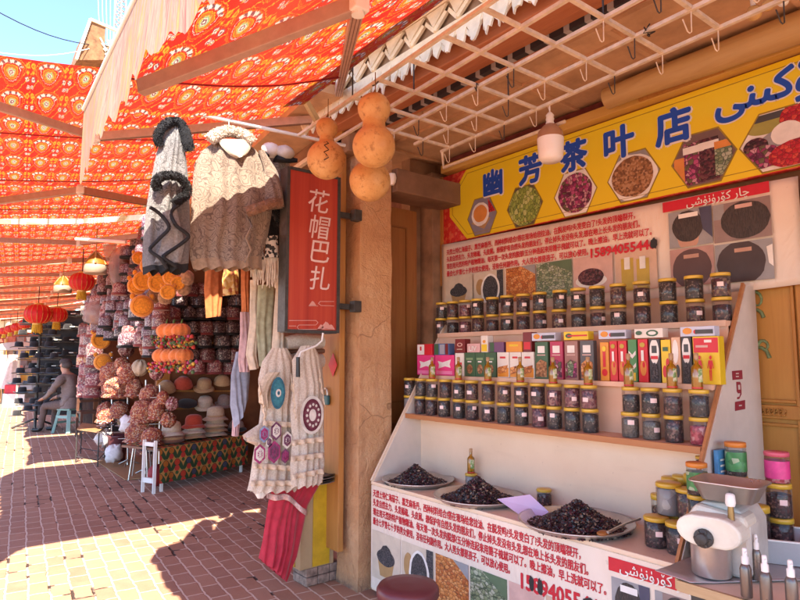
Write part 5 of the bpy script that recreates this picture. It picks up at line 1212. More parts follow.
# ---- vertical red shop sign with brackets
RS = thing('hanging_sign', 'vertical red wooden sign with white brush lettering fixed to the post', 'sign', (1.80, 3.1, 1.54))
x0, x1, z0, z1 = 1.615, 1.972, 1.55, 2.515
def redgrain():
    t = NT('red_wood_panel'); o = t.obj(False); n = t.noise(t.vm('MULTIPLY', o, (30, 30, .8)), 1.0, 4, .6, .5)
    return t.bsdf(t.ramp(n, [(.3, (.30, .030, .018)), (.5, (.40, .045, .025)), (.75, (.47, .075, .035))]), .4)
m = MB(); m.b2((x0 + .012, 3.082, z0 + .012), (x1 - .012, 3.155, z1 - .012)); m.build('panel', redgrain(), RS)
m = MB()
for a, b in (((x0 - .006, z0), (x0 + .014, z1)), ((x1 - .014, z0), (x1 + .006, z1)), ((x0 + .0145, z0 - .004), (x1 - .0145, z0 + .014)), ((x0 + .0145, z1 - .014), (x1 - .0145, z1 + .004))): m.b2((a[0], 3.076, a[1]), (b[0], 3.165, b[1]))
m.build('frame', M_iron, RS)
m = MB()
for k, ch in enumerate('花帽巴扎'): 
    cc = at((319, 320, 320, 320)[k], (202, 228, 252, 279)[k], y=3.08); cc.y = 3.081; text(m, ch, cc, .142, NEAR, 0, bold=.004, shear=.14)
m.build('brush_lettering', simple('sign_white', (.72, .55, .52), .6, .05, 10, 0), RS, recalc=False)
m = MB(); yy = 3.0805
def ln(*pts):
    for a, b in zip(pts, pts[1:]):
        A, B = at(a[0], a[1], y=yy), at(b[0], b[1], y=yy); m.bar(A, B, .0035, .002, up=(0, 1, 0))
ln((289, 320.5), (316, 320.5), (318, 322.5), (316, 325), (299, 325), (297, 327), (299, 329.5), (333, 329)); ln((289, 326), (296, 326)); ln((318, 306), (309, 306)); ln((334, 301.5), (320, 301.5), (318.5, 303.5), (321, 305.5), (334, 306))
for px, py, s in ((312.5, 304.5, 4), (326, 327, 6), (321, 328, 4), (331, 328, 4)):
    m.poly([at(px - s, py + 1.5, y=yy), at(px + s, py + 1.5, y=yy), at(px + s * .3, py - s * .7, y=yy), at(px - s * .1, py - s * .9, y=yy)], (0, -1, 0), .001)
m.build('cloud_line_art', simple('sign_line', (.62, .30, .25), .6, .05, 10, 0), RS, recalc=False)
for z in (2.30, 1.72):
    m = MB(); m.b2((x1 + .004, 3.13, z - .018), (2.16, 3.16, z + .018)); m.b2((2.085, 3.075, z - .035), (2.14, 3.13, z + .035)); m.build('bracket', M_iron, RS, bevel=.003)
# curled white cable with black handle below the sign
h = thing('hooked_rod', 'black handled white hooked rod hanging under the red sign', 'hook', at(298, 377, y=3.05))
m = MB(); m.tube([at(*p, y=3.06) for p in ((323, 333), (322, 341), (316, 346), (308, 349), (301, 352), (298, 359))], .006, 7); m.build('rod', M_white, h)
m = MB(); m.tube([at(298, 357, y=3.06), at(298, 377, y=3.06)], [.011, .013], 8); m.build('handle', M_black, h)
# orange door board, padlock, paper
ob = thing('shop_door_board', 'narrow orange door board standing between the dresses and the post', 'door', (2.05, 3.3, .2))
m = MB(); A_, B_ = at(320, 547, x=2.06), at(336, 547, x=2.06); m.b2((2.06, B_.y - .02, .22), (2.10, A_.y, 2.9)); m.build('board', M_jamb, ob, bevel=.004)
lk = thing('padlock', 'dark teal padlock with steel shackle on the orange board', 'padlock', at(325, 405, x=2.05)); c = at(325.5, 400, x=2.045)
m = MB(); m.box(c, (.022, .075, .06)); m.build('lock_body', simple('teal_paint', (.03, .13, .14), .4, .1, 10, 0), lk, bevel=.006)
m = MB(); m.tube([c + Vector((0, .022 * math.cos(a) , .03 + .03 * math.sin(a) + .015)) for a in [PI * k / 8 for k in range(9)]], .006, 7); m.tube([c + Vector((0, .022, .02)), c + Vector((0, .022, .047))], .006, 7); m.tube([c + Vector((0, -.022, .02)), c + Vector((0, -.022, .047))], .006, 7); m.build('shackle', M_steel, lk)
c = at(333, 365, x=2.052); m = MB(); m.add([c + Vector((0, .055, 0)), c + Vector((0, 0, .075)), c + Vector((-.004, -.055, 0)), c + Vector((0, 0, -.075))], [(0, 1, 2, 3)]); tag(m.build('red_paper_diamond', simple('red_paper', (.60, .02, .03), .5, .05, 10, 0), solid=.002), 'red paper diamond pasted on the orange board', 'paper')
# ---------------------------------------------------------------- hat shop shell
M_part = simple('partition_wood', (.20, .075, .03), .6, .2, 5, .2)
sh = thing('hat_shop', 'dark open fronted hat shop with red brown walls along the street', 'shop', (3.0, 9, 0))
m = MB(); y0, y1 = 3.36, 16.5
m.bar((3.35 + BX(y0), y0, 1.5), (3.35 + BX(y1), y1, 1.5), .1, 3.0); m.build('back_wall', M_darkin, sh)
m = MB(); m.box(Vector((2.6, 9.93, 3.0)) + X_ * .75, (1.7, 14.2, .06), (Vector((1, -.11, 0)).normalized(), Vector((.11, 1, 0)).normalized(), Z_)); m.build('shop_ceiling', M_soff, sh)
m = MB(); m.bar((2.15 + BX(y0), y0, 3.04), (2.15 + BX(y1), y1, 3.04), .10, .2); m.bar((2.12 + BX(y0), y0, 2.88), (2.12 + BX(y1), y1, 2.88), .12, .08); m.build('front_beam', M_brown, sh)
m = MB(); m.bar((2.03 + BX(y0), y0, 2.80), (2.03 + BX(y1), y1, 2.80), .03, .03); m.bar((1.9 + BX(4.2), 4.2, 2.78), (1.9 + BX(y1), y1, 2.72), .025, .025); m.build('hanging_rail', M_lat, sh)
m = MB()
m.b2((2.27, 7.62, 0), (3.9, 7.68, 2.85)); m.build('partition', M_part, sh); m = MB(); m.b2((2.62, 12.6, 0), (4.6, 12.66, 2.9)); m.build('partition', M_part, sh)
if False: m.build('partition', simple('partition_wood', (.20, .075, .03), .6, .2, 5, .2), sh)
m = MB(); m.b2((2.27, 7.6, 0), (2.42, 7.617, 1.25)); m.build('orange_panel', M_jamb, sh)
fret('far_cornice', 'white carved cornice running along above the hat shop front', 2.15, 3.5, 19.0, 3.30, 3.02, 0.30, 5, bend=.11)
# low brick plinth under the box, raised shop floor
m = MB()
for k in range(2):
    for q in range(3): m.b2((1.93 + q * .085, 3.35, .002 + k * .055), (2.012 + q * .085, 3.52, .053 + k * .055))
tag(m.build('brick_plinth', simple('old_brick', (.30, .20, .15), .9, .3, 25, .4), bevel=.006), 'low old brick plinth under the yellow taped box', 'plinth')
# ---------------------------------------------------------------- rod and coats
YC = 3.15
rd_ = MB(); A_, B_ = at(95, 92, y=YC + .01), at(345, 145.5, y=YC + .01); rd_.tube([A_, B_], .0115, 8); tag(rd_.build('white_rod', M_white), 'long white metal rod holding the coats out over the street', 'rod')
def paisley(name, a, b, c, sc=16):
    t = NT(name); o = t.obj(False)
    w_ = t.vm('ADD', o, t.vm('SCALE', t.n('ShaderNodeTexNoise', {'Vector': o, 'Scale': 9.0, 'Detail': 2.0}).outputs['Color'], sc=.16))
    v = t.vor(w_, sc); d = v.outputs['Distance']
    rings = t.ma('SINE', t.ma('MULTIPLY', d, 26.0))
    e = t.vor(w_, sc, 'DISTANCE_TO_EDGE').outputs['Distance']
    k = t.mix(t.ramp(rings, [(.62, 0), (.85, .8)]), a, b); k = t.mix(t.ramp(e, [(.0, .9), (.05, 0)]), k, b)
    n = t.noise(o, 70, 3, .7); k = t.mix(t.ramp(n, [(.45, 0), (.75, .5)]), k, c)
    return t.bsdf(k, .9, normal=t.bump(t.noise(o, 120, 3), .4, .004), sheen=.15, spec=.2)
M_c2 = paisley('brown_paisley_wool', (.25, .195, .15), (.10, .07, .058), (.17, .128, .10), 19)
M_c2h = simple('brown_wool_hem', (.27, .19, .13), .95, .12, 60, .3, sheen=.2)
M_c1 = paisley('grey_paisley_wool', (.20, .19, .185), (.055, .05, .05), (.11, .105, .105), 26)
M_c1d = simple('charcoal_wool', (.16, .15, .15), .95, .2, 90, .3, sheen=.2)
M_blk = simple('black_trim', (.018, .018, .02), .9, .1, 30, .2)
M_furc = simple('cream_fur', (.58, .47, .36), .95, .15, 40, .2, sheen=.3)
M_furb = simple('brown_fur', (.30, .17, .11), .95, .2, 40, .2, sheen=.3)
M_furk = simple('black_fur', (.009, .009, .011), .95, .2, 40, .2, sheen=.05)
def P(px, py, y=YC): return at(px, py, y=y)
def SZ(l, y=YC): return [(P(a, b, y).x, P(a, b, y).z) for a, b in l]
c2 = thing('poncho_coat', 'brown paisley wool poncho coat with cream fur collar on the white rod', 'coat', P(235, 275))
m = MB()
sheet(m, SZ([(214, 142), (203, 150), (195, 162), (192, 190), (191, 215), (189, 240), (190, 258), (193, 268)]), SZ([(246, 142), (256, 150), (265, 163), (270, 190), (272, 212), (268, 235), (262, 255), (262, 268)]), YC, .055, 5, .017, 46, 40, 0, True, 1.0, lambda u, v: 1 if v > .90 - .03 * math.sin(u * 9) else 0, hem=.014)
cb2 = m.build('wool_body', [M_c2, M_c2h], c2)
m = MB(); sheet(m, SZ([(256, 152), (262, 170), (262, 190), (260, 210)]), SZ([(262, 153), (275, 172), (280, 192), (282, 209)]), YC - .03, .035, 2, .01, 14, 14, 0, True, 2.0); m.build('sleeve', [M_c2], c2)
m = MB(); fur(m, [P(247, 212, YC - .05), P(255, 209, YC - .075), P(264, 206, YC - .085), P(273, 203, YC - .075), P(280, 203, YC - .05)], .032, 1000, 0, .009); m.build('fur_cuff', M_furb, c2)
m = MB(); fur(m, [P(210, 140, YC - .045), P(217, 134, YC - .05), P(226, 131.5, YC - .03), P(236, 132, YC - .03), P(246, 136, YC - .05), P(252, 142, YC - .05)], .036, 1500, 0, .010); m.build('fur_collar', M_furc, c2)
m = MB(); sheet(m, SZ([(213, 142), (218, 150), (226, 158), (233, 161)]), SZ([(250, 143), (247, 150), (243, 157), (238, 160)]), YC - .055, .02, 1, .004, 14, 10); m.build('collar_lining', simple('cream_fleece', (.48, .41, .32), .95, .1, 60, .3), c2)
m = MB(); m.tube([P(229, 130), P(229, 122), P(231, 119), P(233, 121.5)], .004, 6); m.build('hanger_hook', M_steel, c2)
# dark seam at the front opening and the wavy brown edge
m = MB(); m.tube([P(x, y, YC - .075) for x, y in ((247, 214), (252, 226), (246, 238), (251, 250), (245, 262), (250, 270))], .007, 6); m.build('edge_binding', M_c2h, c2)
c1 = thing('hooded_coat', 'grey paisley wool coat with black fur hood and black zigzag trim on the white rod', 'coat', P(165, 272))
m = MB()
sheet(m, SZ([(166, 124), (160, 140), (155, 160), (150, 185), (146, 210), (143, 240), (142, 262), (143, 271)]), SZ([(180, 128), (184, 145), (187, 165), (189, 190), (190, 215), (190, 240), (189, 258), (188, 270)]), YC, .06, 4, .02, 34, 40, 0, True, .5, lambda u, v: 1 if v > .93 else (0 if v < .58 + .1 * math.sin(u * 6) else 2), hem=.02)
m.build('wool_body', [M_c1, M_blk, M_c1d], c1)
m = MB(); fur(m, [P(160, 146, YC - .03), P(157, 138, YC - .04), P(161, 128, YC - .05), P(170, 121.5, YC - .05), P(179, 122, YC - .05), P(184, 130, YC - .05), P(187, 142, YC - .05), P(189, 151, YC - .045)], [.022, .025, .027, .028, .03, .035, .036, .026], 1600, 0, .009); m.build('fur_hood_trim', M_furk, c1)
m = MB(); fur(m, [P(158, 190, YC - .07), P(155, 182, YC - .085), P(160, 177, YC - .095), P(170, 175, YC - .10), P(181, 178, YC - .095), P(187, 186, YC - .085), P(187, 195, YC - .07), P(180, 199, YC - .08), P(174, 204, YC - .075)], .026, 1600, 0, .008); m.build('fur_cuff', M_furk, c1)
m = MB()
for pts in (((150, 207), (160, 214), (168, 224), (168, 230), (158, 240), (150, 250), (160, 258), (167, 268)), ((178, 205), (171, 213), (176, 225), (186, 233), (188, 238), (178, 246), (166, 254), (164, 258), (176, 266))):
    m.tube(smooth([P(x, y, YC - .088 - .01 * math.sin(y * .2)) for x, y in pts]), .0095, 7)
m.build('zigzag_trim', M_blk, c1)
m = MB(); sheet(m, SZ([(158, 215), (160, 232), (156, 250), (150, 264)]), SZ([(172, 210), (176, 228), (180, 246), (176, 264)]), YC - .07, .012, 2, .008, 12, 14); m.build('front_flap', simple('grey_wool', (.24, .23, .225), .95, .2, 90, .3, sheen=.2), c1)
# black and white jacket, shawl and shoes by the sign
M_hound = cells('houndstooth', [(.03, .03, .03), (.55, .50, .44)], 70, .9, stretch=(1, 1, 1))
c3 = thing('black_white_jacket', 'silver and black furry jacket hanging between the brown coat and the red sign', 'jacket', P(274, 235, 3.28))
m = MB(); sheet(m, SZ([(264, 150), (262, 165), (262, 185)], 3.28), SZ([(288, 150), (290, 165), (290, 186)], 3.28), 3.28, .05, 4, .015, 20, 14); m.build('silver_yoke', simple('silver_knit', (.42, .45, .48), .8, .35, 120, .5), c3)
m = MB(); sheet(m, SZ([(262, 184), (263, 210), (264, 244)], 3.27), SZ([(291, 184), (291, 210), (291, 244)], 3.27), 3.27, .055, 4, .015, 20, 14); fur(m, [P(266, 190, 3.2), P(276, 214, 3.2), P(286, 236, 3.2)], .03, 700, 0, .03); m.build('black_body', M_furk, c3)
for k, (pts, lab) in enumerate(((((285, 148), (272, 150), (264, 156), (262, 160)), 'white shoe with black sole on top of the sign, lower one'), (((292, 150), (282, 155), (275, 159), (290, 160)), 'black and white shoe lying on the sign beside the gourd'))):
    b = thing('cap_visor', lab.replace('shoe', 'visor cap').replace(' sole', ' brim'), 'cap', P(*pts[0], 3.2)); m = MB(); q = [P(*p, 3.2 - k * .03) for p in pts]
    m.ell(sum(q, Vector()) / 4 + Z_ * .02, (.06, .05, .045), 16, 9, wob=.1); m.build('crown', M_white if k == 0 else simple('offwhite_felt', (.6, .56, .5), .9), b)
    m = MB(); m.tube(q + [q[-1] + Vector((.04, -.02, .0))], [.014, .022, .024, .02, .012], 9); m.build('brim', M_blk, b)
# tweed shawl ends with white fringe
c4 = thing('fringed_scarf', 'black houndstooth scarf with long cream fringe below the furry jacket', 'scarf', P(268, 290, 3.2))
m = MB(); 
for x0_, x1_, ya, yb, k in ((254, 263, 243, 260, 0), (265, 277, 236, 258, 1), (278, 288, 240, 262, 2)):
    sheet(m, SZ([(x0_, ya), (x0_ - 1, yb)], 3.2), SZ([(x1_, ya), (x1_ + 1, yb)], 3.2), 3.2 - k * .01, .02, 2, .006, 8, 8)
m.build('tweed', M_hound, c4)
m = MB()
for x0_, x1_, ya, L_ in ((253, 264, 259, 26), (264, 278, 257, 30), (278, 289, 261, 24)):
    for k in range(34):
        x = U(x0_, x1_); a = P(x, ya + U(-1, 2), 3.19); b_ = P(x + U(-2.5, 2.5), ya + L_ * U(.65, 1.05), 3.19 + U(-.03, .02)); m.tube([a, (a + b_) / 2 + Vector((U(-.008, .008), U(-.01, .01), 0)), b_], [.0045, .005, .0025], 4)
m.build('fringe', simple('cream_yarn', (.62, .53, .43), .95, .1, 40, .2), c4)
# ---------------------------------------------------------------- dresses and scarves
def lace():
    t = NT('cream_lace'); o = t.obj(); v = t.vor(o, 60, 'DISTANCE_TO_EDGE').outputs['Distance']; n = t.noise(o, 12, 4)
    c = t.mix(t.ramp(v, [(.02, 1), (.10, 0)]), (.56, .46, .36), (.68, .59, .48)); c = t.mix(t.ramp(n, [(.4, 0), (.75, .5)]), c, (.50, .38, .27))
    return t.bsdf(c, .9, normal=t.bump(v, .5, .006), trans=.15)
M_lace = lace(); M_fril = simple('beige_frill', (.58, .45, .32), .9, .15, 60, .3)
def dress(label, y, L_, R_, frills, patch):
    b = thing('lace_dress', label, 'dress', P(*((L_[-1][0] + R_[-1][0]) / 2, L_[-1][1]), y)); m = MB(); sheet(m, SZ(L_, y), SZ(R_, y), y, .05, 5, .016, 36, 36, 0, True, y * 9, hem=.02); m.build('dress_body', M_lace, b)
    for (xa, ya, xb, yb, w_) in frills:
        m = MB(); A, B = P(xa, ya, y - .065), P(xb, yb, y - .065); n = max(6, int((B - A).length / .012))
        m.grid(lambda u, v: A.lerp(B, u) + Vector((0, -.012 - .016 * math.sin(u * n * 1.3) * v, -w_ * v)), n * 2, 4); m.build('frill', M_fril, b, solid=.002)
    return b
d2 = dress('cream lace dress with a row of ikat hexagon patches and fluttering sleeve', 3.20, [(272, 348), (262, 362), (258, 380), (261, 405), (258, 430), (253, 455), (250, 478), (247, 490)], [(287, 348), (296, 362), (297, 380), (292, 405), (294, 430), (296, 455), (297, 478), (297, 488)],
           [(258, 380, 266, 410, .05), (290, 372, 294, 412, .05), (252, 462, 297, 466, .03), (262, 420, 292, 422, .03), (250, 480, 296, 480, .03), (258, 440, 262, 470, .03), (262, 395, 264, 420, .04)], None)
m = MB(); sheet(m, SZ([(262, 420), (250, 428), (241, 434)], 3.2), SZ([(264, 446), (256, 446), (244, 441)], 3.2), 3.17, .02, 2, .008, 10, 10); m.build('sleeve', M_lace, d2)
m = MB(); sheet(m, SZ([(264, 372), (258, 378), (254, 388), (255, 402)], 3.2), SZ([(276, 372), (268, 384), (264, 396), (264, 408)], 3.2), 3.15, .02, 2, .01, 10, 10); m.build('ruffle_sleeve', M_fril, d2)
def hexpatch(parent, px, py, s, c_out, c_in, y):
    o = P(px, py, y); q = s / pxm(o); m = MB()
    for k, (f_, mt) in enumerate(((1, 0), (.72, 1), (.42, 0))): m.add([o + Vector((math.sin(a) * q * f_ * .85, -.0025 * (k + 1), math.cos(a) * q * f_ * 1.25)) for a in [PI * j / 3 for j in range(6)]], [tuple(range(6))], mt)
    for a in range(8): t_ = a * PI / 4; m.bar(o + Vector((0, -.009, 0)), o + Vector((math.sin(t_) * q * .4, -.009, math.cos(t_) * q * .55)), .004, .003, 1)
    m.build('ikat_patch', [c_out, c_in], parent, recalc=False)
fw = simple('patch_cream', (.66, .60, .52), .8); fm = simple('patch_magenta', (.34, .04, .14), .8, .25, 60); fb = simple('patch_blue', (.24, .30, .44), .8, .25, 60); fpk = simple('patch_plum', (.16, .05, .10), .8, .25, 60)
for px, py, s, a, b in ((264, 434, 7, fb, fm), (276, 431, 7.5, fpk, fw), (259.5, 454, 8, fm, fw), (274, 452, 9, fm, fpk), (287, 440, 7, fw, fpk), (269, 442, 4.5, fw, fpk), (285, 456, 6, fpk, fm)): hexpatch(d2, px, py, s, a, b, 3.115)
d3 = dress('cream lace dress with a round maroon embroidered medallion beside the orange board', 3.12, [(301, 346), (292, 360), (293, 385), (290, 410), (292, 440), (290, 465), (291, 486)], [(313, 345), (321, 358), (324, 385), (324, 410), (324, 440), (324, 465), (322, 480)],
           [(292, 372, 294, 410, .05), (318, 366, 323, 400, .04), (290, 456, 323, 452, .03), (291, 440, 323, 436, .03), (291, 474, 322, 468, .03)], None)
c = P(312, 415, 3.045); m = MB(); q = 1 / pxm(c)
for k, (rx, rz, mt) in enumerate(((13.5, 19, 0), (10.5, 16, 1), (8.5, 13, 2), (4, 6, 0))):
    m.disc(c + Vector((0, -.003 * k, 0)), rx * q, rz * q, X_, Z_, mt, 26)
for k in range(12): a = k * PI / 6; m.disc(c + Vector((7 * q * math.cos(a), -.013, 10.5 * q * math.sin(a))), 1.3 * q, 1.5 * q, X_, Z_, 0, 8)
m.build('embroidered_medallion', [fw, simple('medallion_maroon', (.12, .02, .035), .85, .2, 60), simple('medallion_plum', (.18, .05, .07), .85, .2, 60)], d3, recalc=False)
c = P(278, 393, 3.10); m = MB(); q = 1 / pxm(c)
for k, (rx, rz, mt) in enumerate(((8, 16, 0), (6, 13, 1), (3, 4, 2), (1.4, 2, 0))): m.disc(c + Vector((0, -.003 * k, 0)), rx * q, rz * q, X_, Z_, mt, 24)
m.build('teal_medallion', [simple('teal', (.03, .13, .18), .85, .2, 60), simple('teal2', (.04, .18, .22), .85, .2, 60), fw], d2, recalc=False)
# rolled lace and scarves
M_sc = [simple('scarf_pink', (.58, .38, .38), .9, .12, 30, .2, trans=.2), simple('scarf_bluegrey', (.36, .39, .47), .9, .12, 30, .2, trans=.2), simple('scarf_sage', (.38, .38, .25), .9, .15, 30, .2, trans=.15), simple('scarf_cream', (.62, .52, .40), .9, .12, 30, .2, trans=.2), simple('scarf_rust', (.42, .13, .04), .9, .15, 30, .2), simple('scarf_olive', (.26, .27, .15), .9, .2, 30, .2)]
def scarf(label, y, L_, R_, mt, f=3, nm='hanging_scarf'):
    m = MB(); sheet(m, SZ(L_, y), SZ(R_, y), y, .028, f, .014, 18, 30, 0, True, L_[0][0] * .7); return tag(m.build(nm, M_sc[mt]), label, 'scarf', 'hanging scarves')
scarf('pink scarf hanging left of the sage scarves, tied above the grey one', 3.6, [(240, 312), (240, 335), (238, 360), (240, 372)], [(252, 312), (254, 335), (252, 360), (249, 372)], 0)
scarf('blue grey shirt like scarf hanging beside the hat wall', 3.7, [(236, 352), (231, 375), (230, 405), (234, 428)], [(247, 350), (250, 375), (248, 400), (244, 410)], 1)
scarf('long pale pink scarf tail below the blue grey one', 3.8, [(233, 395), (233, 415), (232, 436)], [(243, 395), (241, 415), (238, 436)], 0)
scarf('rust orange scarf hanging right behind the brown poncho hem', 3.62, [(241, 268), (241, 290), (242, 312)], [(250, 268), (249, 290), (248, 312)], 4)
scarf('sage green scarf with teal dots in the middle of the scarves', 3.42, [(258, 285), (256, 330), (259, 366)], [(276, 285), (275, 330), (275, 372)], 2)
scarf('long cream scarf falling in front of the sage green one', 3.30, [(278, 255), (275, 300), (272, 345), (272, 372)], [(287, 255), (285, 300), (284, 345), (286, 375)], 3, 2)
scarf('beige scarf hanging between the pink and sage ones', 3.45, [(250, 280), (250, 320), (246, 355), (250, 370)], [(258, 280), (258, 320), (257, 355), (258, 368)], 3, 2)
scarf('olive scarf behind the red sign by the cream rolls', 3.5, [(268, 300), (266, 335), (270, 368)], [(284, 300), (282, 335), (281, 368)], 5)
for k, (py, lab) in enumerate(((343, 'upper rolled cream lace cloth behind the white hook'), (362, 'lower rolled cream lace cloth behind the white hook'))):
    b = MB(); A, B = P(285, py, 3.3), P(322, py - 1, 3.3); b.tube([A, A.lerp(B, .3) + Z_ * .006, A.lerp(B, .7), B], [.04, .048, .046, .042], 14); tag(b.build('rolled_cloth', M_lace), lab, 'cloth')
b = MB(); A, B = P(280, 352, 3.33), P(324, 351, 3.33); b.tube([A, B], .014, 8); tag(b.build('brown_pole', simple('pole_brown', (.20, .09, .05), .6)), 'brown pole between the two rolled lace cloths', 'pole')
# ---------------------------------------------------------------- box, plates and red cloth by the board
bx = thing('taped_carton', 'cardboard carton wrapped with yellow tape on the brick plinth', 'box', (2.0, 3.42, .11))
m = MB(); m.b2((1.88, 3.34, .112), (2.12, 3.56, .62)); m.build('carton', K('kraft', (.42, .29, .15)), bx, bevel=.004)
m = MB(); m.b2((1.965, 3.334, .12), (2.085, 3.339, .618)); m.b2((1.874, 3.40, .12), (1.879, 3.47, .615)); m.b2((1.96, 3.338, .6205), (2.09, 3.5, .624)); m.build('yellow_tape', simple('yellow_tape', (.56, .34, .02), .3, .12, 12, .15), bx)
for k in range(4):
    m = MB(); m.lathe([(0, 0), (.10, .001), (.155, .012), (.158, .015), (.11, .005), (0, .004)], 36, (1.96, 3.36, .6255 + k * .0145), 0); tag(m.build('dark_plate', simple('plate_dark', (.06, .05, .05), .35, .1, 10, 0) if k % 2 else simple('plate_rim', (.32, .26, .22), .35, .1, 10, 0)), ('bottom dark plate', 'second pale plate', 'third dark plate', 'topmost pale plate')[k] + ' of the stack on the taped carton', 'plate', 'plates stacked on the carton')
rc = thing('red_cloth', 'crimson cloth gathered with a lace ribbon and flowing down to the paving', 'cloth', P(270, 580, 3.3)); m = MB()
sheet(m, SZ([(271, 487), (267, 500), (264, 520), (261, 540), (257, 557)], 3.32), SZ([(318, 484), (306, 505), (301, 530), (295, 556), (285, 581)], 3.32), 3.30, .04, 6, .020, 44, 40, 0, True, .4); m.build('cloth_folds', simple('crimson_velvet', (.42, .012, .03), .75, .12, 20, .1, sheen=.3), rc)
m = MB(); m.grid(lambda u, v: P(267 + 40 * u, 492 + 17 * u * u + 6 * v + 2 * math.sin(u * 9), 3.235 + .02 * math.sin(u * 20)), 26, 4); m.build('lace_ribbon', simple('pink_lace', (.62, .40, .36), .9, .2, 80, .4), rc, solid=.003)
m = MB(); 
for q in range(5): m.ell(P(262 + U(-4, 5), 494 + U(-6, 8), 3.25), (.022, .012, .03), 10, 6, wob=.2)
m.build('white_bow', M_white, rc)
# ---------------------------------------------------------------- hat table
def tulip():
    t = NT('tulip_cloth'); s = t.sep(t.uv())
    u = t.ma('MULTIPLY', s[0], 1.0); v = s[1]
    row = t.ma('FLOOR', v); uo = t.ma('ADD', u, t.ma('MULTIPLY', t.ma('MODULO', row, 2.0), .5))
    cu = t.ma('SUBTRACT', t.ma('FRACT', uo), .5); cv = t.ma('SUBTRACT', t.ma('FRACT', v), .5)
    def el_(cx, cy_, rx, ry, sk=0):
        a = t.ma('DIVIDE', t.ma('SUBTRACT', t.ma('ADD', t.ma('ABSOLUTE', cu), t.ma('MULTIPLY', cv, sk)), cx), rx); b = t.ma('DIVIDE', t.ma('SUBTRACT', cv, cy_), ry)
        return t.ma('ADD', t.ma('MULTIPLY', a, a), t.ma('MULTIPLY', b, b))
    c = (.46, .24, .06)
    par = t.ma('MODULO', t.ma('FLOOR', uo), 3.0)
    fl = t.mix(t.ma('LESS_THAN', par, .5), (.46, .05, .02), (.42, .14, .02)); fl = t.mix(t.ma('GREATER_THAN', par, 1.5), fl, (.06, .07, .10))
    q = el_(.26, -.08, .17, .42, .35); k = t.mix(t.ma('LESS_THAN', q, 1.0), c, (.03, .07, .025))
    q = el_(0, .18, .24, .27); k = t.mix(t.ma('LESS_THAN', q, 1.15), k, (.02, .02, .02)); k = t.mix(t.ma('LESS_THAN', q, .85), k, fl)
    q = el_(0, -.3, .16, .18); k = t.mix(t.ma('LESS_THAN', q, 1.6), k, (.46, .045, .03))
    q = el_(.5, .35, .13, .15); k = t.mix(t.ma('LESS_THAN', q, 1.0), k, (.05, .10, .03))
    return t.bsdf(k, .85, normal=t.bump(t.noise(t.uv(), 2.0, 3), .2, .01))
M_tul = tulip()
TA, TB = Vector((2.02, 6.60, 0)), Vector((3.24, 7.12, 0))
ht = thing('hat_table', 'low table draped with a red and green tulip cloth, full of hats', 'table', (2.6, 7.0, 0))
dirt = (TB - TA).normalized(); nin = Vector((-dirt.y, dirt.x, 0)); 
if nin.y < 0: nin = -nin
TOPZ = .45
def tp_(s, d_, z): return TA + dirt * s + nin * d_ + Z_ * z
TL = (TB - TA).length
m = MB(); m.box(tp_(TL / 2, .3, TOPZ - .012), (TL, .6, .024), (dirt, nin, Z_)); m.build('table_top', simple('brown_top', (.22, .10, .06), .6), ht)
def cloth(u, v):
    s = u * TL; f_ = .010 * math.sin(s * 17 + 2 * math.sin(s * 5)) * v
    return tp_(s, -.008 - f_ - .012 * v, TOPZ + .004 - (.36 + .012 * math.sin(s * 3)) * v)
m = MB(); m.grid(cloth, 80, 12, 0, True, lambda u, v: (u * TL / .155, -v * .38 / .135)); m.grid(lambda u, v: tp_(u * TL, -.008 + .61 * v, TOPZ + .004), 20, 4, 0, True, lambda u, v: (u * TL / .155, v * .6 / .135)); m.build('tulip_tablecloth', M_tul, ht)
for s, d_ in ((-.05, .0), (-.05, .17), (TL - .05, .05), (TL - .05, .5), (.06, 0.02)):
    m = MB(); m.bar(tp_(s, d_, 0), tp_(s, d_, TOPZ - .025 if s != -.05 else .54), .028, .028); m.build('leg', M_white, ht)
for z_, w_ in ((.13, .05), (.50, .04)): m = MB(); m.bar(tp_(-.05, 0.015, z_), tp_(-.05, .155, z_), .03, w_); m.build('stretcher', M_white, ht)
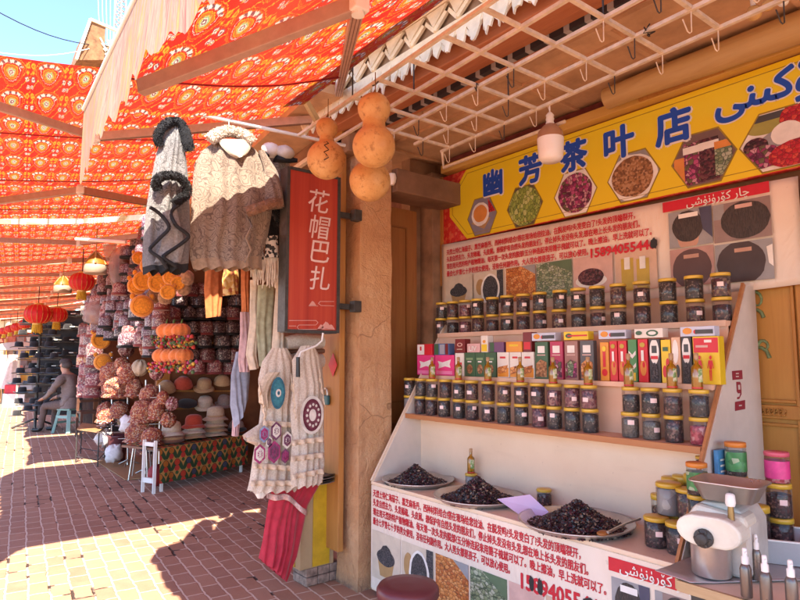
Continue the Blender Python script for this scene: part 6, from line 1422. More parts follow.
# hats
def felt(n, c): return simple('felt_' + n, c, .95, .10, 50, .25, sheen=.25)
FE = {'cream': felt('cream', (.60, .48, .36)), 'red': felt('red', (.42, .055, .025)), 'tan': felt('tan', (.46, .29, .15)), 'camel': felt('camel', (.40, .22, .10)), 'black': felt('black', (.02, .018, .02)), 'brown': felt('brown', (.20, .085, .05)), 'grey': felt('grey', (.28, .20, .17)), 'orange': felt('orange', (.66, .22, .03)), 'salmon': felt('salmon', (.70, .20, .05)), 'sand': felt('sand', (.54, .40, .27)), 'maroon': felt('maroon', (.14, .03, .03))}
def hat(label, c, r, col, kind='cloche', tilt=(0, 0), group=None, band=None, fr=None, name='felt_hat'):
    c = Vector(c); b = thing(name, label, 'hat', c, group)
    if fr is None:
        ez = Vector((tilt[0], tilt[1], 1)).normalized(); ex = Y_.cross(ez).normalized(); fr = (ex, ez.cross(ex), ez)
    m = MB(); n = 26
    if kind == 'cloche': pr = [(0, r * 1.02), (r * .40, r * 1.0), (r * .68, r * .88), (r * .80, r * .62), (r * .82, r * .25), (r * .84, .0)]
    elif kind == 'beret': pr = [(0, r * .42), (r * .5, r * .40), (r * .95, r * .26), (r * 1.0, r * .12), (r * .8, .0)]
    elif kind == 'fedora': pr = [(0, r * .72), (r * .22, r * .80), (r * .48, r * .86), (r * .58, r * .72), (r * .62, r * .3), (r * .64, 0)]
    else: pr = [(0, r), (r * .5, r * .92), (r * .85, r * .55), (r * .98, r * .1), (r, 0)]
    m.lathe(list(reversed(pr)), n, c, 0, fr); cr = m.build('crown', FE[col], b)
    if kind in ('cloche', 'fedora'):
        k = .84 if kind == 'cloche' else .64; w_ = 1.18 if kind == 'cloche' else 1.25
        m = MB(); n2 = 32
        def bf_(u, v):
            a = u * 2 * PI; q = r * (k + (w_ - k) * v); dz = -r * (.26 if kind == 'cloche' else .02) * v + (r * .10 * math.cos(a * 2) * v if kind == 'fedora' else r * .05 * math.sin(a * 3) * v)
            return c + fr[0] * (q * math.cos(a)) + fr[1] * (q * math.sin(a)) + fr[2] * (dz + .004)
        m.grid(bf_, n2, 4); m.build('brim', FE[col], b, solid=.006)
    if band:
        m = MB(); rr_ = .84 if kind == 'cloche' else .655; m.lathe([(r * rr_ * 1.005, r * .02), (r * rr_ * .995, r * .2)], n, c, 0, fr); m.build('band', FE[band], b)
    return b
def on_table(px, d_=.22):   # nearest point of the table top row under a pixel column
    for s in [k * .02 for k in range(0, 110)]:
        p = tp_(s, d_, TOPZ); q = p - CAM
        if 400 + F * q.dot(_r) / q.dot(_f) > px: return p
    return tp_(1.9, d_, TOPZ)
hp_ = on_table(170); q = 1 / pxm(hp_)
for k in range(3): hat(('brown', 'lowest')[0] + f' felt hat, {ORD[k]} from below under the cream cloche on the table', hp_ + Z_ * (.012 + .028 * k), .145, 'brown' if k != 1 else 'camel', 'beret', group='hats stacked on the tulip table', name='flat_hat')
hat('cream cloche hat topping the brown flat hats at the left table end', hp_ + Z_ * .125, .125, 'cream', band='sand')
hp_ = on_table(192)
hat('tan felt hat under the red cloche on the tulip table', hp_ + Z_ * .06, .12, 'tan'); hat('cream brimmed hat between the tan hat and the red cloche', hp_ + Z_ * .115, .12, 'cream'); hat('red cloche hat on top of the middle pile on the table', hp_ + Z_ * .175, .118, 'red', band='red')
hp_ = on_table(214)
for k in range(3): hat(f'sand coloured felt hat, {ORD[k]} from below in the tallest pile on the table', hp_ + Z_ * (.05 + .055 * k), .125, 'sand' if k != 1 else 'tan', group='hats stacked on the tulip table')
hat('sand cloche hat with bow topping the tallest pile on the table', hp_ + Z_ * .235, .128, 'sand', band='tan')
hp_ = on_table(236); hat('dark grey flat cap at the right end of the tulip table', hp_ + Z_ * .03, .13, 'black', 'beret', name='flat_hat'); hat('blue grey knitted cap lying on the dark flat cap', hp_ + Z_ * .08, .10, 'grey', 'cap', name='knit_cap')
# hats on the wall above the table
WY = 7.52
def wp_(px, py, y=WY): return at(px, py, y=y)
wall_hats = [(166, 383, 19, 'camel', 'cap', 'camel felt hat at the left of the wall hats'), (183, 379, 19, 'red', 'cap', 'red felt hat beside the camel one on the wall'), (204, 380, 19, 'tan', 'cloche', 'tan pleated hat on the wall, right of the red one'), (222, 376, 17, 'tan', 'cap', 'tan bell shaped hat at the right of the upper wall row'),
             (187, 398, 20, 'black', 'beret', 'black flat hat with a fur edge tilted on the wall'), (205, 398, 19, 'cream', 'cloche', 'cream cloche hat in the lower wall row'), (224, 396, 17, 'grey', 'cloche', 'greyish brimmed hat at the lower right of the wall'), (219, 412, 15, 'brown', 'beret', 'brown flat hat under the greyish brimmed hat')]
for px, py, w_, col, kd, lab in wall_hats:
    p = wp_(px, py + 7); r = w_ / 2 / pxm(p); hat(lab, p, r * (1.0 if kd != 'cloche' else .92), col, kd, (-.1, -.4), 'hats on the shop wall')
for k, (a, b_) in enumerate((((150, 391), (236, 391)), ((170, 409), (240, 406)), ((150, 345), (236, 342)))):
    m = MB(); A, B = wp_(*a, WY + .05), wp_(*b_, WY + .05); m.bar(A, B, .02, .02); tag(m.build('wall_shelf_rail', M_jamb), ('upper', 'lower', 'topmost')[k] + ' orange rail the wall hats hang on', 'rail')
# beaded caps (skullcaps): one prototype per colour way
BEAD = [cells('beads_maroon', [(.10, .02, .03), (.16, .04, .05), (.07, .02, .025), (.36, .28, .24), (.17, .06, .06), (.20, .13, .12)], 92, .5, coat=.2), cells('beads_dark', [(.035, .025, .03), (.08, .05, .06), (.34, .28, .25), (.05, .03, .03), (.12, .08, .08)], 92, .5, coat=.2),
        cells('beads_pink', [(.28, .07, .08), (.36, .16, .14), (.18, .04, .05), (.44, .33, .28), (.13, .03, .04)], 90, .5, coat=.2), cells('beads_orange', [(.50, .16, .05), (.55, .30, .12), (.30, .06, .04), (.60, .45, .30), (.34, .10, .12)], 60, .5, coat=.2),
        cells('beads_plum', [(.12, .04, .06), (.20, .13, .16), (.07, .025, .035), (.34, .28, .29), (.14, .05, .07)], 95, .5, coat=.2)]
_cap = {}
def cap(label, c, r, k, rz=0.0, group='beaded caps hanging in the shop'):
    if k in _cap: o = copy_tree(_cap[k], loc=c, rotz=rz, label=label); o.scale = (r / .1,) * 3; o['group'] = group; return o
    b = thing('beaded_cap', label, 'cap', (0, 0, 0), group); m = MB()
    m.lathe([(.098, -.055), (.102, 0), (.10, .045)], 4, (0, 0, 0)) if False else None
    def cf(u, v):
        a = u * 2 * PI; s = .105 * (1 - .10 * abs(math.sin(2 * a))); rr_ = s * (1 if v < .5 else math.cos((v - .5) * PI) ** .7)
        z = -.06 + .11 * (v / .5) if v < .5 else .05 + .055 * math.sin((v - .5) * PI) + .012 * abs(math.cos(2 * a)) * math.sin((v - .5) * 2 * PI)
        return Vector((rr_ * math.cos(a), rr_ * math.sin(a), z))
    m.grid(cf, 28, 14); m.build('cap_shell', BEAD[k], b)
    m = MB(); m.lathe([(.1015, -.062), (.106, -.058), (.106, -.035), (.1025, -.032)], 24, (0, 0, 0)); m.build('trim_band', M_blk if k in (1, 4) else felt('trim', (.20, .04, .04)), b)
    b.location = c; b.scale = (r / .1,) * 3; b.rotation_euler.z = rz; _cap[k] = b; return b
# wall caps right of the pumpkins
rr = random.Random(5)
CN = ['maroon', 'dark', 'pink', 'orange', 'plum']
rows = [(292, [176, 190, 205, 222], 1), (303, [180, 197, 213, 236], 2), (315, [172, 188, 202, 218, 232], 3), (330, [178, 192, 205, 217, 231], 4), (343, [187, 203, 222, 238], 5), (357, [190, 206, 223, 234], 6), (369, [197, 214, 230], 7)]
for py, xs, ri in rows:
    for k, px in enumerate(xs):
        p = wp_(px, py); kk = rr.choice((0, 1, 0, 1, 2)); cap(f'beaded {CN[kk]} cap, {ORD[k]} from left in {ORD[ri - 1]} row of the shop wall', p, 8.5 / pxm(p), kk, rr.random() * 3, 'beaded caps on the shop wall')
# dense hanging strands of wrapped caps at the front, left of the coats
rr = random.Random(11); n = 0
for si in range(9):
    px = 100 + si * 8.0; ytop = 292 - si * 9.5; ybot = 332 + si * 3
    py = ytop; k = 0; xs = 1.98 + .05 * rr.random()
    while py < ybot:
        p = at(px + rr.uniform(-2, 2) - 3, py, x=xs + rr.uniform(-.06, .12)); r = rr.uniform(.085, .11); kk = rr.choice((4, 4, 0, 2, 4, 1))
        cap(f'wrapped {CN[kk]} cap, {ORD[k]} from top of {ORD[si]} strand left of the coats', p, r, kk, rr.random() * 3, 'wrapped caps hanging in strands'); py += 1.15 * r * pxm(p) * rr.uniform(.9, 1.15); k += 1
    a, b_ = at(px - 3, ytop - 8, x=xs + .06), at(px - 3, ybot, x=xs + .06); m = MB(); m.tube([a, b_], .004, 5); tag(m.build('strand_cord', M_blk), f'dark cord of the {ORD[si]} strand of wrapped caps, counted from the left', 'cord', 'cords of the cap strands')
# shiny plastic wraps among the strands
M_wrap = glass(); 
def shiny():
    t = NT('crinkled_wrap'); o = t.obj(); n = t.noise(o, 22, 4, .7)
    k = t.n('ShaderNodeBsdfPrincipled', {'Base Color': (.55, .46, .46, 1), 'Roughness': .25, 'Alpha': .45}); t.set(k.inputs['Normal'], t.bump(n, 1.0, .03)); t.t.links.new(k.outputs[0], t.out.inputs[0]); return t.m
M_cr = shiny()
for px, py, w_, h_, lab in ((119, 268, 9, 22, 'clear crinkled plastic bag hanging at the top of the cap strands'), (98, 313, 15, 12, 'clear plastic bag of red white caps over the black hats'), (110, 245, 6, 16, 'small crinkled plastic bag highest on the strands')):
    p = at(px, py, x=1.93); q = 1 / pxm(p); m = MB(); m.ell(p, (w_ * q, w_ * q * .6, h_ * q), 20, 14, wob=.25, ws=2.5); tag(m.build('plastic_bag', M_cr), lab, 'bag')
    m = MB()
for k in range(16):
    px, py = 91 + (k % 4) * 5.5, 302 + (k // 4) * 6; p = at(px, py, x=1.99); cap(f'red white cap, {ORD[k % 4]} from left in {ORD[k // 4]} row above the black hats', p, .09, 2 if k % 3 else 4, rr.random() * 3, 'red white caps in the clear bag')
# big fuzzy orange hats with ears, upper group and left group
M_fz = simple('orange_fuzz', (.66, .245, .02), .95, .2, 60, .5, sheen=.4)
def fuzzy(label, px, py, w_, x, hole=False, grp='fuzzy orange hats'):
    p = at(px, py, x=x); r = w_ / 2 / pxm(p); b = thing('fuzzy_hat', label, 'hat', p - Z_ * r, grp); fx = (p - CAM).normalized(); sx = Vector((-fx.y, fx.x, 0)).normalized(); up = sx.cross(fx)
    fr = (sx, up if up.z > 0 else -up, -fx)
    m = MB(); m.lathe([(r * .98, 0), (r * 1.02, r * .14), (r * .9, r * .40), (r * .5, r * .62), (0, r * .66)] if not hole else [(r * .60, r * .20), (r * .74, r * .36), (r * .96, r * .26), (r * 1.02, 0), (r * .9, -r * .2)], 26, p, 0, fr, jit=.03); m.build('fuzzy_body', M_fz, b)
    if not hole:
        m = MB(); m.lathe([(r * .80, r * .44), (r * .74, r * .56), (r * .68, r * .50)], 22, p, 0, fr, jit=.04); m.build('raised_ring', simple('orange_fuzz_dark', (.58, .19, .015), .95, .2, 60, .5, sheen=.3), b)
    for s in (-1, 1):
        m = MB(); m.ell(p + sx * (s * r * .8) + Z_ * r * .85, (r * .26, r * .2, r * .3), 10, 7); m.build('ear', M_fz, b)
    if hole:
        m = MB(); m.disc(p + fx * r * .05, r * .72, r * .72, sx, fr[1], 0, 22); m.build('dark_lining', felt('lining', (.10, .03, .02)), b, recalc=False)
    return b
XO = 1.55
for px, py, w_, h_, lab in ((142, 306, 22, 0, 'fuzzy orange hat hanging lowest under the grey coat'), (137, 286, 18, 0, 'fuzzy orange hat left of the hanging group, seen flat'), (143, 281, 19, 1, 'fuzzy orange hat showing its dark lining, left in the group'), (150, 266, 19, 0, 'fuzzy orange hat directly below the grey coat hem'), (160, 264, 17, 0, 'fuzzy orange hat in the middle below the coat hem'),
                         (158, 283, 19, 1, 'fuzzy orange hat with open lining in the middle of the group'), (171, 277, 16, 0, 'fuzzy orange hat at the right below the coats'), (178, 283, 14, 1, 'fuzzy orange hat with lining at the far right of the group'), (139, 258, 13, 0, 'fuzzy orange hat highest at the left beside the grey coat'), (168, 292, 15, 1, 'fuzzy orange hat with pale lining low at the right')):
    fuzzy(lab, px, py, w_, XO + .04 * math.sin(px), bool(h_))
for px, py, w_, h_, lab in ((100, 325, 18, 0, 'upper fuzzy orange hat hanging beside the black hats'), (101, 340, 18, 1, 'middle fuzzy orange hat with dark opening beside the black hats'), (103, 362, 17, 0, 'lowest fuzzy orange hat beside the black hats'), (93, 322, 8, 0, 'small fuzzy orange hat peeping out left of the upper one')):
    fuzzy(lab, px, py, w_, 2.02, bool(h_))
for k, (px, py) in enumerate(((176, 284), (184, 288), (165, 297), (154, 296), (187, 278))):
    p = at(px, py, x=XO + .1); b = MB(); q = 7 / pxm(p); b.ell(p, (q, q, q * 1.1), 14, 9, wob=.2); tag(b.build('fur_cap', simple('tawny_fur', (.34, .19, .10), .95, .35, 40, .4, sheen=.3)), f'tawny furry cap, {ORD[k]} of those mixed with the fuzzy orange hats', 'cap', 'tawny caps among the orange hats')
# salmon pumpkin caps with flowery fringe
for gi, (py, cs) in enumerate(((331, (166, 173, 181)), (356, (162, 170, 178, 184)))):
    for k, px in enumerate(cs):
        p = at(px, py, x=1.75 + .03 * k); r = 9.5 / pxm(p); b = thing('pumpkin_cap', f'salmon orange pumpkin shaped cap, {ORD[k]} from the left in the {("upper", "lower")[gi]} bunch', 'cap', p - Z_ * r, 'salmon pumpkin caps'); m = MB()
        def pf_(u, v):
            a = u * 2 * PI; t_ = PI * v; return p + Vector((math.sin(t_) * math.cos(a), math.sin(t_) * math.sin(a), .82 * math.cos(t_))) * (r * (1 - .09 * abs(math.cos(4 * a)) ** 3))
        m.grid(pf_, 40, 14); m.build('pumpkin_body', FE['salmon'], b)
        m = MB(); m.tube([p + Z_ * r * .7, p + Vector((.01, 0, r * 1.25))], [.012, .004], 6); m.build('green_stalk', simple('stalk_green', (.10, .20, .05), .7), b)
    m = MB(); A, B = at(cs[0] - 8, py + 11, x=1.75), at(cs[-1] + 8, py + 11, x=1.72); rr = random.Random(gi)
    for _ in range(150): m.ell(A.lerp(B, rr.random()) + Vector((rr.uniform(-.06, .06), rr.uniform(-.02, .02), rr.uniform(-.045, .05))), rr.uniform(.009, .018), 7, 5, rr.choice((0, 1, 2, 2, 3, 3)), wob=.3)
    tag(m.build('flower_garland', [simple('fl_pink', (.45, .07, .17), .8), simple('fl_yel', (.55, .33, .05), .8), simple('fl_red', (.42, .04, .03), .8), simple('fl_green', (.08, .13, .05), .8)]), f'garland of pink, yellow and red pompoms under the {("upper", "lower")[gi]} pumpkin caps', 'garland')
# hanging clusters of orange flowery bonnets on stands
rr = random.Random(9)
cl = [(112, 375, 22, 26), (128, 374, 20, 22), (118, 388, 26, 22), (134, 388, 16, 20), (105, 413, 16, 22), (120, 410, 18, 18), (150, 395, 20, 20), (143, 412, 24, 24), (157, 410, 16, 22), (140, 432, 28, 22), (152, 437, 20, 18), (163, 398, 12, 14), (122, 364, 14, 14), (108, 388, 12, 20), (146, 424, 16, 14)]
FLW = cells('flowery_cloth', [(.38, .11, .035), (.42, .19, .10), (.27, .05, .035), (.46, .32, .22), (.22, .05, .055), (.18, .05, .03)], 78, .85)
for k, (px, py, w_, h_) in enumerate(cl):
    p = at(px, py, x=2.06 + rr.uniform(-.05, .08)); q = 1 / pxm(p); b = thing('flowery_bonnet', f'orange and pink flowery bonnet, {ORD[k]} counted from the top left of the bonnet stands' if k else 'orange and pink flowery bonnet hanging topmost left on the stands', 'bonnet', p - Z_ * h_ * q / 2, 'flowery bonnets on the stands')
    m = MB(); m.ell(p, (w_ / 2 * q, w_ / 2 * q, h_ / 2 * q), 22, 14, wob=.22, ws=3.5); m.build('gathered_cloth', FLW, b)
    m = MB()
    def ff(u, v): a = u * 2 * PI; rr_ = w_ / 2 * q * (.8 + .3 * v + .06 * math.sin(a * 11)); return p + Vector((rr_ * math.cos(a), rr_ * math.sin(a), -h_ / 2 * q * (.45 + .35 * v)))
    m.grid(ff, 44, 3); m.build('ruffle', FLW, b, solid=.004)
for k, (px, py0, py1) in enumerate(((112, 352, 452), (128, 355, 455), (146, 380, 462), (160, 385, 455))):
    A, B = at(px, py1, x=2.2), at(px, py0, x=2.2); A.z = 0; b = thing('display_stand', f'thin steel display stand, {ORD[k]} from the left behind the flowery bonnets', 'stand', A, 'bonnet stands'); m = MB(); m.tube([A, B], .012, 7); m.build('pole', M_steel, b)
    m = MB()
    for z in (.35, .65, .95, 1.25):
        if z < B.z: m.tube([Vector((A.x - .12, A.y + .05, z)), Vector((A.x + .12, A.y - .05, z))], .006, 5)
    m.build('arms', M_steel, b)
    m = MB()
    for a in (0, 2.1, 4.2): m.tube([A + Z_ * .08, A + Vector((.16 * math.cos(a), .16 * math.sin(a), 0.008))], .008, 5)
    m.build('foot', M_steel, b)
# wire grid with small caps
g = thing('wire_grid', 'dark wire grid panel between the bonnets and the orange panel', 'grid panel', at(163, 440, x=2.3)); m = MB()
A, B, C_, D_ = at(158, 400, x=2.3), at(170, 400, x=2.3), at(158, 440, x=2.3), at(170, 440, x=2.3)
for k in range(6): m.tube([A.lerp(B, k / 5), C_.lerp(D_, k / 5)], .005, 5)
for k in range(9): m.tube([A.lerp(C_, k / 8), B.lerp(D_, k / 8)], .005, 5)
m.build('wires', simple('grid_wire', (.25, .22, .2), .4, .1, 10, 0, metal=.6), g)

# extra goods under the poncho and among the bonnets
scarf('rust coloured cloth hanging under the brown poncho, left part', 3.9, [(205, 270), (204, 290), (206, 318)], [(222, 270), (223, 290), (221, 316)], 4, 3)
m = MB(); sheet(m, SZ([(224, 268), (222, 280), (223, 296)], 3.75), SZ([(238, 268), (239, 280), (238, 294)], 3.75), 3.75, .04, 3, .012, 16, 14); tag(m.build('flowered_cloth', cells('flowered_print', [(.42, .24, .06), (.42, .24, .06), (.50, .36, .16), (.30, .10, .04)], 40, .9)), 'small yellow flowered cloth hanging under the poncho hem', 'cloth')
rr = random.Random(31)
for k, (px, py, w_, h_) in enumerate(((168, 420, 14, 14), (172, 404, 12, 12), (126, 350, 14, 13), (140, 368, 15, 15), (147, 350, 13, 13), (157, 372, 14, 15), (132, 333, 12, 12), (148, 332, 12, 13))):
    p = at(px, py, x=2.14 + rr.uniform(-.03, .05)); q = 1 / pxm(p); m = MB()
    def rf(u, v):
        a = u * 2 * PI; t_ = PI * v; return p + Vector((math.sin(t_) * math.cos(a) * w_ / 2 * q, math.sin(t_) * math.sin(a) * w_ / 2 * q, math.cos(t_) * h_ / 2 * q)) * (1 + .10 * math.sin(a * 7 + v * 4) + .2 * noise.noise(Vector((a * 2, v * 4, k))))
    m.grid(rf, 40, 14); tag(m.build('cloth_bag', (FLW, BEAD[2], BEAD[0], M_fril)[k % 4]), f'small gathered cloth bag, {ORD[k]} of those hanging loosely around the bonnets', 'bag', 'small cloth bags around the bonnets')
# ---------------------------------------------------------------- lanterns and bag lamps along the eave
def lantern(label, p, r, fr_='red'):
    b = thing('paper_lantern', label, 'lantern', p - Z_ * r, 'red paper lanterns under the eave'); p = Vector(p); m = MB()
    def lf(u, v):
        a = u * 2 * PI; t_ = .12 + .76 * v; q = r * math.sin(PI * t_) ** .75 * (1 - .035 * abs(math.cos(8 * a))); return p + Vector((q * math.cos(a), q * math.sin(a), r * .78 * math.cos(PI * t_)))
    m.grid(lf, 64, 12); m.build('paper_shade', simple('lantern_red', (.66, .02, .025), .5, .06, 20, .05, trans=.35), b)
    m = MB()
    for k in range(16): a = (k + .5) * PI / 8; m.tube([p + Vector((1.01 * r * math.sin(PI * t_) ** .75 * math.cos(a), 1.01 * r * math.sin(PI * t_) ** .75 * math.sin(a), r * .785 * math.cos(PI * t_))) for t_ in [.13 + .74 * q / 8 for q in range(9)]], r * .014, 4)
    m.build('ribs', simple('lantern_gold', (.62, .36, .08), .45, .1, 10, 0), b)
    m = MB(); m.lathe([(r * .34, -r * .86), (r * .36, -r * .70)], 16, p); m.lathe([(r * .34, r * .70), (r * .30, r * .86)], 16, p); m.build('collar', simple('lantern_gold', (0, 0, 0)), b)
    m = MB()
    for k in range(26): a = k * 2 * PI / 26; m.tube([p + Vector((r * .32 * math.cos(a), r * .32 * math.sin(a), -r * .84)), p + Vector((r * .36 * math.cos(a), r * .36 * math.sin(a), -r * (1.4 + .15 * R())))], r * .04, 4)
    m.build('tassel', simple('tassel_yellow', (.60, .36, .03), .9, .2, 50, .2), b)
    m = MB(); m.tube([p + Z_ * r * .84, p + Z_ * (r * .84 + .30)], .006, 5); m.build('cord', M_blk, b)
def ipt(px, py, d): return CAM + (_r * ((px - 400) / F) + _u * ((300 - py) / F) + _f) * d
lantern('nearest red paper lantern with yellow tassel under the bag lamps', ipt(82, 282, 7.6), .15)
lantern('second red paper lantern above the black hats, left one of the touching pair', ipt(38, 314, 10.6), .225)
lantern('third red paper lantern, right one of the touching pair above the black hats', ipt(57, 315, 10.9), .175)
for k, (px, py, d) in enumerate(((25, 324, 14), (17, 327, 15.5), (10, 329, 17), (4, 331, 18.5), (-3, 332, 20))): lantern(f'small far red lantern, {ORD[k]} from the right in the distant row', ipt(px, py, d), .14)
def baglamp(label, p, s):
    b = thing('bag_lamp', label, 'lamp', p - Z_ * s * .5, 'wooden lamps under the eave'); m = MB()
    m.lathe([(s * .40, -s * .42), (s * .44, -s * .40), (s * .44, -s * .06), (s * .40, -s * .02), (s * .36, -.01)], 24, p); m.build('drum_shade', simple('lamp_white', (.33, .25, .18), .6, .06, 8, .05), b)
    m = MB(); m.lathe([(s * .44, -s * .03), (s * .40, s * .12), (s * .22, s * .30), (s * .12, s * .40), (s * .06, s * .50), (0, s * .52)], 20, p); m.build('amber_cap', simple('lamp_amber', (.30, .10, .008), .4, .15, 12, .1), b)
    m = MB()
    for k in range(6): a = k * PI / 3 + .3; m.tube([p + Vector((s * .46 * math.cos(a), s * .46 * math.sin(a), -s * .03)), p + Vector((s * .24 * math.cos(a), s * .24 * math.sin(a), s * .31)), p + Vector((s * .06 * math.cos(a), s * .06 * math.sin(a), s * .5))], .012, 5)
    m.tube([p + Z_ * s * .5, p + Z_ * (s * .5 + .35)], .007, 5); m.build('wooden_rib', simple('lamp_wood', (.40, .19, .05), .6), b)
baglamp('nearer amber topped drum lamp hanging under the eave', ipt(95.5, 264, 6.9), .275)
baglamp('farther amber topped drum lamp behind the first red lantern', ipt(63, 285, 9.4), .29)
m = MB(); m.tube([ipt(76, 239, 6.4), ipt(126, 242, 6.2)], .018, 7); tag(m.build('white_tube', M_white), 'white tube sticking out above the nearer drum lamp', 'tube')
m = MB(); m.lathe([(.0, .10), (.35, .06), (.62, -.02), (.80, -.14), (.82, -.15), (.6, -.06), (0, .06)], 30, ipt(20, 345, 17)); m.lathe([(.03, -1.9), (.03, .06)], 8, ipt(20, 345, 17)); b = m.build('umbrella_stall_top', simple('cream_canvas', (.74, .66, .52), .8, .05, 5, .1, trans=.3)); tag(b, 'round cream canvas parasol standing below the far row of lanterns', 'parasol')
# ---------------------------------------------------------------- racks of black hats
FBK = FE['black']
_bh = None
def bhat(label, c, r, grp):
    global _bh
    if _bh is not None: o = copy_tree(_bh, loc=c, label=label); o.scale = (r / .14,) * 3; o['group'] = grp; o.rotation_euler.z = U(0, 3); return o
    _bh = hat(label, (0, 0, 0), .14 / 1.25, 'black', 'fedora', group=grp, name='black_hat'); _bh.location = c; return _bh
rk = thing('hat_rack', 'tall dark rack of black hats standing beside the seated man', 'rack', Vector((1.86, 14.0, 0)))
rb_ = Vector((1.86, 14.0, 0)); m = MB(); m.tube([rb_, rb_ + Z_ * 2.25], .03, 8); m.build('pole', M_iron, rk)
m = MB()
for a in (.4, 2.5, 4.6): m.tube([rb_ + Z_ * .2, rb_ + Vector((.45 * math.cos(a), .45 * math.sin(a), .015))], .022, 6)
m.build('foot', M_iron, rk)
rowsz = [2.10, 1.86, 1.62, 1.40, 1.10, .90, .72, .50]
for k, z in enumerate(rowsz):
    m = MB(); m.bar(rb_ + _r * -.42 + Z_ * (z - .03), rb_ + _r * .42 + Z_ * (z - .03), .02, .02); m.build('shelf_arm', M_iron, rk)
    for q in range(3):
        off = -.30 + .30 * q - (.06 * (k % 3))
        bhat(f'black hat, {ORD[q]} from left in {ORD[k]} tier of the tall rack', rb_ + _r * off + Vector((0, -.05, z)), .155, 'black hats on the tall rack')
for q in range(3): bhat(f'black hat lying low left of the seated man, {ORD[q]} of three at the rack foot', rb_ + Vector((-.35 + .18 * q, -.3, .30 + .09 * q)), .15, 'black hats at the rack foot')
GP = Vector((2.35, 14.3, 0)); g = thing('hat_grid_wall', 'dark wall panel with white pegs behind the rows of black hats', 'panel', GP); gx_ = _r
m = MB(); m.box(GP + Z_ * 1.3 + _f * .12, (1.15, .04, 2.2), (_r, Vector((_f.x, _f.y, 0)).normalized(), Z_)); m.build('panel_board', simple('dark_panel', (.035, .03, .032), .8, .2, 5, .1), g)
m = MB()
for i in range(4):
    for k in range(6): m.box(GP + _r * (-.55 + .34 * i + .10) + Z_ * (.98 + k * .27) - _f * .10, (.13, .16, .02), (_r, Vector((_f.x, _f.y, 0)).normalized(), Z_))
m.build('peg', M_white, g)
for k in range(6):
    for i in range(4):
        bhat(f'black hat, {ORD[i]} from left in {ORD[5 - k]} row of the dark panel', GP + _r * (-.55 + .34 * i) + Z_ * (.93 + k * .27) - _f * .14, .165, 'black hats on the dark panel')
rr = random.Random(8)
for k in range(14):
    px, py = 88 + (k % 2) * 7 + rr.uniform(-2, 2), 332 + (k // 2) * 10; p = at(px, py, x=2.35); cap(f'pinkish beaded cap in the {ORD[k // 2]} row beside the black hats, {("left", "right")[k % 2]} one', p, .15, rr.choice((2, 2, 3, 0)), rr.random() * 3, 'pinkish caps beside the black hats')
# ---------------------------------------------------------------- seated man on a green stool
SB = Vector((2.27, 12.95, 0)); fdir = (-_r * .95 + Vector((_f.x, _f.y, 0)) * .28).normalized(); sdir = Z_.cross(fdir)
def MP(a, s, z): return SB + fdir * a + sdir * s + Z_ * z
stl = thing('plastic_stool', 'pale green plastic stool under the seated man', 'stool', SB)
M_gst = simple('green_plastic', (.20, .36, .33), .4, .05, 6, 0)
m = MB(); m.box(MP(0, 0, .435), (.30, .30, .035), (fdir, sdir, Z_)); m.build('seat', M_gst, stl, bevel=.012)
for a in (-1, 1):
    for s in (-1, 1):
        m = MB(); m.bar(MP(.115 * a, .115 * s, .42), MP(.18 * a, .18 * s, 0), .07, .05); m.build('leg', M_gst, stl, bevel=.008)
m = MB()
for a in (-1, 1): m.bar(MP(.15 * a, -.14, .19), MP(.15 * a, .14, .19), .03, .04); m.bar(MP(-.14, .15 * a, .30), MP(.14, .15 * a, .30), .03, .05)
m.build('brace', M_gst, stl)
def skin_body(name, joints, bones, mats, classify, parent=None, sub=2):
    me = bpy.data.meshes.new(name); idx = {k: i for i, k in enumerate(joints)}
    me.from_pydata([joints[k][0] for k in joints], [(idx[a], idx[b]) for a, b in bones], [])
    bm = bmesh.new(); bm.from_mesh(me); sl_ = bm.verts.layers.skin.verify(); bm.verts.ensure_lookup_table()
    for k, i in idx.items():
        r = joints[k][1]; bm.verts[i][sl_].radius = r if hasattr(r, '__len__') else (r, r); bm.verts[i][sl_].use_root = (k == 'pelvis')
    bm.to_mesh(me); bm.free()
    o = bpy.data.objects.new(name, me); COL.objects.link(o); sm = o.modifiers.new('skin', 'SKIN'); sm.use_smooth_shade = True; ss = o.modifiers.new('sub', 'SUBSURF'); ss.levels = sub; ss.render_levels = sub
    m2 = bpy.data.meshes.new_from_object(o.evaluated_get(bpy.context.evaluated_depsgraph_get())); bpy.data.objects.remove(o)
    mb = MB(); mb.add([v.co for v in m2.vertices], [tuple(p.vertices) for p in m2.polygons], 0, True)
    for i, p in enumerate(m2.polygons): mb.m[i] = classify(p.center)
    return mb.build(name, mats, parent, base=SB if parent is None else None)
J = {'pelvis': (MP(-.02, 0, .54), (.15, .155)), 'waist': (MP(-.03, 0, .70), (.135, .15)), 'chest': (MP(.03, 0, .90), (.13, .165)), 'collar': (MP(.085, 0, 1.05), (.085, .10)), 'neck': (MP(.115, 0, 1.13), .052), 'jaw': (MP(.145, 0, 1.19), .075), 'head': (MP(.15, 0, 1.27), (.088, .098)), 'crown': (MP(.145, 0, 1.345), .06), 'nose': (MP(.245, 0, 1.235), .016), 'nose0': (MP(.21, 0, 1.245), .03), 'chin': (MP(.215, 0, 1.165), .028)}
BN = [('pelvis', 'waist'), ('waist', 'chest'), ('chest', 'collar'), ('collar', 'neck'), ('neck', 'jaw'), ('jaw', 'head'), ('head', 'crown'), ('head', 'nose0'), ('nose0', 'nose'), ('jaw', 'chin')]
